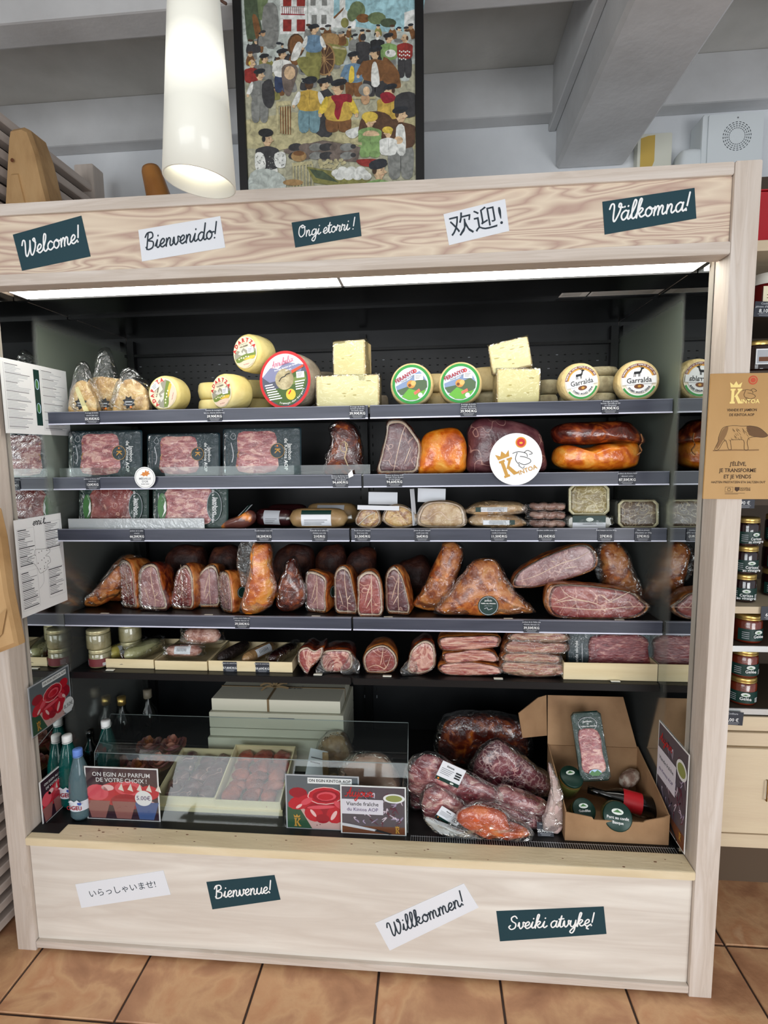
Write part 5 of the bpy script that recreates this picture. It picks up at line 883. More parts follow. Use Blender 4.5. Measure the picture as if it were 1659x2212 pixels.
for k, (pts, lab) in enumerate((([(1087, 1452), (1083, 1432), (1110, 1428), (1180, 1432), (1218, 1436), (1216, 1456), (1150, 1461)], 'bottom'), ([(1090, 1430), (1090, 1412), (1130, 1408), (1190, 1412), (1212, 1420), (1205, 1432), (1150, 1432)], 'second from bottom'), ([(1090, 1408), (1092, 1388), (1120, 1382), (1180, 1388), (1222, 1390), (1226, 1408), (1180, 1412), (1120, 1412)], 'third'), ([(1102, 1384), (1105, 1368), (1160, 1364), (1220, 1368), (1226, 1384), (1160, 1387)], 'topmost'))):
    slab(pts, .262+.002*k, Z5 if k == 0 else at(1150, pts[-1][1], Y=.262+.002*k).z, 'bagged pale bacon slab, %s of the untidy stack' % lab, T('pale_bacon_%d' % k, [(0, (120, 40, 40)), (.38, (172, 96, 76)), (.5, (222, 184, 150)), (.62, (186, 80, 62)), (.75, (226, 190, 160)), (1, (200, 130, 90))], 11, (1, 1, 7), 5, .9, .3, .25, 30, coat=.6), 'bacon_piece', 'bagged bacon slabs', seed=50+k, bag=True)
# big tray of thin dried meat in the right crate
a = at(1228, 1366, Y=.30); c = at(1416, 1366, Y=.30); w_ = (c.x-a.x)/2; h = a.z-Z5-.004
t = thing('dried_meat_tray', 'wide clear tray of thinly sliced dried meat standing in the right crate', 'meat', ((a.x+c.x)/2, .30, Z5+.004), (-.15, 0, 0))
MB().box(-w_, w_, 0, .02, 0, h, NAVY, bev=.006).build('card', t); MB().pillow(catmull([(-w_*.4, .01), (w_*.85, .01), (w_*.88, h*.5), (w_*.8, h*.9), (0, h*.93), (-w_*.45, h*.85), (-w_*.5, h*.4)], 4, True), .012, DRYM, .0, p=4, amp=.003, fr=60, back=.2).build('sliced_meat', t)
MB().text('Viande séchée', -w_*.78, h*.45, .014, -.001, WHT, .012, R(90)).rect(-w_*.66, h*.2, -w_*.64, h*.7, -.001, LGR).build('print', t); MB().pillow([(-w_, 0), (w_, 0), (w_, h), (-w_, h)], .014, FILM, .004, p=5, back=.2, amp=.002, fr=50).build('clear_film', t)
# ================================================================= the cold deck
def lath_thing(name, label, cat, x, y, z, parts, group=None, rot=(0, 0, 0), n=28):
    t = thing(name, label, cat, (x, y, z), rot, group)
    for nm, prof, m, cap in parts: MB().lathe(prof, m, n=n, caps=cap).build(nm, t)
    return t
GLT = P('teal_bottle_glass', (14, 110, 104), .06, trans=.55, coat=.5, ior=1.2); GLC = P('clear_blue_bottle', (150, 188, 200), .08, trans=.75, coat=.5, ior=1.15)
def water(u, v, Y, sc_, glass, cap, label, lab):
    x = at(u, v, Y=Y).x; zt = at(u, v, Y=Y).z; H = zt-ZD; r = .040*H/.27
    t = lath_thing('water_bottle', label, 'bottle', x, Y, ZD+.0005, (('body', [(.001, .004), (r*.8, 0), (r, .012), (r*.97, H*.15), (r, H*.3), (r*.98, H*.45), (r*.9, H*.6), (r*.6, H*.78), (r*.36, H*.9), (r*.34, H*.93)], glass, False), ('cap', [(r*.42, H*.915), (r*.43, H*.93), (r*.43, H*.985), (r*.4, H), (.001, H)], cap, False), ('cap_ring', [(r*.4, H*.895), (r*.44, H*.90), (r*.4, H*.907)], cap, False)), 'water bottles at the left of the deck')
    n = 12; b = MB(); vs = []
    for i in range(n+1):
        a_ = -math.pi/2-1.2+2.4*i/n
        for z in (H*.16, H*.30): vs.append(((r+.001)*math.cos(a_), (r+.001)*math.sin(a_), z))
    b.add(vs, [(2*i, 2*i+2, 2*i+3, 2*i+1) for i in range(n)], P('bottle_label', (206, 212, 220), .5), True).text('OGEU', 0, H*.215, r*.55, -r-.0022, DRKRED, .02).poly([(-r*.6, H*.3), (-r*.3, H*.33), (0, H*.305), (r*.3, H*.335), (r*.6, H*.3)], -r-.0016, P('bottle_label')); b.disc(r*.5, H*.28, r*.22, -r*1.03, P('bottle_blue', (50, 80, 160), .5), r*.15, 12); b.build('label', t)
CAPW = P('white_cap', (232, 234, 232), .4)
water(144, 1588, .165, 1, GLT, CAPW, 'teal glass water bottle with white cap, front one', 'x'); water(167, 1618, .11, 1, GLC, P('blue_cap', (96, 132, 206), .4), 'clear water bottle with blue cap at the front left', 'x'); water(228, 1556, .265, 1, GLT, CAPW, 'teal glass water bottle with white cap, behind the acrylic guard', 'x')
DGL = P('dark_bottle_glass', (10, 12, 11), .12, coat=.4)
for k, (u, v, Y, foil, lab) in enumerate(((170, 1560, .36, None, 'slim dark bottle nearest the mirror'), (200, 1502, .45, LIDG, 'dark jar-topped bottle with gold rim, left one'), (225, 1555, .40, None, 'dark bottle behind the guarded teal one'), (262, 1505, .45, LIDG, 'dark bottle with gold rim, right one'), (192, 1575, .30, None, 'short dark bottle behind the front teal one'), (318, 1490, .50, P('pale_foil', (120, 112, 96), .5), 'dark bottle with pale foil neck under the shelf'))):
    p = at(u, v, Y=Y); H = min(p.z-ZD, .40); r = .034; lath_thing('dark_bottle', lab, 'bottle', p.x, Y, ZD+.0005, (('body', [(.001, .002), (r, 0), (r, H*.55), (r*.85, H*.66), (r*.4, H*.76), (r*.36, H*.93)], DGL, False), ('neck', [(r*.37, H*.86), (r*.45, H*.87), (r*.45, H), (.001, H)], foil or DGL, False)), 'dark bottles at the back left')
# acrylic guard: upright front and sloping top
gt = thing('acrylic_guard', 'clear acrylic guard box over the crates on the cold deck', 'guard')
GY, GB, GR = .100, .172, .30; gx0, gx1 = at(200, 1700, Y=GY).x, at(881, 1700, Y=GY+.03).x; zt = at(600, 1640, Y=GB).z; zr_ = at(600, 1553, Y=GR).z
def pane(A_, B_, C_, D_, th=(0, .002, .002)):
    v = [Vector(p) for p in (A_, B_, C_, D_)]; v2 = [p+Vector(th) for p in v]; return MB().add(v+v2, [(0, 1, 2, 3), (7, 6, 5, 4), (0, 4, 5, 1), (1, 5, 6, 2), (2, 6, 7, 3), (3, 7, 4, 0)], GUARD)
a0 = (gx0, GY, ZD+.0005); a1 = (gx1, GY, ZD+.0005); b0_ = (at(205, 1640, Y=GB).x, GB, zt); b1_ = (at(881, 1640, Y=GB).x, GB, zt); c0 = (at(240, 1548, Y=GR).x, GR, zr_); c1 = (at(882, 1560, Y=GR).x, GR, zr_)
pane(a0, a1, b1_, b0_).build('front_pane', gt); pane(b0_, b1_, c1, c0).build('sloping_pane', gt)
EDG = P('acrylic_edge', (150, 160, 160), .2)
for nm, ps, r_ in (('bend_edge', (b0_, b1_), .0012), ('right_edge', (a1, b1_, c1), .0011), ('rear_edge', (c0, c1), .0009), ('left_edge', (a0, b0_, c0), .0009)): MB().tube(ps, r_, EDG, 6).build(nm, gt)
# two tilted crates of cured meat under the guard
REDM = T('glazed_red_cuts', [(0, (78, 24, 18)), (.4, (132, 46, 32)), (.65, (168, 70, 48)), (1, (196, 110, 84))], 26, detail=5, dist=.5, rough=.3, bump=.4, coat=.5)
def tcrate(pb, pt, label, sd, m, dep=.05, lid_=False):
    # pb: bottom left/right pixels (front, low), pt: top left/right pixels (rear, high)
    z0 = ZD+.002; A = at(*pb[0], Z=z0+dep*.6); B = at(*pb[1], Z=z0+dep*.6); y0 = max(.156, (A.y+B.y)/2); yr = y0+.20
    zr = (at(*pt[0], Y=yr).z+at(*pt[1], Y=yr).z)/2; A = at(*pb[0], Y=y0); B = at(*pb[1], Y=y0); w_ = (B.x-A.x)/2; L_ = math.hypot(yr-y0, zr-z0-.05); ang = math.asin(min(.9, (zr-z0-.05)/L_))
    t = thing('tilted_crate', label, 'crate', ((A.x+B.x)/2, y0, z0), (ang, 0, -.0), 'open crates under the acrylic guard'); k = .004
    MB().box(-w_, w_, 0, k, 0, dep, WOODC).build('front_board', t); MB().box(-w_, w_, L_-k, L_, 0, dep, WOODC).build('rear_board', t); MB().box(-w_-.004, w_+.004, -.008, .0, 0, dep*.35, WOODC).build('ledge', t)
    for s in (-1, 1): x = sorted((s*w_, s*(w_-k))); MB().box(x[0], x[1], k, L_-k, 0, dep, WOODC).build('side_board', t)
    MB().box(-w_+k, w_-k, k, L_-k, 0, .004, WOODC).build('base_board', t)
    return t, w_, L_, dep
rr = random.Random(5)
for pb, pt, lab, m, nm in ((((340, 1752), (470, 1762)), ((405, 1612), (500, 1612)), 'open pale crate of dark red cuts, left of the guarded pair', HAMD, 'cured_cut'), (((468, 1765), (610, 1772)), ((530, 1600), (650, 1606)), 'open pale crate of glazed red cuts, right of the guarded pair', REDM, 'cured_cut')):
    t, w_, L_, dep = tcrate(pb, pt, lab, 1, m); mt = t.matrix_basis
    for i in range(3):
        for j in range(5):
            x = (-.57+.57*i)*w_+rr.uniform(-.004, .004); y = L_*(.17+.165*j)+rr.uniform(-.004, .004); s = w_*rr.uniform(.27, .36)
            q = [(s*1.0*math.cos(a*.7)*rr.uniform(.7, 1.2), s*.95*math.sin(a*.7)*rr.uniform(.7, 1.2)+s) for a in range(9)]
            c_ = thing(nm, '%s cut of meat in the %s open crate, %s column, %s row from the front' % (('glazed red', 'right-hand') if m is REDM else ('dark red', 'left-hand'))[0:2] % () if False else ('glazed red cut in the right-hand open crate' if m is REDM else 'dark red cut in the left-hand open crate')+', %s column, %s row' % (('left', 'middle', 'right')[i], ('front', 'second', 'third', 'fourth', 'rear')[j]), 'meat', (0, 0, 0), group='cuts in the %s crate' % ('right' if m is REDM else 'left'))
            c_.matrix_world = Matrix.Translation(t.location) @ Euler(t.rotation_euler).to_matrix().to_4x4() @ Matrix.Translation((x, y, dep*rr.uniform(.5, .68))) @ Matrix.Rotation(R(-90), 4, 'X') @ Matrix.Translation((0, 0, -s))
            MB().pillow(catmull(q, 2, True), .014, m, 0, amp=.004, fr=70, seed=i*7+j+(3 if m is REDM else 0), K=4).build('meat', c_)
# rosettes of cured slices in paper cones, hams at the back of the guard
CONEH = T('rosette_ham', [(0, (176, 84, 70)), (.5, (222, 140, 116)), (1, (240, 196, 176))], 30, rough=.4, bump=.2, coat=.3); PCONE = T('kraft_cone_paper', [(0, (176, 142, 102)), (1, (214, 184, 142))], 20, rough=.7, bump=.3)
for k, (u, v, Y, lab) in enumerate(((255, 1665, .30, 'leftmost'), (300, 1668, .27, 'second from left'), (345, 1655, .30, 'third from left'), (322, 1618, .38, 'rear left'), (372, 1615, .38, 'rear right'))):
    p = at(u, v-12, Y=Y); s = .047; t = thing('ham_cone', 'kraft cone of rosette-folded ham slices, %s of the group under the guard' % lab, 'snack', (p.x, Y, ZD+.0005), group='ham cones under the guard'); H = p.z-ZD
    MB().lathe([(s*.45, 0), (s*.85, H*.7), (s*1.0, H*.8)], PCONE, n=14, caps=False).lathe([(.001, .001), (s*.45, .0)], PCONE, n=14, caps=False).build('paper_cone', t)
    b = MB()
    for j, (rr_, dz, m_) in enumerate(((.95, 0, CONEH), (.75, .012, SLIC), (.52, .02, CONEH), (.3, .026, RIND if k % 2 else CONEH))):
        vs = []; N_ = 22
        for i in range(N_):
            a = 2*math.pi*i/N_; w1 = math.sin(a*4+k+j*1.3); q1 = s*rr_
            vs += [(q1*.75*math.cos(a), q1*.75*math.sin(a), H*.72+dz*.6), (q1*(1.1+.1*w1)*math.cos(a), q1*(1.1+.1*w1)*math.sin(a), H*.88+dz+.007*w1)]
        b.add(vs, [(2*i, (2*i+2) % (2*N_), (2*i+3) % (2*N_), 2*i+1) for i in range(N_)], m_, True)
    b.build('ham_slices', t, kind='stuff')
for pts, Y, m, lab, bag in (([(1048-370, 1650), (690, 1600), (712, 1586), (745, 1590), (765, 1620), (770, 1655)], .36, PALS, 'pale bagged joint at the back of the guard', 1), ([(735, 1690), (735, 1655), (760, 1635), (800, 1630), (840, 1640), (858, 1665), (860, 1700), (800, 1710)], .24, T('soft_pink_joint', [(0, (166, 112, 94)), (.5, (206, 158, 138)), (1, (226, 190, 172))], 12, rough=.35, bump=.2, coat=.5), 'soft pink joint behind the small posters, right side of the guard', 1)):
    ham_whole(pts, Y, .045, ZD+.0005, lab, m, 'pork_joint', 'joints under the guard', .006, seed=int(Y*100), bag=bag, cat='meat')
p = at(675, 1690, Y=.24); tagged(MB().box(-.03, .03, 0, .001, 0, .09, PAPER).rect(-.022, .06, .02, .064, -.0005, GRY).rect(-.022, .045, .012, .049, -.0005, GRY).build('leaflet', loc=(p.x, .26, ZD+.06), rot=(-.2, .2, 0)), 'small white leaflet standing behind the rose poster', 'leaflet')
tagged(MB().pillow([(0, 0), (.018, 0), (.02, .05), (.018, .1), (0, .1), (-.002, .05)], .009, TANS, 0, amp=.002, fr=80).build('dry_sausage', loc=(at(705, 1680, Y=.25).x-.01, .25, ZD+.055)), 'thin floury dry sausage upright beside the leaflet', 'sausage')
# white presentation boxes with raffia bow at the back
a = at(457, 1520, Y=.40); c = at(735, 1520, Y=.40); w_ = (c.x-a.x)/2; cx_ = (a.x+c.x)/2; BX = P('ivory_box', (206, 204, 186), .55); zt_ = at(600, 1512, Y=.40).z
t = thing('gift_box', 'flat ivory gift box tied with a raffia bow, on the lower box', 'box', (cx_, .40, zt_-.045), group='ivory gift boxes'); MB().box(-w_, w_, 0, .22, 0, .045, BX, bev=.002).build('box', t)
RAF = P('raffia', (120, 100, 70), .8); b = MB().box(-.03, -.022, -.001, .221, -.0, .0462, RAF).box(-w_-.001, w_+.001, .1, .106, .0, .0464, RAF).build('ribbon', t)
b = MB()
for a0 in (20, 70, 110, 160, 200, 340): b.line(catmull([(0, 0), (.03*math.cos(R(a0)), .02*math.sin(R(a0))+.008), (.055*math.cos(R(a0+12)), .03*math.sin(R(a0+12)))], 4), .008, 0, RAF)
b.build('bow', t, loc=(-.026, .08, .056), rot=(R(-50), 0, 0)); b = MB(); script(b, 'Errio' if False else 'erri', .05, .1, .05, 0, GRY); b.build('print', t, loc=(0, 0, .0456), rot=(R(-90), 0, 0))
t = thing('gift_box', 'wider ivory box lying directly under the bow-tied one', 'box', (cx_, .39, zt_-.046-.09), group='ivory gift boxes'); MB().box(-w_*1.03, w_*1.05, 0, .24, 0, .03, BX, bev=.002).box(-w_*1.03, w_*1.05, 0, .24, .032, .089, BX, bev=.002).build('box', t); MB().rect(-w_*.1, .07, w_*.3, .074, -.0006, GRY).build('print', t)
zb_ = zt_-.046-.09; t = thing('gift_box', 'lowest ivory box of the stack, seen through the guard', 'box', (cx_, .38, ZD+.0005), group='ivory gift boxes'); MB().box(-w_*1.05, w_*1.05, 0, .25, 0, max(.03, zb_-ZD-.002), BX, bev=.002).build('box', t)
# ---------------------------------------------------------------- posters
def photo_rose(b, w_, h, y, dark=False):
    """printed photograph: folded slices of ham in a speckled cone"""
    b.rect(-w_/2, 0, w_/2, h, y, P('poster_ground', (96, 104, 110), .4) if not dark else P('poster_plum', (52, 30, 44), .4)); b.poly([(-w_*.5, 0), (-w_*.1, 0), (-w_*.3, h*.35), (-w_*.5, h*.4)], y-.0001, P('poster_green', (48, 84, 60), .4))
    b.poly([(-w_*.15, 0), (w_*.3, 0), (w_*.4, h*.45), (-w_*.35, h*.45)], y-.0002, P('poster_speckle', (206, 170, 164), .4))
    for k in range(26): rr_ = random.Random(k); b.disc(rr_.uniform(-.2, .3)*w_, rr_.uniform(.03, .4)*h, .008*w_, y-.0003, P('poster_speck', (90, 40, 40), .4), n=6)
    red = [P(n_) for n_ in ('poster_red', 'poster_crimson', 'poster_rose', 'poster_fat')]; k_ = [0]
    def d(x, z, rx, rz, m, rot=0, n=12):
        k_[0] += 1; c_, s_ = math.cos(rot), math.sin(rot); b.poly([((x+rx*math.cos(a*6.283/n)*c_-rz*math.sin(a*6.283/n)*s_)*w_, (z+rx*math.cos(a*6.283/n)*s_+rz*math.sin(a*6.283/n)*c_)*h) for a in range(n)], y-.0004-.00002*k_[0], red[m])
    for x, z, rx, rz, m, ro in ((-.3, .5, .2, .13, 0, .5), (.32, .52, .19, .15, 1, -.5), (-.34, .68, .13, .1, 1, 0), (.34, .7, .12, .1, 0, 0), (0, .5, .36, .2, 0, 0), (0, .36, .26, .17, 1, .2), (.2, .3, .14, .19, 0, -.4), (-.12, .28, .13, .15, 0, .5), (.04, .64, .25, .17, 3, .1), (.04, .64, .235, .155, 0, .1), (.05, .63, .19, .12, 1, .1), (.06, .63, .14, .085, 2, .1), (.05, .62, .11, .06, 0, .1), (-.22, .52, .1, .05, 2, .7), (.24, .47, .1, .05, 2, -.8), (-.02, .42, .2, .035, 2, .1), (.16, .27, .03, .1, 3, -.4), (-.13, .3, .025, .08, 3, .5), (.32, .42, .06, .03, 3, -.9), (-.33, .42, .06, .025, 3, .8), (.0, .2, .1, .09, 1, 0)): d(x, z, rx, rz, m, ro)
def poster(x0, z0, x1, z1, Y, label, kind, M0=None, size=None, name='poster', rot=None, clear=True):
    w_, h = (x1-x0, z1-z0) if size is None else size
    t = thing(name, label, 'poster', M0 if M0 else ((x0+x1)/2, Y, z0), rot or (-.06, 0, 0)); b = MB().box(-w_/2-.004, w_/2+.004, 0, .0012, -.003, h+.004, WHT if kind != 'rose' else LGR); y = -.0003
    if kind == 'rose':
        photo_rose(b, w_, h, y); b.box(-w_*.2, w_*.42, y-.0017, y-.0013, h*.87, h*.98, WHT); b.text('ON EGIN KINTOA AOP', w_*.11, h*.925, w_*.056, y-.0019, INK, .02); b.disc(w_*.42, h*.16, w_*.15, y-.0014, WHT, n=24); b.text('8,50€', w_*.42, h*.16, w_*.11, y-.0017, INK, .0); crownK(b, -w_*.36, h*.13, w_*.14, y-.0014, GOLD)
    elif kind == 'cones':
        b.rect(-w_/2, 0, w_/2, h, y, P('poster_plum', (52, 30, 44), .4))
        for x, z, rx, rz, m in ((-.35, .52, .16, .16, 'poster_rose'), (-.05, .5, .3, .24, 'poster_red'), (.1, .62, .2, .14, 'poster_rose'), (.1, .6, .12, .09, 'poster_red'), (.05, .35, .22, .16, 'poster_crimson'), (.38, .55, .14, .14, 'poster_red'), (-.38, .34, .13, .14, 'poster_red'), (.34, .3, .14, .1, 'poster_pale'), (-.2, .62, .09, .06, 'poster_fat')): b.disc(x*w_, z*h, rx*w_, y-.0004-.00004*(len(b.f) % 8), P(m, (226, 170, 160), .4), rz*h, 16)
        for x in (-.34, .02, .34): b.poly([((x-.11)*w_, .02*h), ((x+.09)*w_, .02*h), ((x+.17)*w_, .36*h), ((x-.17)*w_, .36*h)], y-.0009, P('poster_cone', (150, 96, 92) if x < .1 else (96, 80, 96), .4) if x != .34 else P('poster_blue', (70, 96, 150), .4))
        for k in range(5): b.poly([((-.05+.13*k)*w_, .6*h), ((0+.13*k)*w_, .72*h), ((.03+.13*k)*w_, .56*h)], y-.001, P('poster_petal', (232, 226, 214), .4))
        b.text('ON EGIN AU PARFUM', 0, h*.88, w_*.083, y-.0013, WHT, .008); b.text('DE VOTRE CHOIX !', 0, h*.77, w_*.083, y-.0013, WHT, .008); b.disc(w_*.3, h*.44, w_*.12, y-.0013, WHT, h*.15); b.text('5.00€', w_*.3, h*.44, w_*.085, y-.0016, P('poster_violet', (90, 70, 120), .5), .008)
    else:
        b.rect(-w_/2, 0, w_/2, h, y, P('poster_slate', (88, 80, 88), .4)); b.rect(-w_/2, 0, w_/2, h*.16, y-.0002, P('poster_board', (110, 66, 44), .4)); rr_ = random.Random(8)
        for k in range(46): x, z = rr_.uniform(-.3, .45), rr_.uniform(.2, .85); b.line(catmull([(x*w_, z*h), ((x+rr_.uniform(-.08, .08))*w_, (z+.05)*h), ((x+rr_.uniform(-.1, .1))*w_, (z+rr_.uniform(-.1, .1))*h)], 4), .02*w_, y-.0003-.00001*k, P(('meat_lilac', 'meat_wine', 'meat_fat')[k % 3], ((176, 160, 190), (100, 50, 66), (216, 200, 214))[k % 3], .4), taper=True)
        b.disc(w_*.33, h*.78, w_*.17, y-.0012, WHT, h*.1); b.disc(w_*.33, h*.78, w_*.13, y-.0014, P('poster_salad', (150, 158, 90), .4), h*.07)
        b.box(-w_*.5, w_*.16, y-.0016, y-.0013, h*.42, h*.74, P('poster_paper', (226, 222, 232), .5)); script(b, 'Aujourd' if False else 'Aujour', -w_*.22, h*.86, w_*.44, y-.0017, RED, 0, .2); b.text("- d'hui -", -w_*.1, h*.775, w_*.05, y-.0017, INK); b.text('Viande fraîche', -w_*.17, h*.64, w_*.09, y-.002, INK, .004); b.text('du Kintoa AOP', -w_*.17, h*.52, w_*.08, y-.002, P('poster_violet', (90, 70, 120), .5), .004)
        b.poly([(-w_*.5, h*.22), (-w_*.38, h*.2), (w_*.05, h*.1), (w_*.02, h*.06), (-w_*.5, h*.16)], y-.0016, P('knife_steel', (206, 208, 216), .3)); b.poly([(w_*.03, h*.11), (w_*.3, h*.02), (w_*.26, 0), (w_*.02, h*.06)], y-.0016, INK); crownK(b, w_*.38, h*.1, w_*.1, y-.0014, GOLD)
    b.build('print', t)
    if clear: MB().box(-w_/2-.007, w_/2+.007, -.0045, -.003, -.005, h+.008, POCK).build('clear_pocket', t)
    return t
def pos(u0, v0, u1, v1, Y): a = at(u0, v1, Y=Y); c = at(u1, v0, Y=Y); return a.x, a.z, c.x, c.z
YP = .098
x0, z0, x1, z1 = pos(192, 1665, 337, 1773, YP); poster(x0, max(z0, ZD+.002), x1, z1, YP, 'poster of ham cones priced 5.00 euros in front of the guard', 'cones', rot=(-.02, 0, 0))
x0, z0, x1, z1 = pos(622, 1682, 772, 1792, YP); poster(x0, max(z0, ZD+.002), x1, z1, YP, 'rose-like ham poster at the foot of the guard, left of the fresh meat one', 'rose', rot=(-.02, 0, 0))
x0, z0, x1, z1 = pos(740, 1705, 874, 1810, YP-.010); poster(x0, max(z0, ZD+.002), x1, z1, YP-.010, 'fresh meat poster overlapping the rose-like ham one', 'meat', rot=(-.02, 0, 0))
XM = .9378
poster(0, 0, 0, 0, 0, 'rose-like ham poster priced 8.50 euros on the left mirror', 'rose', M0=(-XM+.0014, .132, .665), size=(.17, .15), rot=(0, 0, R(-270)))
poster(0, 0, 0, 0, 0, 'ham cones poster low on the left mirror beside the bottles', 'cones', M0=(-XM+.0014, .122, .375), size=(.13, .135), rot=(0, 0, R(90)), clear=False)
poster(0, 0, 0, 0, 0, 'tall fresh meat poster low on the right mirror', 'meat', M0=(XM-.0014, .128, .40), size=(.18, .28), rot=(0, 0, R(-90)), clear=False)
# printed sheets on the left mirror
def sheet(y0, z0, y1, z1, label, kind):
    w_, h = y1-y0, z1-z0; t = thing('printed_sheet', label, 'paper', (-XM+.001, (y0+y1)/2, z0), (0, 0, R(90)), 'printed sheets on the left mirror'); b = MB().box(-w_/2, w_/2, -.0004, .0004, 0, h, P('sheet_white', (236, 238, 238), .6)); y = -.0008; rr_ = random.Random(3 if kind else 4)
    if kind == 0:
        b.rect(-.012, h*.13, .012, h*.93, y, DKG)
        for z in (.38, .72): b.disc(0, z*h, .009, y-.0002, P('logo_sky', (170, 200, 226), .4), .016, 16); b.disc(-.001, z*h, .006, y-.0004, P('logo_green'), .014, 14)
        for x0_, x1_ in ((-w_*.46, -.02), (.018, w_*.46)):
            b.line([(x0_, h*.06), (x0_, h*.95)], .0006, y, GRY)
            for k in range(44):
                z = h*(.93-.02*k); x = x0_+.004; e = x0_+(x1_-x0_)*rr_.uniform(.35, .98)
                b.rect(x, z, e, z+h*(.009 if k % 6 == 0 else .006), y, GRY if k % 6 == 0 else LGR)
    else:
        script(b, 'erri t', 0, h*.94, .05, y, INK)
        for x0_, x1_, za, zb2 in ((-w_*.46, -w_*.12, .9, .5), (w_*.1, w_*.46, .93, .62), (-w_*.46, -w_*.12, .46, .06), (w_*.1, w_*.46, .42, .1)):
            b.line([(x0_, za*h), (x1_, za*h), (x1_, zb2*h), (x0_, zb2*h)], .0005, y, GRY, closed=True); n = int((za-zb2)*h/.0052)
            for k in range(1, n): z = za*h-.0052*k; b.rect(x0_+.003, z, x0_+(x1_-x0_)*rr_.uniform(.4, .97), z+(.0026 if k % 5 == 1 else .0015), y, INK if k % 5 == 1 else GRY)
        for o in ([(-.06, .56), (-.05, .6), (-.03, .61), (-.025, .66), (.0, .65), (.03, .64), (.035, .6), (.015, .57), (.03, .55), (.035, .49), (.02, .47), (.015, .42), (-.012, .40), (-.02, .45), (-.035, .52)],): b.line([(a, z_*h) for a, z_ in catmull(o, 3, True)], .0009, y, INK, closed=True)
        for k in range(14): b.disc(rr_.uniform(-.03, .03), rr_.uniform(.43, .63)*h, .0016, y-.0002, INK, n=8)
        b.line(catmull([(-.05, .56*h), (-.08, .57*h), (-w_*.4, .55*h)], 4), .0006, y, GRY); b.line(catmull([(.03, .62*h), (.05, .66*h), (.05, .7*h)], 4), .0006, y, GRY); b.line(catmull([(0, .42*h), (0, .3*h), (-.02, .24*h)], 4), .0006, y, GRY)
    b.build('print', t)
sheet(.050, 1.566, .322, 1.775, 'printed price list with a dark green strip on the left mirror', 0); sheet(.047, 1.030, .243, 1.318, 'printed sheet with a small map drawing on the left mirror', 1)
# ---------------------------------------------------------------- vacuum-packed fresh meat heap
FRSH = T('marbled_fresh_pork', [(0, (64, 22, 34)), (.4, (96, 36, 50)), (.6, (130, 62, 72)), (1, (160, 98, 102))], 16, detail=5, dist=.4, rough=.25, bump=.3, coat=.6, veins=(26, .09, (206, 166, 160), .2))
RAWM = T('raw_pork_belly', [(0, (84, 26, 38)), (.4, (124, 50, 60)), (.6, (176, 112, 112)), (.72, (210, 176, 166)), (1, (130, 60, 68))], 18, (1, 1, 2), 6, 1, .25, .35, 40, coat=.6)
MARI = T('orange_marinade', [(0, (150, 46, 10)), (.45, (196, 76, 20)), (.65, (224, 110, 34)), (1, (240, 170, 80))], 16, detail=6, dist=.7, rough=.2, bump=.5, bscale=40, coat=.9)
def vac(pts, Y, D, zb, m, label, seed, bagpts=None, lab=None, name='meat_pack', amp=.006, lift=0):
    cx_, zb_, q = OL(pts, Y, zb); t = thing(name, label, 'meat', (cx_, Y, zb_), group='vacuum-packed meats on the cold deck'); MB().pillow(q, D, m, 0, 2.6, 7, amp, 28, seed=seed).build('meat', t)
    bq = [(a*1.1, b*1.06) for a, b in q] if bagpts is None else [(a-cx_, max(0, b-zb_)) for a, b in catmull(px(bagpts, Y), 5, True)]
    if sum(bq[i-1][0]*bq[i][1]-bq[i][0]*bq[i-1][1] for i in range(len(bq))) < 0: bq = bq[::-1]
    MB().pillow(bq, D*.9, BAG, -.004, 3.2, 6, .007, 34, seed=seed+9).build('vacuum_bag', t)
    if lab:
        (lx, lz), lw, lh, lr, logo = lab; b = MB(); M = Matrix.Translation((lx-cx_, -D*.95-.01, lz-zb_)) @ Matrix.Rotation(-lr, 4, 'Y'); b.box(-lw/2, lw/2, -.001, 0, -lh/2, lh/2, PAPER, M); b.box(-lw/2, lw/2, -.0014, -.001, -lh/2, -lh/2+lh*.18, DKG, M)
        script(b, 'kintoa', -lw*.1, lh*.3, lw*.5, -.002, INK, 0, .2, M=M) if False else b.text('Kintoa', -lw*.1, lh*.32, lh*.14, -.002, INK, .02, M=M)
        for k in range(4): b.rect(-lw*.42, lh*(.15-.09*k), lw*(.1-.04*k), lh*(.17-.09*k), -.002, GRY, M)
        for k in range(3): b.rect(lw*.18, lh*(.14-.13*k), lw*.42, lh*(.22-.13*k), -.002, INK, M)
        b.disc(-lw*.38, -lh*.41, lh*.05, -.002, ORG, n=12, M=M); b.disc(lw*.2, -lh*.41, lh*.1, -.002, P('logo_white'), lh*.05, 14, M=M); b.build('label', t)
    return t
def LP(u, v, Y): p = at(u, v, Y=Y); return (p.x, p.z)
vac([(960, 1650), (955, 1570), (990, 1548), (1060, 1545), (1120, 1560), (1140, 1600), (1120, 1660)], 0.465, .05, ZD, SMOK, 'dark smoked piece in the shade behind the heap', 61)
vac([(1020, 1680), (1040, 1625), (1075, 1602), (1110, 1622), (1150, 1660), (1182, 1690), (1185, 1730), (1120, 1740), (1060, 1720)], 0.285, .035, ZD, FRSH, 'big marbled collar slice on edge, right of the heap', 62)
vac([(885, 1760), (884, 1700), (888, 1660), (910, 1650), (940, 1665), (930, 1700), (940, 1760), (960, 1800), (900, 1800)], 0.215, .03, ZD, RAWM, 'raw red meat pack against the edge of the guard', 63)
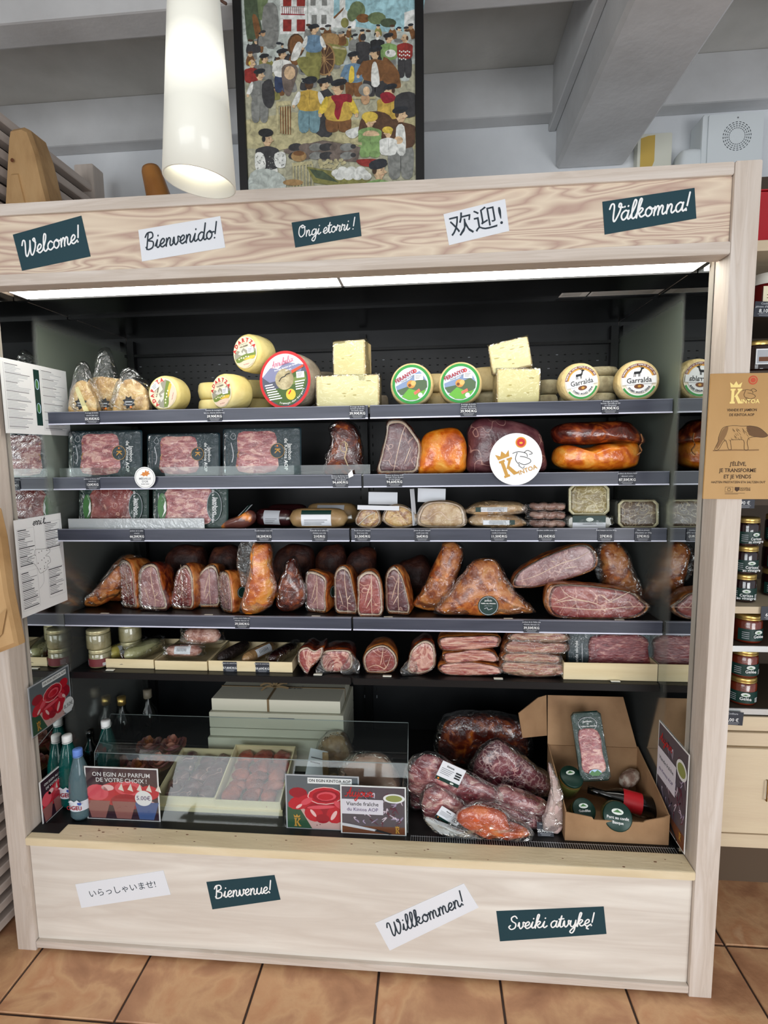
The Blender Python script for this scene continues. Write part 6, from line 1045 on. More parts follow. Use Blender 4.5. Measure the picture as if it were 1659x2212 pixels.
vac([(882, 1690), (890, 1648), (930, 1630), (985, 1655), (1060, 1690), (1090, 1720), (1060, 1745), (1000, 1745), (930, 1715)], 0.18, .028, ZD, RAWM, 'raw meat pack with a large white label, top left of the heap', 64, lab=(LP(972, 1657, .18), .075, .062, -.42, 1))
vac([(1060, 1735), (1080, 1700), (1140, 1715), (1190, 1740), (1190, 1765), (1120, 1755)], 0.185, .03, ZD, RAWM, 'long raw strip pack at the right of the heap', 65)
vac([(1030, 1760), (1045, 1735), (1095, 1740), (1160, 1770), (1180, 1790), (1150, 1795), (1080, 1785)], 0.15, .022, ZD, FRSH, 'marbled strip pack low at the right of the heap', 66)
vac([(915, 1770), (915, 1715), (940, 1700), (975, 1720), (1010, 1760), (1000, 1795), (950, 1800)], 0.14, .022, ZD, RAWM, 'raw pack with a slanted barcode label, centre left of the heap', 67, lab=(LP(968, 1745, .15), .07, .04, -.55, 1))
vac([(985, 1775), (1000, 1748), (1045, 1742), (1090, 1762), (1105, 1790), (1140, 1805), (1130, 1818), (1060, 1820), (1020, 1800)], 0.1, .026, ZD, MARI, 'bright orange marinated pork pack at the front of the heap', 68, bagpts=[(978, 1765), (1000, 1742), (1050, 1736), (1100, 1756), (1150, 1790), (1145, 1818), (1090, 1822), (1050, 1835), (1010, 1815), (960, 1795)])
vac([(920, 1775), (925, 1765), (960, 1785), (1020, 1815), (1030, 1826), (1000, 1825), (950, 1808)], 0.09, .010, ZD, P('pale_plastic', (186, 190, 192), .3, coat=.4), 'pale plastic label pouch under the orange pack', 69, amp=.002)
vac([(1170, 1800), (1180, 1760), (1190, 1700), (1185, 1650), (1200, 1680), (1213, 1730), (1216, 1780), (1205, 1812), (1185, 1812)], 0.13, .014, ZD, T('fatty_edge_pack', [(0, (150, 110, 110)), (.5, (206, 180, 176)), (1, (226, 210, 206))], 12, rough=.3, bump=.2, coat=.5), 'pale fatty pack standing against the cardboard box', 70)
tag = tagged(tag_mesh(0, .018, .046, '25,90€/KG', ('Viande fraîche',), .036, y=0).build('price_card', loc=(at(1180, 1795, Y=.11).x, .112, ZD+.0005), rot=(R(-35), 0, 0)), 'dark price card lying on the deck before the cardboard box', 'price card')
# ---------------------------------------------------------------- cardboard gift box with produce
KRAFT = T('brown_corrugated_card', [(0, (128, 96, 66)), (.5, (152, 118, 84)), (1, (168, 134, 98))], 10, (1, 1, 1), 6, 0, .75, .12, 60)
A = at(1220, 1815, Y=.10); B = at(1460, 1815, Y=.10); bx0, bx1 = A.x, min(B.x, .925); hb = at(1300, 1768, Y=.10).z-ZD; y0, y1 = .10, .34
t = thing('cardboard_box', 'open brown cardboard gift box with its lid folded up, right of the meat heap', 'box', ((bx0+bx1)/2, y0, ZD+.0005)); w_ = (bx1-bx0)/2
fr_ = [(-w_, 0), (w_, 0), (w_, hb*1.25), (w_*.9, hb*1.15), (w_*.55, hb*.98), (w_*.5, hb*.9), (-w_*.45, hb*.92), (-w_*.48, hb*1.02), (-w_, hb*1.2)]
MB().loft([(0, 1), (.003, 1)], fr_, KRAFT).line([(-w_*.1, hb*.62), (w_*.1, hb*.6)], .001, -.0004, P('card_crease', (104, 76, 52), .8)).build('front_flap', t)
for s in (-1, 1): M = Matrix(((0, 1, 0, s*w_-(.003 if s > 0 else 0)), (1, 0, 0, 0), (0, 0, 1, 0), (0, 0, 0, 1))); MB().loft([(0, 1), (.003, 1)], [(.003, 0), (y1-y0, 0), (y1-y0, hb*2.15), (.06, hb*1.5), (.003, hb*1.24)], KRAFT, M).build('side_wall', t)
MB().box(-w_+.003, w_-.003, .003, y1-y0, 0, .003, KRAFT).build('base', t); MB().box(-w_+.003, w_-.003, y1-y0-.003, y1-y0, .003, hb*2.1, KRAFT).build('rear_wall', t)
zl = at(1300, 1488, Y=.42).z-ZD
lm = Matrix.Translation((0, y1-y0, hb*2.1)) @ Matrix.Rotation(R(-9), 4, 'X'); MB().loft([(0, 1), (.003, 1)], [(-w_*1.0, 0), (w_*.98, 0), (w_*.70, zl-hb*2.1), (-w_*.98, zl-hb*2.1)], KRAFT, lm).build('lid', t)
fm = Matrix.Translation((-w_, y1-y0, hb*2.1)) @ Matrix.Rotation(R(-9), 4, 'X') @ Matrix.Rotation(R(28), 4, 'Z'); MB().loft([(0, 1), (.003, 1)], [(-.115, zl-hb*2.7), (-.10, zl-hb*3.8), (-.002, .03), (-.002, zl-hb*2.1), (-.035, zl-hb*2.15)], KRAFT, fm).build('lid_flap', t)
cxb = (bx0+bx1)/2; zi = ZD+.004
MB().box(-.004, .004, 0, .004, 0, .004, KRAFT)
a = at(1232, 1508, Y=.30); c = at(1335, 1690, Y=.24)
tray(0, 0, 0, 0, .225, zi+.05, 'green upright sliced ham tray standing in the cardboard box', 2, tilt=.3, group=None, dims=(.098, .205), name='ham_tray') if False else None
TW, TH = .094, .205; p0 = at(1288, 1688, Y=.225); t = thing('ham_tray', 'green upright sliced ham tray standing in the cardboard box', 'ham', (p0.x, .225, p0.z), (-.32, R(-6), 0), 'sliced ham trays'); o = [(-TW/2+.01, 0), (TW/2-.01, 0), (TW/2, .01), (TW/2, TH-.01), (TW/2-.01, TH), (-TW/2+.01, TH), (-TW/2, TH-.01), (-TW/2, .01)]
MB().loft([(0, .97), (.003, 1), (.013, .96)], o, DKG).build('card', t); MB().pillow(catmull([(-TW*.33, .028), (TW*.33, .028), (TW*.35, TH*.4), (TW*.3, TH*.72), (-TW*.3, TH*.74), (-TW*.36, TH*.4)], 4, True), .006, SLIC, 0, p=4, back=.1, amp=.002, fr=50).build('sliced_ham', t)
b = MB().disc(0, TH*.82, TW*.3, -.004, DKG, TH*.1, 26); b.line([(TW*.3*math.cos(i*.25), TH*.82+TH*.1*math.sin(i*.25)) for i in range(25)], .0012, -.0045, LGR, closed=True); b.text('Jambon', 0, TH*.86, .009, -.0046, WHT, .012).text('de', 0, TH*.825, .006, -.0046, WHT, .012).text('la Vallée des Aldudes', 0, TH*.79, .0062, -.0046, WHT, .012)
b.disc(0, TH*.13, TW*.2, -.0085, P('logo_sky', (170, 200, 226), .4), TH*.05, 20, a0=0, a1=math.pi).poly([(-TW*.2, TH*.12), (-TW*.1, TH*.165), (-TW*.02, TH*.14), (TW*.08, TH*.17), (TW*.2, TH*.12), (TW*.1, TH*.09), (-TW*.1, TH*.09)], -.009, P('logo_green')).rect(-TW*.22, TH*.045, TW*.22, TH*.05, -.001, LGR).build('print', t); MB().pillow([(a*.99, b_*.99+.001) for a, b_ in o], .008, FILM, .001, p=4, back=.2, amp=.0012, fr=60).build('clear_film', t)
GLID = P('dark_green_lid', (14, 48, 40), .35, .2)
def lyingjar(u, v, Y, r, h, label, tilt, rz, word=None, z=None):
    p = at(u, v, Y=Y); t = thing('preserve_jar', label, 'jar', (p.x, Y, z if z else p.z), (tilt, 0, rz), 'preserve jars in the cardboard box')
    MB().lathe([(r*.9, 0), (r, .006), (r, h*.7), (r*.95, h*.78)], P('olive_preserve', (84, 88, 44), .2, coat=.6), n=24).build('body', t)
    MB().lathe([(r*.96, h*.78), (r*1.0, h*.79), (r*1.0, h*.82), (r*.97, h*.84), (r*1.0, h*.87), (r*.97, h*.9)], LIDG, n=24, caps=False).build('lid_rim', t); MB().lathe([(r*.99, h*.9), (r*.98, h*.98), (r*.92, h), (.001, h)], GLID, n=24, caps=False).build('lid', t)
    b = MB(); M = Matrix.Translation((0, 0, h+.0006)) @ Matrix.Rotation(R(-90), 4, 'X'); b.disc(0, r*.3, r*.4, 0, P('logo_white'), r*.2, 16, M=M).poly([(-r*.3, r*.25), (0, r*.45), (r*.3, r*.25)], -.0004, P('logo_green'), M)
    if word: 
        for k, wd in enumerate(word): b.text(wd, 0, -r*(.1+.3*k), r*.26, -.0004, WHT, .012, M=M)
    b.build('lid_print', t)
lyingjar(1222, 1700, .26, .036, .075, 'jar with dark green lid leaning at the back left of the cardboard box', R(28), .25, z=zi+.05); lyingjar(1248, 1770, .19, .034, .07, 'small jar reading Guindillas on its lid, front left of the box', R(42), .1, ('Guindillas',), z=zi+.012); lyingjar(1325, 1785, .175, .040, .085, 'large jar tipped forward with gold rim, front centre of the box', R(58), -.2, ('Porc au confit', 'Basque'), z=zi+.03)
p = at(1300, 1745, Y=.215); q_ = at(1440, 1770, Y=.2); t = thing('wine_bottle', 'dark wine bottle with red label lying across the cardboard box', 'bottle', (p.x-.035, .245, zi+.062), (0, R(98), R(-12))); MB().lathe([(.001, 0), (.012, 0), (.013, .03), (.0125, .05), (.028, .085), (.030, .11), (.030, .20), (.027, .21), (.001, .208)], P('dark_wine_glass', (8, 9, 9), .1, coat=.5), n=24, caps=False).build('body', t); MB().lathe([(.0305, .10), (.0306, .155)], P('bright_red_label', (196, 28, 40), .45), n=24, caps=False).build('label', t)
p = at(1358, 1715, Y=.25); t = thing('dry_sausage', 'floury grey dry sausage lying on the box contents', 'sausage', (p.x-.035, .25, p.z-.022), (0, R(8), R(-25)), 'dry sausages in the cardboard box')
DRYS = T('floury_sausage_skin', [(0, (92, 62, 50)), (.45, (138, 112, 98)), (.58, (186, 174, 160)), (1, (206, 200, 190))], 30, detail=6, rough=.7, bump=.5)
MB().tube([(.0+.011*i, .002*math.sin(i), .006*math.sin(i*.5)) for i in range(10)], [.006, .018, .022, .023, .024, .023, .023, .021, .016, .005], DRYS, 14).build('meat', t); MB().tube([(.1, 0, 0), (.112, -.008, -.01), (.116, -.012, -.035)], .0012, P('string_white', (226, 216, 196), .7)).build('string', t)
p = at(1362, 1682, Y=.285); t = thing('dry_sausage', 'rounded end of a second dry sausage behind the first', 'sausage', (p.x-.02, .29, p.z-.02), (0, R(-30), R(20)), 'dry sausages in the cardboard box'); MB().tube([(.012*i-.01, 0, 0) for i in range(7)], [.008, .02, .024, .024, .023, .02, .008], DRYS, 14).build('meat', t)
# ================================================================= lamp, painting, things above the fridge
LAMPG = P('frosted_lamp_glass', (206, 206, 196), .35, coat=.3, trans=0)
_b = LAMPG.node_tree.nodes['Principled BSDF']; _b.inputs['Emission Color'].default_value = (1, .985, .88, 1); _nt = LAMPG.node_tree
_tc = _nt.nodes.new('ShaderNodeTexCoord'); _sp = _nt.nodes.new('ShaderNodeSeparateXYZ'); _cr = _nt.nodes.new('ShaderNodeValToRGB'); _nt.links.new(_tc.outputs['Object'], _sp.inputs[0])
_mr = _nt.nodes.new('ShaderNodeMapRange'); _mr.inputs[1].default_value = 0; _mr.inputs[2].default_value = .40; _nt.links.new(_sp.outputs[2], _mr.inputs[0]); _nt.links.new(_mr.outputs[0], _cr.inputs[0])
e = _cr.color_ramp.elements; e[0].color = (.16, .16, .16, 1); e[1].position = 1; e[1].color = (.08, .08, .08, 1); k_ = e.new(.30); k_.color = (.26, .26, .26, 1); k_ = e.new(.48); k_.color = (.85, .85, .85, 1); k_ = e.new(.62); k_.color = (.28, .28, .28, 1)
_nt.links.new(_cr.outputs[0], _b.inputs['Emission Strength'])
zl0 = 1.998; t = thing('pendant_lamp', 'long frosted glass cone pendant lamp, lit, left of the framed painting', 'lamp', (-.1715, -.35, zl0))
n = 40; b = MB(); vs = []; rows = [(0, .0645), (.1, .0585), (.2, .052), (.3, .0455), (.45, .036), (.55, .03), (.58, .02)]
for zz, r_ in rows:
    for i in range(n):
        a = 2*math.pi*i/n; x = r_*math.cos(a); vs.append((x+zz*.02, r_*math.sin(a), zz-(x*.12 if zz == 0 else 0)))
b.add(vs, [(k*n+i, k*n+(i+1) % n, (k+1)*n+(i+1) % n, (k+1)*n+i) for k in range(len(rows)-1) for i in range(n)], LAMPG, True); so = b.build('lamp_shade', t)
md = so.modifiers.new('thick', 'SOLIDIFY'); md.thickness = .003
MB().tube([(.012, 0, .57), (.012, 0, .99)], .003, P('lamp_cord', (220, 220, 216), .5)).build('cord', t); MB().lathe([(.012, .20), (.03, .22), (.034, .26), (.02, .3), (.012, .32)], P('bulb', (255, 252, 240), .4, emit=6)).build('bulb', t)
l = bpy.data.lights.new('lamp_bulb', 'POINT'); l.energy = 2.5; l.shadow_soft_size = .03; l.color = (1, .93, .8); lo = bpy.data.objects.new('lamp_bulb', l); S.collection.objects.link(lo); lo.parent = t; lo.location = (0, 0, .10)
tagged(MB().tube([(0, 0, 0), (0, .0, -.03), (.02, 0, -.06), (.035, -.01, -.075)], .004, P('rusty_iron', (92, 66, 54), .8)).build('iron_hook', loc=(at(463, 0, Y=.24).x, .245, 2.83)), 'small rusty iron hook beside the lamp, fixed to the ceiling joist', 'hook')
# ---------------------------------------------------------------- framed painting
PY = .285; FRM = P('black_frame', (16, 16, 18), .45)
x0, x1 = -.311, .2385; z0, z1 = 2.1185, 2.868; t = thing('framed_painting', 'black-framed painting of a crowded village market, standing on the fridge', 'picture', ((x0+x1)/2, PY, z0)); w_ = (x1-x0)/2; h = z1-z0; fw = .025
for a, b_, c, d in ((-w_, -w_+fw, 0, h), (w_-fw, w_, 0, h), (-w_+fw, w_-fw, 0, fw), (-w_+fw, w_-fw, h-fw, h)): MB().box(a, b_, -.008, .014, c, d, FRM, bev=.003).build('frame_bar', t)
pcx = (x0+x1)/2
def C(n_, rgb): return T('paint_'+n_, [(0, tuple(max(0, int(c*.72)) for c in rgb)), (.5, rgb), (1, tuple(min(255, int(c*1.16)+6) for c in rgb))], 60, detail=4, dist=.8, rough=.6, bump=.1)
PC = {k: C(k, v) for k, v in dict(sky=(150, 190, 198), mist=(178, 186, 180), ground=(168, 166, 142), wall=(214, 218, 214), red=(138, 44, 38), maroon=(140, 30, 44), dk=(54, 54, 56), beret=(38, 42, 48), skin=(206, 176, 140), skin2=(184, 148, 112), yel=(190, 158, 70), yelb=(214, 186, 70), brown=(118, 80, 46), brn2=(84, 58, 40), blue=(104, 134, 158), jean=(110, 142, 150), navy=(48, 62, 92), green=(126, 158, 98), olive=(130, 128, 72), tree=(104, 120, 84), white=(216, 218, 212), gry=(126, 128, 124), fence=(180, 172, 132), hair=(76, 54, 36), blond=(206, 178, 74), pig=(110, 98, 90), basket=(160, 128, 84), darkgreen=(70, 84, 62), black=(34, 36, 38)).items()}
def q_(x, y): p = at(510+x/4.046, y/4.046, Y=PY); return (p.x-pcx, p.z-z0)
art = MB(); _ly = [0.0]
def ly(): _ly[0] += .0000045; return -_ly[0]
def pl(m, *pts, sm=3): o = [q_(*p) for p in pts]; o = catmull(o, sm, True) if sm else o; art.poly(o[::-1], ly(), PC[m])
def ell(m, x, y, rx, ry, rot=0):
    c_, s_ = math.cos(R(rot)), math.sin(R(rot)); art.poly([q_(x+rx*math.cos(a*.45)*c_-ry*math.sin(a*.45)*s_, y+rx*math.cos(a*.45)*s_+ry*math.sin(a*.45)*c_) for a in range(14)][::-1], ly(), PC[m])
def ln(m, wd, *pts): art.line(catmull([q_(*p) for p in pts], 4) if len(pts) > 2 else [q_(*p) for p in pts], wd/4.046/600*.55, ly(), PC[m])
art.rect(-w_+fw-.002, fw-.002, w_-fw+.002, h-fw+.002, .0005, PC['mist'])
pl('ground', (80, 600), (1580, 560), (1580, 1500), (80, 1500), sm=0); pl('fence', (80, 1050), (500, 980), (900, 1060), (1580, 1000), (1580, 1300), (80, 1300), sm=0); pl('ground', (80, 1400), (1580, 1400), (1580, 1720), (80, 1720), sm=0); pl('sky', (620, -260), (1580, -260), (1560, 260), (1100, 240), (850, 150)); pl('wall', (380, -240), (620, -240), (620, 290), (385, 300), sm=0); pl('wall', (630, -240), (860, -240), (850, 260), (630, 240), sm=0); pl('wall', (850, 170), (945, 70), (1050, 190), (1040, 250), (850, 240), sm=0); pl('wall', (1470, 110), (1560, 80), (1560, 300), (1470, 240), sm=0); pl('white', (905, 0), (955, 0), (955, 90), (905, 90), sm=0)
pl('brown', (850, 150), (945, 60), (935, 90), (860, 165), sm=0)
for x, y in ((410, -20), (530, -20), (410, 170), (530, 170)): pl('red', (x, y), (x+75, y), (x+72, y+75+30*(y > 0)), (x, y+75+30*(y > 0)), sm=0)
pl('gry', (395, 55), (600, 58), (600, 65), (395, 62), sm=0); 
for k in range(11): ln('maroon', 7, (405+k*18, 62), (405+k*18, 120))
pl('maroon', (392, 118), (600, 124), (600, 134), (392, 130), sm=0)
for x, y in ((650, -30), (750, -30), (660, 130), (745, 130)): pl('gry', (x, y), (x+45, y), (x+45, y+80), (x, y+80), sm=0)
pl('darkgreen', (80, -240), (300, -240), (200, 60), (230, 300), (150, 420), (90, 300)); pl('tree', (190, -200), (300, -240), (260, 100), (200, 160)); pl('gry', (240, 60), (360, 60), (360, 400), (240, 380)); pl('brown', (140, 150), (190, 160), (240, 420), (200, 440))
for x, y, rx, ry, m in ((1060, 90, 70, 80, 'tree'), (1110, 160, 60, 40, 'brown'), (1230, 160, 80, 55, 'tree'), (1330, 200, 70, 40, 'darkgreen'), (950, 200, 35, 45, 'olive'), (1010, 130, 40, 60, 'tree')): ell(m, x, y, rx, ry)
rr = random.Random(11)
for k in range(84):   # the far crowd
    x = rr.uniform(110, 1540); y = rr.uniform(235, 340+(k > 40)*330) if x > 620 else rr.uniform(290, 560+(k > 40)*260); s = rr.uniform(18, 26); m = rr.choice(['gry', 'dk', 'mist', 'olive', 'brown', 'gry']); pl(m, (x-s*1.5, y+s*4), (x-s*1.2, y+s*.9), (x, y+s*.5), (x+s*1.2, y+s*.9), (x+s*1.6, y+s*4)); ell(rr.choice(['skin', 'skin2', 'mist']), x, y, s*.8, s); ell(rr.choice(['beret', 'hair', 'gry', 'dk']), x, y-s*.7, s*1.0, s*.5, rr.uniform(-15, 10))
ell('hair', 525, 400, 75, 105); ell('brown', 530, 400, 62, 92); pl('basket', (760, 300), (885, 305), (885, 400), (740, 380)); pl('olive', (740, 380), (960, 420), (930, 560), (860, 560), (840, 460)); pl('fence', (840, 405), (960, 422), (955, 440), (845, 425), sm=0)
ell('brn2', 770, 520, 92, 140)
for k in range(12): a = R(30*k); ln('basket', 8, (770, 520), (770+84*math.cos(a), 520+130*math.sin(a)))
art.line([q_(770+90*math.cos(i*.21), 520+138*math.sin(i*.21)) for i in range(30)], .0042, ly(), PC['basket'], closed=True)
def face(x, y, s, d=1, hat='beret', hair='hair', tilt=-12, skin='skin', back=False):
    if not back: ell(skin, x, y, s*.72, s); pl(skin, (x+d*s*.5, y-s*.2), (x+d*s*1.0, y+s*.15), (x+d*s*.5, y+s*.35)); ell('brn2', x+d*s*.28, y-s*.12, s*.1, s*.06); ln('brn2', 4, (x+d*s*.15, y-s*.3), (x+d*s*.5, y-s*.28)); ln('red', 4, (x+d*s*.2, y+s*.5), (x+d*s*.6, y+s*.45)); ell(hair, x-d*s*.55, y-s*.1, s*.28, s*.5); ln('skin2', 4, (x-d*s*.1, y+s*.2), (x+d*s*.05, y+s*.6))
    else: ell(hair, x, y, s*.75, s*.95)
    if hat: ell(hat, x-d*s*.1, y-s*.72, s*1.15, s*.5, tilt); ell('black', x-d*s*.2, y-s*.6, s*.8, s*.2, tilt)
def man(x, y, s, top, d=1, legs=None, lh=3.5, w=1.7, th=3.6, arm=None, **k):
    pl(skin_ := 'skin2', (x-s*.3, y+s*.6), (x+s*.3, y+s*.6), (x+s*.35, y+s*1.4), (x-s*.35, y+s*1.4))
    if legs: pl(legs, (x-s*w*.8, y+s*th*1.1), (x+s*w*.8, y+s*th*1.1), (x+s*w*.85, y+s*(th+lh)), (x+s*.1, y+s*(th+lh)), (x, y+s*(th+1.2)), (x-s*.1, y+s*(th+lh)), (x-s*w*.85, y+s*(th+lh)))
    pl(top, (x-s*.4, y+s*1.05), (x+s*.4, y+s*1.05), (x+s*w, y+s*1.5), (x+s*w*1.05, y+s*2.4), (x+s*w*.85, y+s*th*1.25), (x-s*w*.85, y+s*th*1.25), (x-s*w*1.05, y+s*2.4), (x-s*w, y+s*1.5))
    if arm: pl(arm, (x-s*w, y+s*1.4), (x-s*w*.75, y+s*1.6), (x-s*w*.9, y+s*3.2), (x-s*w*1.3, y+s*3.8), (x-s*w*1.5, y+s*3.4)); pl(arm, (x+s*w, y+s*1.4), (x+s*w*.75, y+s*1.6), (x+s*w*.9, y+s*3.2), (x+s*w*1.3, y+s*3.8), (x+s*w*1.5, y+s*3.4)); ell('skin', x-s*w*1.35, y+s*3.9, s*.25, s*.3); ell('skin', x+s*w*1.35, y+s*3.9, s*.25, s*.3)
    ln('black', 3, (x+s*.1, y+s*1.3), (x+s*.05, y+s*2.4), (x+s*.1, y+s*th)); face(x, y, s, d, **k)
man(1110, 330, 34, 'dk', legs='dk', lh=6, hat=None, back=True, hair='dk'); man(1235, 310, 34, 'black', legs='black', lh=4, hat=None, hair='black'); ell('white', 1235, 325, 22, 28); ell('skin', 1235, 312, 14, 18); man(1335, 340, 40, 'green', hat='beret', legs='gry'); man(1475, 340, 38, 'red', d=-1, hat=None, legs='dk', lh=5)
for k in range(16): ell('white', 1430+17*(k % 6), 450+32*(k//6)+8*(k % 2), 7, 7)
ell('white', 1350, 470, 48, 34); ell('gry', 1330, 460, 12, 14)
man(680, 265, 42, 'blue', d=1, legs='olive', lh=4.5, arm='white'); pl('olive', (540, 510), (700, 520), (730, 690), (640, 680), (560, 600)); pl('white', (540, 370), (580, 400), (540, 520), (480, 530), (500, 440))
man(405, 480, 42, 'white', legs='navy', lh=4, arm='white'); pl('pig', (400, 600), (480, 560), (540, 600), (520, 700), (470, 840), (420, 800)); ell('skin', 470, 640, 50, 60); man(250, 520, 38, 'gry', hat='beret'); man(140, 560, 36, 'red', hat=None, hair='blond'); man(210, 660, 46, 'gry', legs='gry', lh=5, arm='white', d=1); pl('dk', (230, 740), (310, 700), (340, 860), (300, 950), (240, 900))
man(1030, 510, 46, 'blue', d=1, legs='brown', arm='blue'); pl('yelb', (1000, 590), (1030, 600), (1030, 710), (985, 720)); man(1215, 470, 52, 'brown', d=-1, legs='dk', arm='brown', hat='beret', w=2.1); pl('white', (1190, 570), (1230, 560), (1255, 740), (1185, 750)); pl('brown', (1290, 500), (1400, 600), (1430, 690), (1350, 740), (1280, 700))
pl('fence', (350, 890), (480, 885), (480, 920), (350, 935), sm=0); pl('fence', (700, 850), (1220, 850), (1220, 870), (700, 872), sm=0); pl('fence', (350, 900), (372, 900), (378, 1180), (355, 1180), sm=0); pl('brown', (385, 940), (480, 930), (480, 1180), (390, 1170), sm=0)
for k in range(4): pl('fence', (395+22*k, 925), (404+22*k, 925), (408+22*k, 1180), (398+22*k, 1180), sm=0)
ell('skin2', 1130, 870, 40, 50); ell('gry', 1130, 790, 60, 55); ell('skin', 1140, 800, 30, 40)
man(770, 745, 50, 'dk', d=1, legs='dk', hat='beret', w=1.5); pl('dk', (740, 820), (830, 810), (840, 1180), (700, 1170), (690, 1000))
man(640, 740, 50, 'yel', d=1, legs='jean', lh=4.5, arm='white', back=True, w=2.0); ell('beret', 650, 705, 62, 34, -10)
man(895, 770, 62, 'yel', d=-1, legs='brown', lh=2.5, arm='yelb', w=1.9); pl('maroon', (830, 850), (900, 830), (1000, 830), (1010, 900), (940, 900), (900, 1050), (860, 1000), (870, 920)); ell('skin', 890, 780, 42, 58); face(890, 770, 60, -1); pl('white', (960, 1150), (1080, 1110), (1110, 1130), (1040, 1210), (980, 1200))
man(1345, 800, 52, 'yel', d=-1, legs='brn2', w=2.0, hat='beret'); pl('maroon', (1260, 830), (1340, 810), (1400, 870), (1300, 910)); pl('dk', (1400, 840), (1560, 820), (1560, 1020), (1400, 1000)); pl('brn2', (1120, 1000), (1300, 990), (1380, 1090), (1330, 1250), (1080, 1220))
man(1440, 1010, 62, 'brn2', d=1, legs='gry', lh=5, w=1.9); pl('white', (1400, 1120), (1470, 1110), (1480, 1340), (1410, 1340)); ell('skin', 1420, 1230, 40, 34)
man(1170, 1060, 56, 'green', d=1, hat=None, hair='blond', legs='green', lh=2); ell('blond', 1170, 1025, 72, 45); pl('skin', (1140, 1150), (1220, 1150), (1250, 1190), (1110, 1190)); man(1330, 1165, 42, 'white', d=-1, hat=None, hair='blond'); ell('blond', 1325, 1140, 48, 30)
pl('fence', (350, 1290), (770, 1200), (780, 1230), (370, 1320), sm=0); pl('fence', (765, 1200), (1100, 1250), (1100, 1275), (765, 1232), sm=0); pl('pig', (420, 1310), (760, 1230), (1090, 1290), (1060, 1420), (700, 1400), (420, 1340), sm=0)
for k in range(12): ell(('dk', 'pig', 'gry')[k % 3], 520+(k % 6)*90, 1290+(k//6)*75, 62, 34, -8); ell('dk', 575+(k % 6)*90, 1285+(k//6)*75, 24, 20)
man(275, 1225, 56, 'dk', d=1, hat=None, hair='black', legs='white', lh=3.0); ell('black', 262, 1165, 66, 38); pl('white', (170, 1350), (240, 1350), (260, 1470), (180, 1500)); pl('white', (340, 1350), (430, 1340), (430, 1460), (350, 1460))
for k in range(40): ell('gry', rr.uniform(180, 430), rr.uniform(1350, 1480), 5, 5)
pl('mist', (130, 1520), (280, 1480), (430, 1560), (400, 1700), (130, 1700)); ell('basket', 550, 1370, 68, 48); ell('brown', 550, 1345, 50, 22); pl('fence', (490, 1430), (665, 1410), (670, 1440), (495, 1460), sm=0)
for k in range(7): pl('fence', (495+28*k, 1440), (507+28*k, 1440), (512+28*k, 1680), (500+28*k, 1680), sm=0)
pl('olive', (620, 1460), (1170, 1560), (1170, 1680), (680, 1600), sm=0); pl('darkgreen', (640, 1480), (760, 1500), (900, 1600), (700, 1560), sm=0)
for k in range(34): ell('fence', rr.uniform(720, 950), rr.uniform(1400, 1480), 16, 14)
for k in range(11): ell('white', 880+26*k, 1520+30*math.sin(k*2.1), 46, 34)
pl('red', (1060, 1400), (1250, 1400), (1200, 1460), (1090, 1450)); man(1250, 1500, 72, 'green', d=1, hat='beret'); ell('beret', 1240, 1432, 82, 36, -14); ell('basket', 500, 1600, 90, 28)
art.v = [tuple(v) for v in art.v]; art.build('painting', t)
# ---------------------------------------------------------------- carved wooden pieces on top
CARV = T('hewn_wood', [(0, (160, 122, 78)), (.5, (196, 158, 110)), (1, (208, 172, 124))], 14, (1, 1, .4), 6, .6, .65, .3, 40)
q = px([(15, 446), (19, 370), (23, 300), (26, 278), (50, 273), (64, 280), (82, 330), (98, 400), (110, 446)], .30)
cx_ = sum(a for a, b_ in q)/len(q); tz = 2.1185; zz = max(b_ for a, b_ in q); q = [(a-cx_, b_-tz) for a, b_ in q]; q = q+[(q[-1][0]+.025, 0), (q[0][0]-.008, 0)]
t = thing('carved_wood_block', 'tall rough-hewn tapering wooden block on top of the fridge, far left', 'carving', (cx_, .30, tz))
MB().loft([(-.012, .92), (.005, 1), (.07, 1), (.09, .8)], q[::-1], CARV).loft([(-.018, .9), (-.007, 1)], [(-.055, 0), (.03, 0), (-.015, .26), (-.04, .26)], CARV).disc(-.028, .29, .006, -.0185, BRN, n=10).build('block', t)
t = thing('carved_wood_horn', 'small darker wooden horn leaning behind the pendant lamp', 'carving', (at(345, 430, Y=.35).x+.045, .35, tz), (0, R(-14), 0)); MB().lathe([(.001, 0), (.05, 0), (.046, .10), (.030, .275), (.026, .286), (.001, .288)], T('oiled_wood', [(0, (128, 80, 34)), (1, (176, 120, 60))], 10, rough=.4, bump=.2, coat=.3), n=20, caps=False).build('horn', t)
# ---------------------------------------------------------------- alarm box and small fittings on the wall
WP = P('white_plastic', (216, 222, 224), .4); t = thing('alarm_speaker', 'white wall speaker box with concentric slots, top right', 'speaker', (1.4, .9, 2.40))
a, c = at(1530, 247, Y=.9), at(1652, 247, Y=.9); w0, w1 = a.x-1.4, c.x-1.4; MB().box(w0-.02, w1, 0, .095, 0, .352, WP, bev=.006).build('housing', t); MB().box(w0, w1-.004, -.006, 0, .004, .345, WP, bev=.003).build('cover', t)
b = MB(); cc = at(1590, 296, Y=.9); cx_, cz_ = cc.x-1.4, cc.z-2.40
for k, r_ in enumerate((.022, .029, .036, .043, .05)):
    if k == 0: continue
    for i in range(24): a_ = 2*math.pi*i/24; b.ring(cx_, cz_, r_-.0012, r_+.0012, -.0066, P('slot_dark', (50, 58, 64), .7), 3, a_, a_+.15)
b.disc(cx_, cz_+.065, .003, -.0066, GRY, n=10).build('slots', t, kind='stuff')
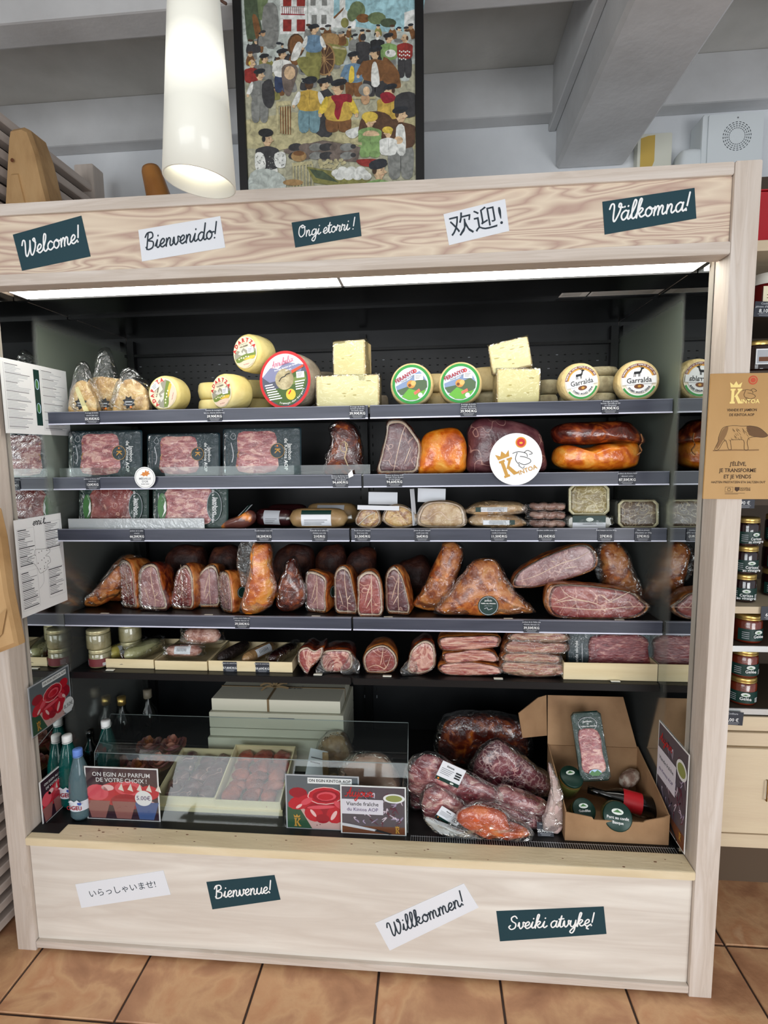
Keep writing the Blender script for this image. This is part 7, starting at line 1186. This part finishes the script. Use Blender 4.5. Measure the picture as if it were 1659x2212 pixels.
a = at(1466, 327, Y=.93); c = at(1512, 357, Y=.93); t = thing('motion_sensor', 'small rounded white sensor left of the wall speaker', 'sensor', ((a.x+c.x)/2, .93, c.z-.05)); w_ = (c.x-a.x)/2; h = a.z-c.z+.05; MB().pillow(catmull([(-w_, 0), (w_, 0), (w_, h*.85), (w_*.6, h), (-w_*.6, h), (-w_, h*.85)], 3, True), .05, WP, .02, 4).build('housing', t)
a = at(1378, 290, Y=.96); c = at(1450, 362, Y=.96); w_ = (c.x-a.x); t = thing('junction_box', 'white wall box with a torn yellow patch beside the main beam', 'box', (a.x, .96, c.z-.04)); h = a.z-c.z+.04; MB().box(0, w_, 0, .039, 0, h, P('aged_plastic', (214, 214, 200), .5), bev=.004).build('housing', t); MB().poly([(.012, .01), (w_*.36, .02), (w_*.50, h*.4), (w_*.50, h*.96), (w_*.3, h*.95), (.012, h*.9)], -.0006, P('yellow_patch', (200, 168, 84), .7)).build('patch', t)
# ---------------------------------------------------------------- wooden notice on the right post
KW = T('light_brown_notice_board', [(0, (168, 128, 72)), (.5, (182, 142, 86)), (1, (194, 156, 102))], 5, (1, 1, .5), 5, .4, .55, .05, 60); BI = P('burnt_ink', (66, 44, 26), .7)
x0 = .916; x1 = 1.068; z0, z1 = 1.372, 1.672; t = thing('wooden_notice', 'light brown notice board with crowned K and a walking pig on the right post', 'sign', ((x0+x1)/2, -.0065, z0), (0, R(.6), 0)); w_ = (x1-x0)/2; h = z1-z0
MB().box(-w_, w_, 0, .005, 0, h, KW, bev=.001).build('board', t); b = MB(); y = -.0004; CG = P('cream_gold', (238, 214, 132), .5)
crownK(b, -.017, h*.832, .041, y, CG); b.text('INTOA', .017, h*.779, .0135, y, CG, .02); pigface(b, .012, h*.845, .05, y, BI); b.disc(.020, h*.945, .0105, y, P('terracotta_print', (190, 74, 44), .6), n=20); b.ring(.020, h*.945, .006, .0075, y-.0002, KW, 20)
b.text('VIANDE ET JAMBON', .0, h*.712, .0088, y, BI, .02, sx=.85); b.text('DE KINTOA AOP', .0, h*.674, .0088, y, BI, .02, sx=.85)
pz = lambda L_: [(a*.7+.003, (z_*.9+.068)*h) for a, z_ in L_]
pg = [(-.075, .47), (-.07, .52), (-.06, .565), (-.03, .58), (.0, .575), (.03, .575), (.055, .56), (.075, .52), (.085, .49), (.07, .475), (.045, .48), (.025, .47), (.02, .43), (.025, .37), (.012, .37), (.008, .45), (-.02, .455), (-.035, .45), (-.03, .375), (-.04, .375), (-.05, .45), (-.06, .43), (-.072, .37), (-.085, .37), (-.075, .44)]
b.line(catmull(pz(pg), 3, True), .001, y-.0001, BI, closed=True); b.poly(catmull(pz([(.015, .575), (.05, .565), (.075, .52), (.085, .49), (.07, .475), (.045, .48), (.025, .5)]), 3, True)[::-1], y, P('pig_dark', (104, 74, 44), .7)); b.poly(catmull(pz([(-.07, .5), (-.06, .555), (-.045, .57), (-.05, .5), (-.06, .45), (-.075, .38), (-.08, .39)]), 3, True), y, P('pig_mid', (132, 98, 60), .7)); b.line(pz([(-.09, .36), (-.02, .365), (.03, .363), (.06, .365)]), .003, y, P('pig_mid'))
rr = random.Random(2)
for k in range(30): x = rr.uniform(-.04, .02); z = rr.uniform(.48, .57)*h; b.line([(x, z), (x+.005, z-.006)], .0005, y-.0002, BI)
b.text("J'ÉLÈVE,", 0, h*.283, .0128, y, BI, .02, sx=.9); b.text('JE TRANSFORME', 0, h*.232, .0128, y, BI, .02, sx=.9); b.text('ET JE VENDS', 0, h*.181, .0128, y, BI, .02, sx=.9); b.text('HAZTEN PRESTATZEN ETA SALTZEN DUT', .003, h*.137, .0072, y, BI, .02, sx=.92)
b.line([(-.026, h*.06), (-.008, h*.06), (-.008, h*.098), (-.026, h*.098)], .0008, y, BI, closed=True); b.ring(-.017, h*.079, .003, .004, y, BI, 16); b.poly([(-.004, h*.098), (-.004, h*.075), (.0015, h*.06), (.007, h*.075), (.007, h*.098)], y, BI); b.text('NOUVELLE', .020, h*.088, .0048, y, BI, .02); b.text('AQUITAINE', .020, h*.074, .0048, y, BI, .02); b.rect(-.026, h*.048, .02, h*.0505, y, BI); b.rect(-.026, h*.040, .005, h*.0425, y, BI); b.build('print', t)
# kraft bag hanging on the left post
KB = T('kraft_bag_paper', [(0, (150, 116, 72)), (.5, (178, 142, 96)), (1, (192, 158, 112))], 9, detail=5, rough=.7, bump=.25, bscale=30)
q = px([(-90, 1090), (-18, 1100), (-4, 1160), (12, 1280), (36, 1396), (-6, 1412), (-90, 1420)], -.08); cx_ = min(a for a, b_ in q); zb_ = min(b_ for a, b_ in q); q = [(a-cx_, b_-zb_) for a, b_ in q]
t = thing('kraft_bag', 'brown kraft paper bag hung at the left post', 'bag', (cx_, -.06, zb_)); MB().loft([(-.022, .94), (-.012, 1), (.01, 1), (.014, .97)], q[::-1], KB).build('bag', t); MB().loft([(-.001, 1), (0, 1)], [(q[0][0], q[0][1]*.0+.03), (q[3][0]*1.03, .12), (q[3][0]*.9, .05), (q[4][0]*.72, .035), (q[0][0], .0)], KB, Matrix.Translation((0, -.026, .02))).build('fold', t); MB().tube([(.02, .0, q[1][1]-.02), (.03, 0, q[1][1]+.1), (.06, .03, q[1][1]+.12)], .004, KB).build('handle', t)
# ---------------------------------------------------------------- shelving unit on the right, with jars
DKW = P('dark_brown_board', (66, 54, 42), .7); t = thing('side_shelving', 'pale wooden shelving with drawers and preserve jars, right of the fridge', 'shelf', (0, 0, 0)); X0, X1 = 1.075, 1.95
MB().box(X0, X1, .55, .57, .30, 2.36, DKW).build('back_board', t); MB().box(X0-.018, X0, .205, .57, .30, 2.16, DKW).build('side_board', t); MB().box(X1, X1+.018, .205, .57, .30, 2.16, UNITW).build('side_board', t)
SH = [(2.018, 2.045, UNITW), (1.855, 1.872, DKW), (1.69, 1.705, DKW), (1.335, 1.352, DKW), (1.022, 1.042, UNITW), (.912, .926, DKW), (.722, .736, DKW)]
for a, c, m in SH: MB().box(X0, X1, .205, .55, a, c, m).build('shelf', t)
ALU = P('aluminium_trim', (206, 210, 210), .25, .5)
for a, c in ((.910, .927), (.720, .737)): MB().box(X0, X1, .199, .2045, a, c, ALU).build('edge_trim', t)
MB().box(X0, X1, .205, .55, .30, .70, UNITW).box(X0, X1, .195, .205, .672, .715, UNITW, bev=.002).box(X0, X1, .195, .205, .302, .345, UNITW, bev=.002).build('carcass', t); MB().box(X0+.002, X1, .19, .2045, .352, .62, UNITW, bev=.004).build('drawer_front', t); MB().box(X0+.002, X1, .19, .2045, .628, .668, UNITW, bev=.003).build('drawer_front', t)
MB().box(X0+.02, X1, .42, .44, 0, .299, P('dark_brown_plinth', (92, 76, 60), .8)).build('plinth', t)  # dark brown toe kick set back under the drawers
p = at(1655, 1705, Y=.19); b = MB(); b.tube([(p.x, .188, p.z+.03), (p.x-.003, .18, p.z+.028), (p.x-.004, .178, p.z-.03), (p.x, .188, p.z-.033)], .002, P('brass_pull', (150, 112, 60), .4, .7)).box(p.x, p.x+.05, .1885, .19, p.z-.025, p.z+.026, PAPER).build('label_holder', t)
DKJ = ('cherry', P('dark_cherry_preserve', (46, 12, 24), .15, coat=.6)); RDJ = ('pepper', T('red_pepper_spread', [(0, (120, 36, 18)), (1, (168, 62, 34))], 30, rough=.3, bump=.2, coat=.6))
for k, (u, Y, z, n_, fill, wd, lab) in enumerate(((1606, .275, 1.0425, 3, DKJ, ('Cerises', 'au vinaigre'), 'dark cherry jar in the column beside the post'), (1672, .34, 1.0425, 3, DKJ, ('Cerises',), 'dark cherry jar in the column at the photo edge'), (1608, .255, .9265, 1, RDJ, ('Gelée',), 'single red jar on the metal-edged shelf'), (1606, .255, .7365, 2, RDJ, ('Gelée',), 'red jar in the low pair'))):
    x = at(u, 1250 if k < 2 else 1420, Y=Y).x
    for j in range(n_):
        h = .083 if k < 2 else (.084 if k == 2 else .083); rj = .0335 if k < 2 else .038
        jar(x+.002*math.sin(j*3+k), Y, z+j*(h+.001), rj, h, fill, lab+(', '+('bottom', 'middle', 'top')[j] if n_ == 3 else ', '+('lower', 'upper')[j] if n_ == 2 else ''), LIDG, DKG, 'preserve_jar', 'preserve jars on the side shelving', wd, rot=-.25+.25*((j+k) % 3))
t2 = lath_thing('jam_jar', 'jam jar with white cloth cap, high on the side shelving', 'jar', at(1655, 640, Y=.27).x, .27, 1.8725, (('glass', [(.001, 0), (.036, .002), (.037, .01), (.037, .075), (.03, .082)], P('red_jam', (110, 26, 24), .15, coat=.6), False), ('cloth_cap', [(.043, .07), (.037, .085), (.036, .1), (.001, .105)], P('white_cloth', (222, 220, 210), .8), False)))
MB().box(-.03, .03, -.0382, -.0375, .015, .062, CREAM).text('Andoa', 0, .05, .012, -.0385, BRN, .01).rect(-.02, .038, .02, .04, -.0385, BRN).rect(-.02, .03, .02, .032, -.0385, BRN).build('label', t2)
for k, u in enumerate((1632, 1672)):
    t2 = lath_thing('honey_jar', 'dark squat jar with white-framed label, %s of two on the upper side shelf' % ('left', 'right')[k], 'jar', at(u, 780, Y=.27).x+.01*k, .27, 1.7055, (('glass', [(.001, 0), (.037, .002), (.038, .01), (.038, .07), (.034, .076)], P('dark_honey', (40, 22, 16), .12, coat=.6), False), ('lid', [(.038, .074), (.039, .078), (.039, .086), (.001, .088)], LIDG, False)), 'dark jars on the upper side shelf')
    MB().box(-.022, .022, -.0395, -.0385, .02, .062, WHT).box(-.019, .019, -.0398, -.0395, .023, .059, LGR).rect(-.014, .028, .014, .04, -.04, BRN).build('label', t2)
t2 = thing('red_tin', 'glossy red tin on the topmost board of the side shelving', 'tin', (1.18, .27, 2.0455)); MB().loft([(-.05, .97), (-.045, 1), (.09, 1), (.095, .97)], [(-.07, 0), (.09, 0), (.09, .125), (-.05, .13), (-.062, .12)], P('glossy_red', (170, 12, 30), .15, coat=.8)).build('body', t2); MB().box(-.072, .092, -.052, .097, .1305, .134, P('glossy_red'), bev=.001).build('lid', t2)
def stag(u, v, price, label, Y=.197, ln=('Confiture',), rz=0):
    p = at(u, v, Y=Y); tagged(tag_mesh(0, 0, .06, price, ln, .04, y=0).build('price_card', loc=(p.x, Y, p.z), rot=(0, rz, 0)), label, 'price card', 'price cards on the side shelving')
stag(1655, 668, '8,10 €', 'dark price card reading 8,10 € under the cloth-capped jar', rz=.06, ln=('Confiture', 'piment d\'Espelette'), Y=.2); stag(1582, 1552, '7,00 €', 'dark price card reading 7,00 € at the foot of the shelving', Y=.19, rz=.04); stag(1668, 1325, '6,50 €', 'dark price card at the photo edge beside the cherry jars', ln=('Cerises',)); stag(1606, 1083, '5,90 €', 'dark price card tucked above the cherry jars')
# the wall to the right and behind stays plain; nothing else is visible
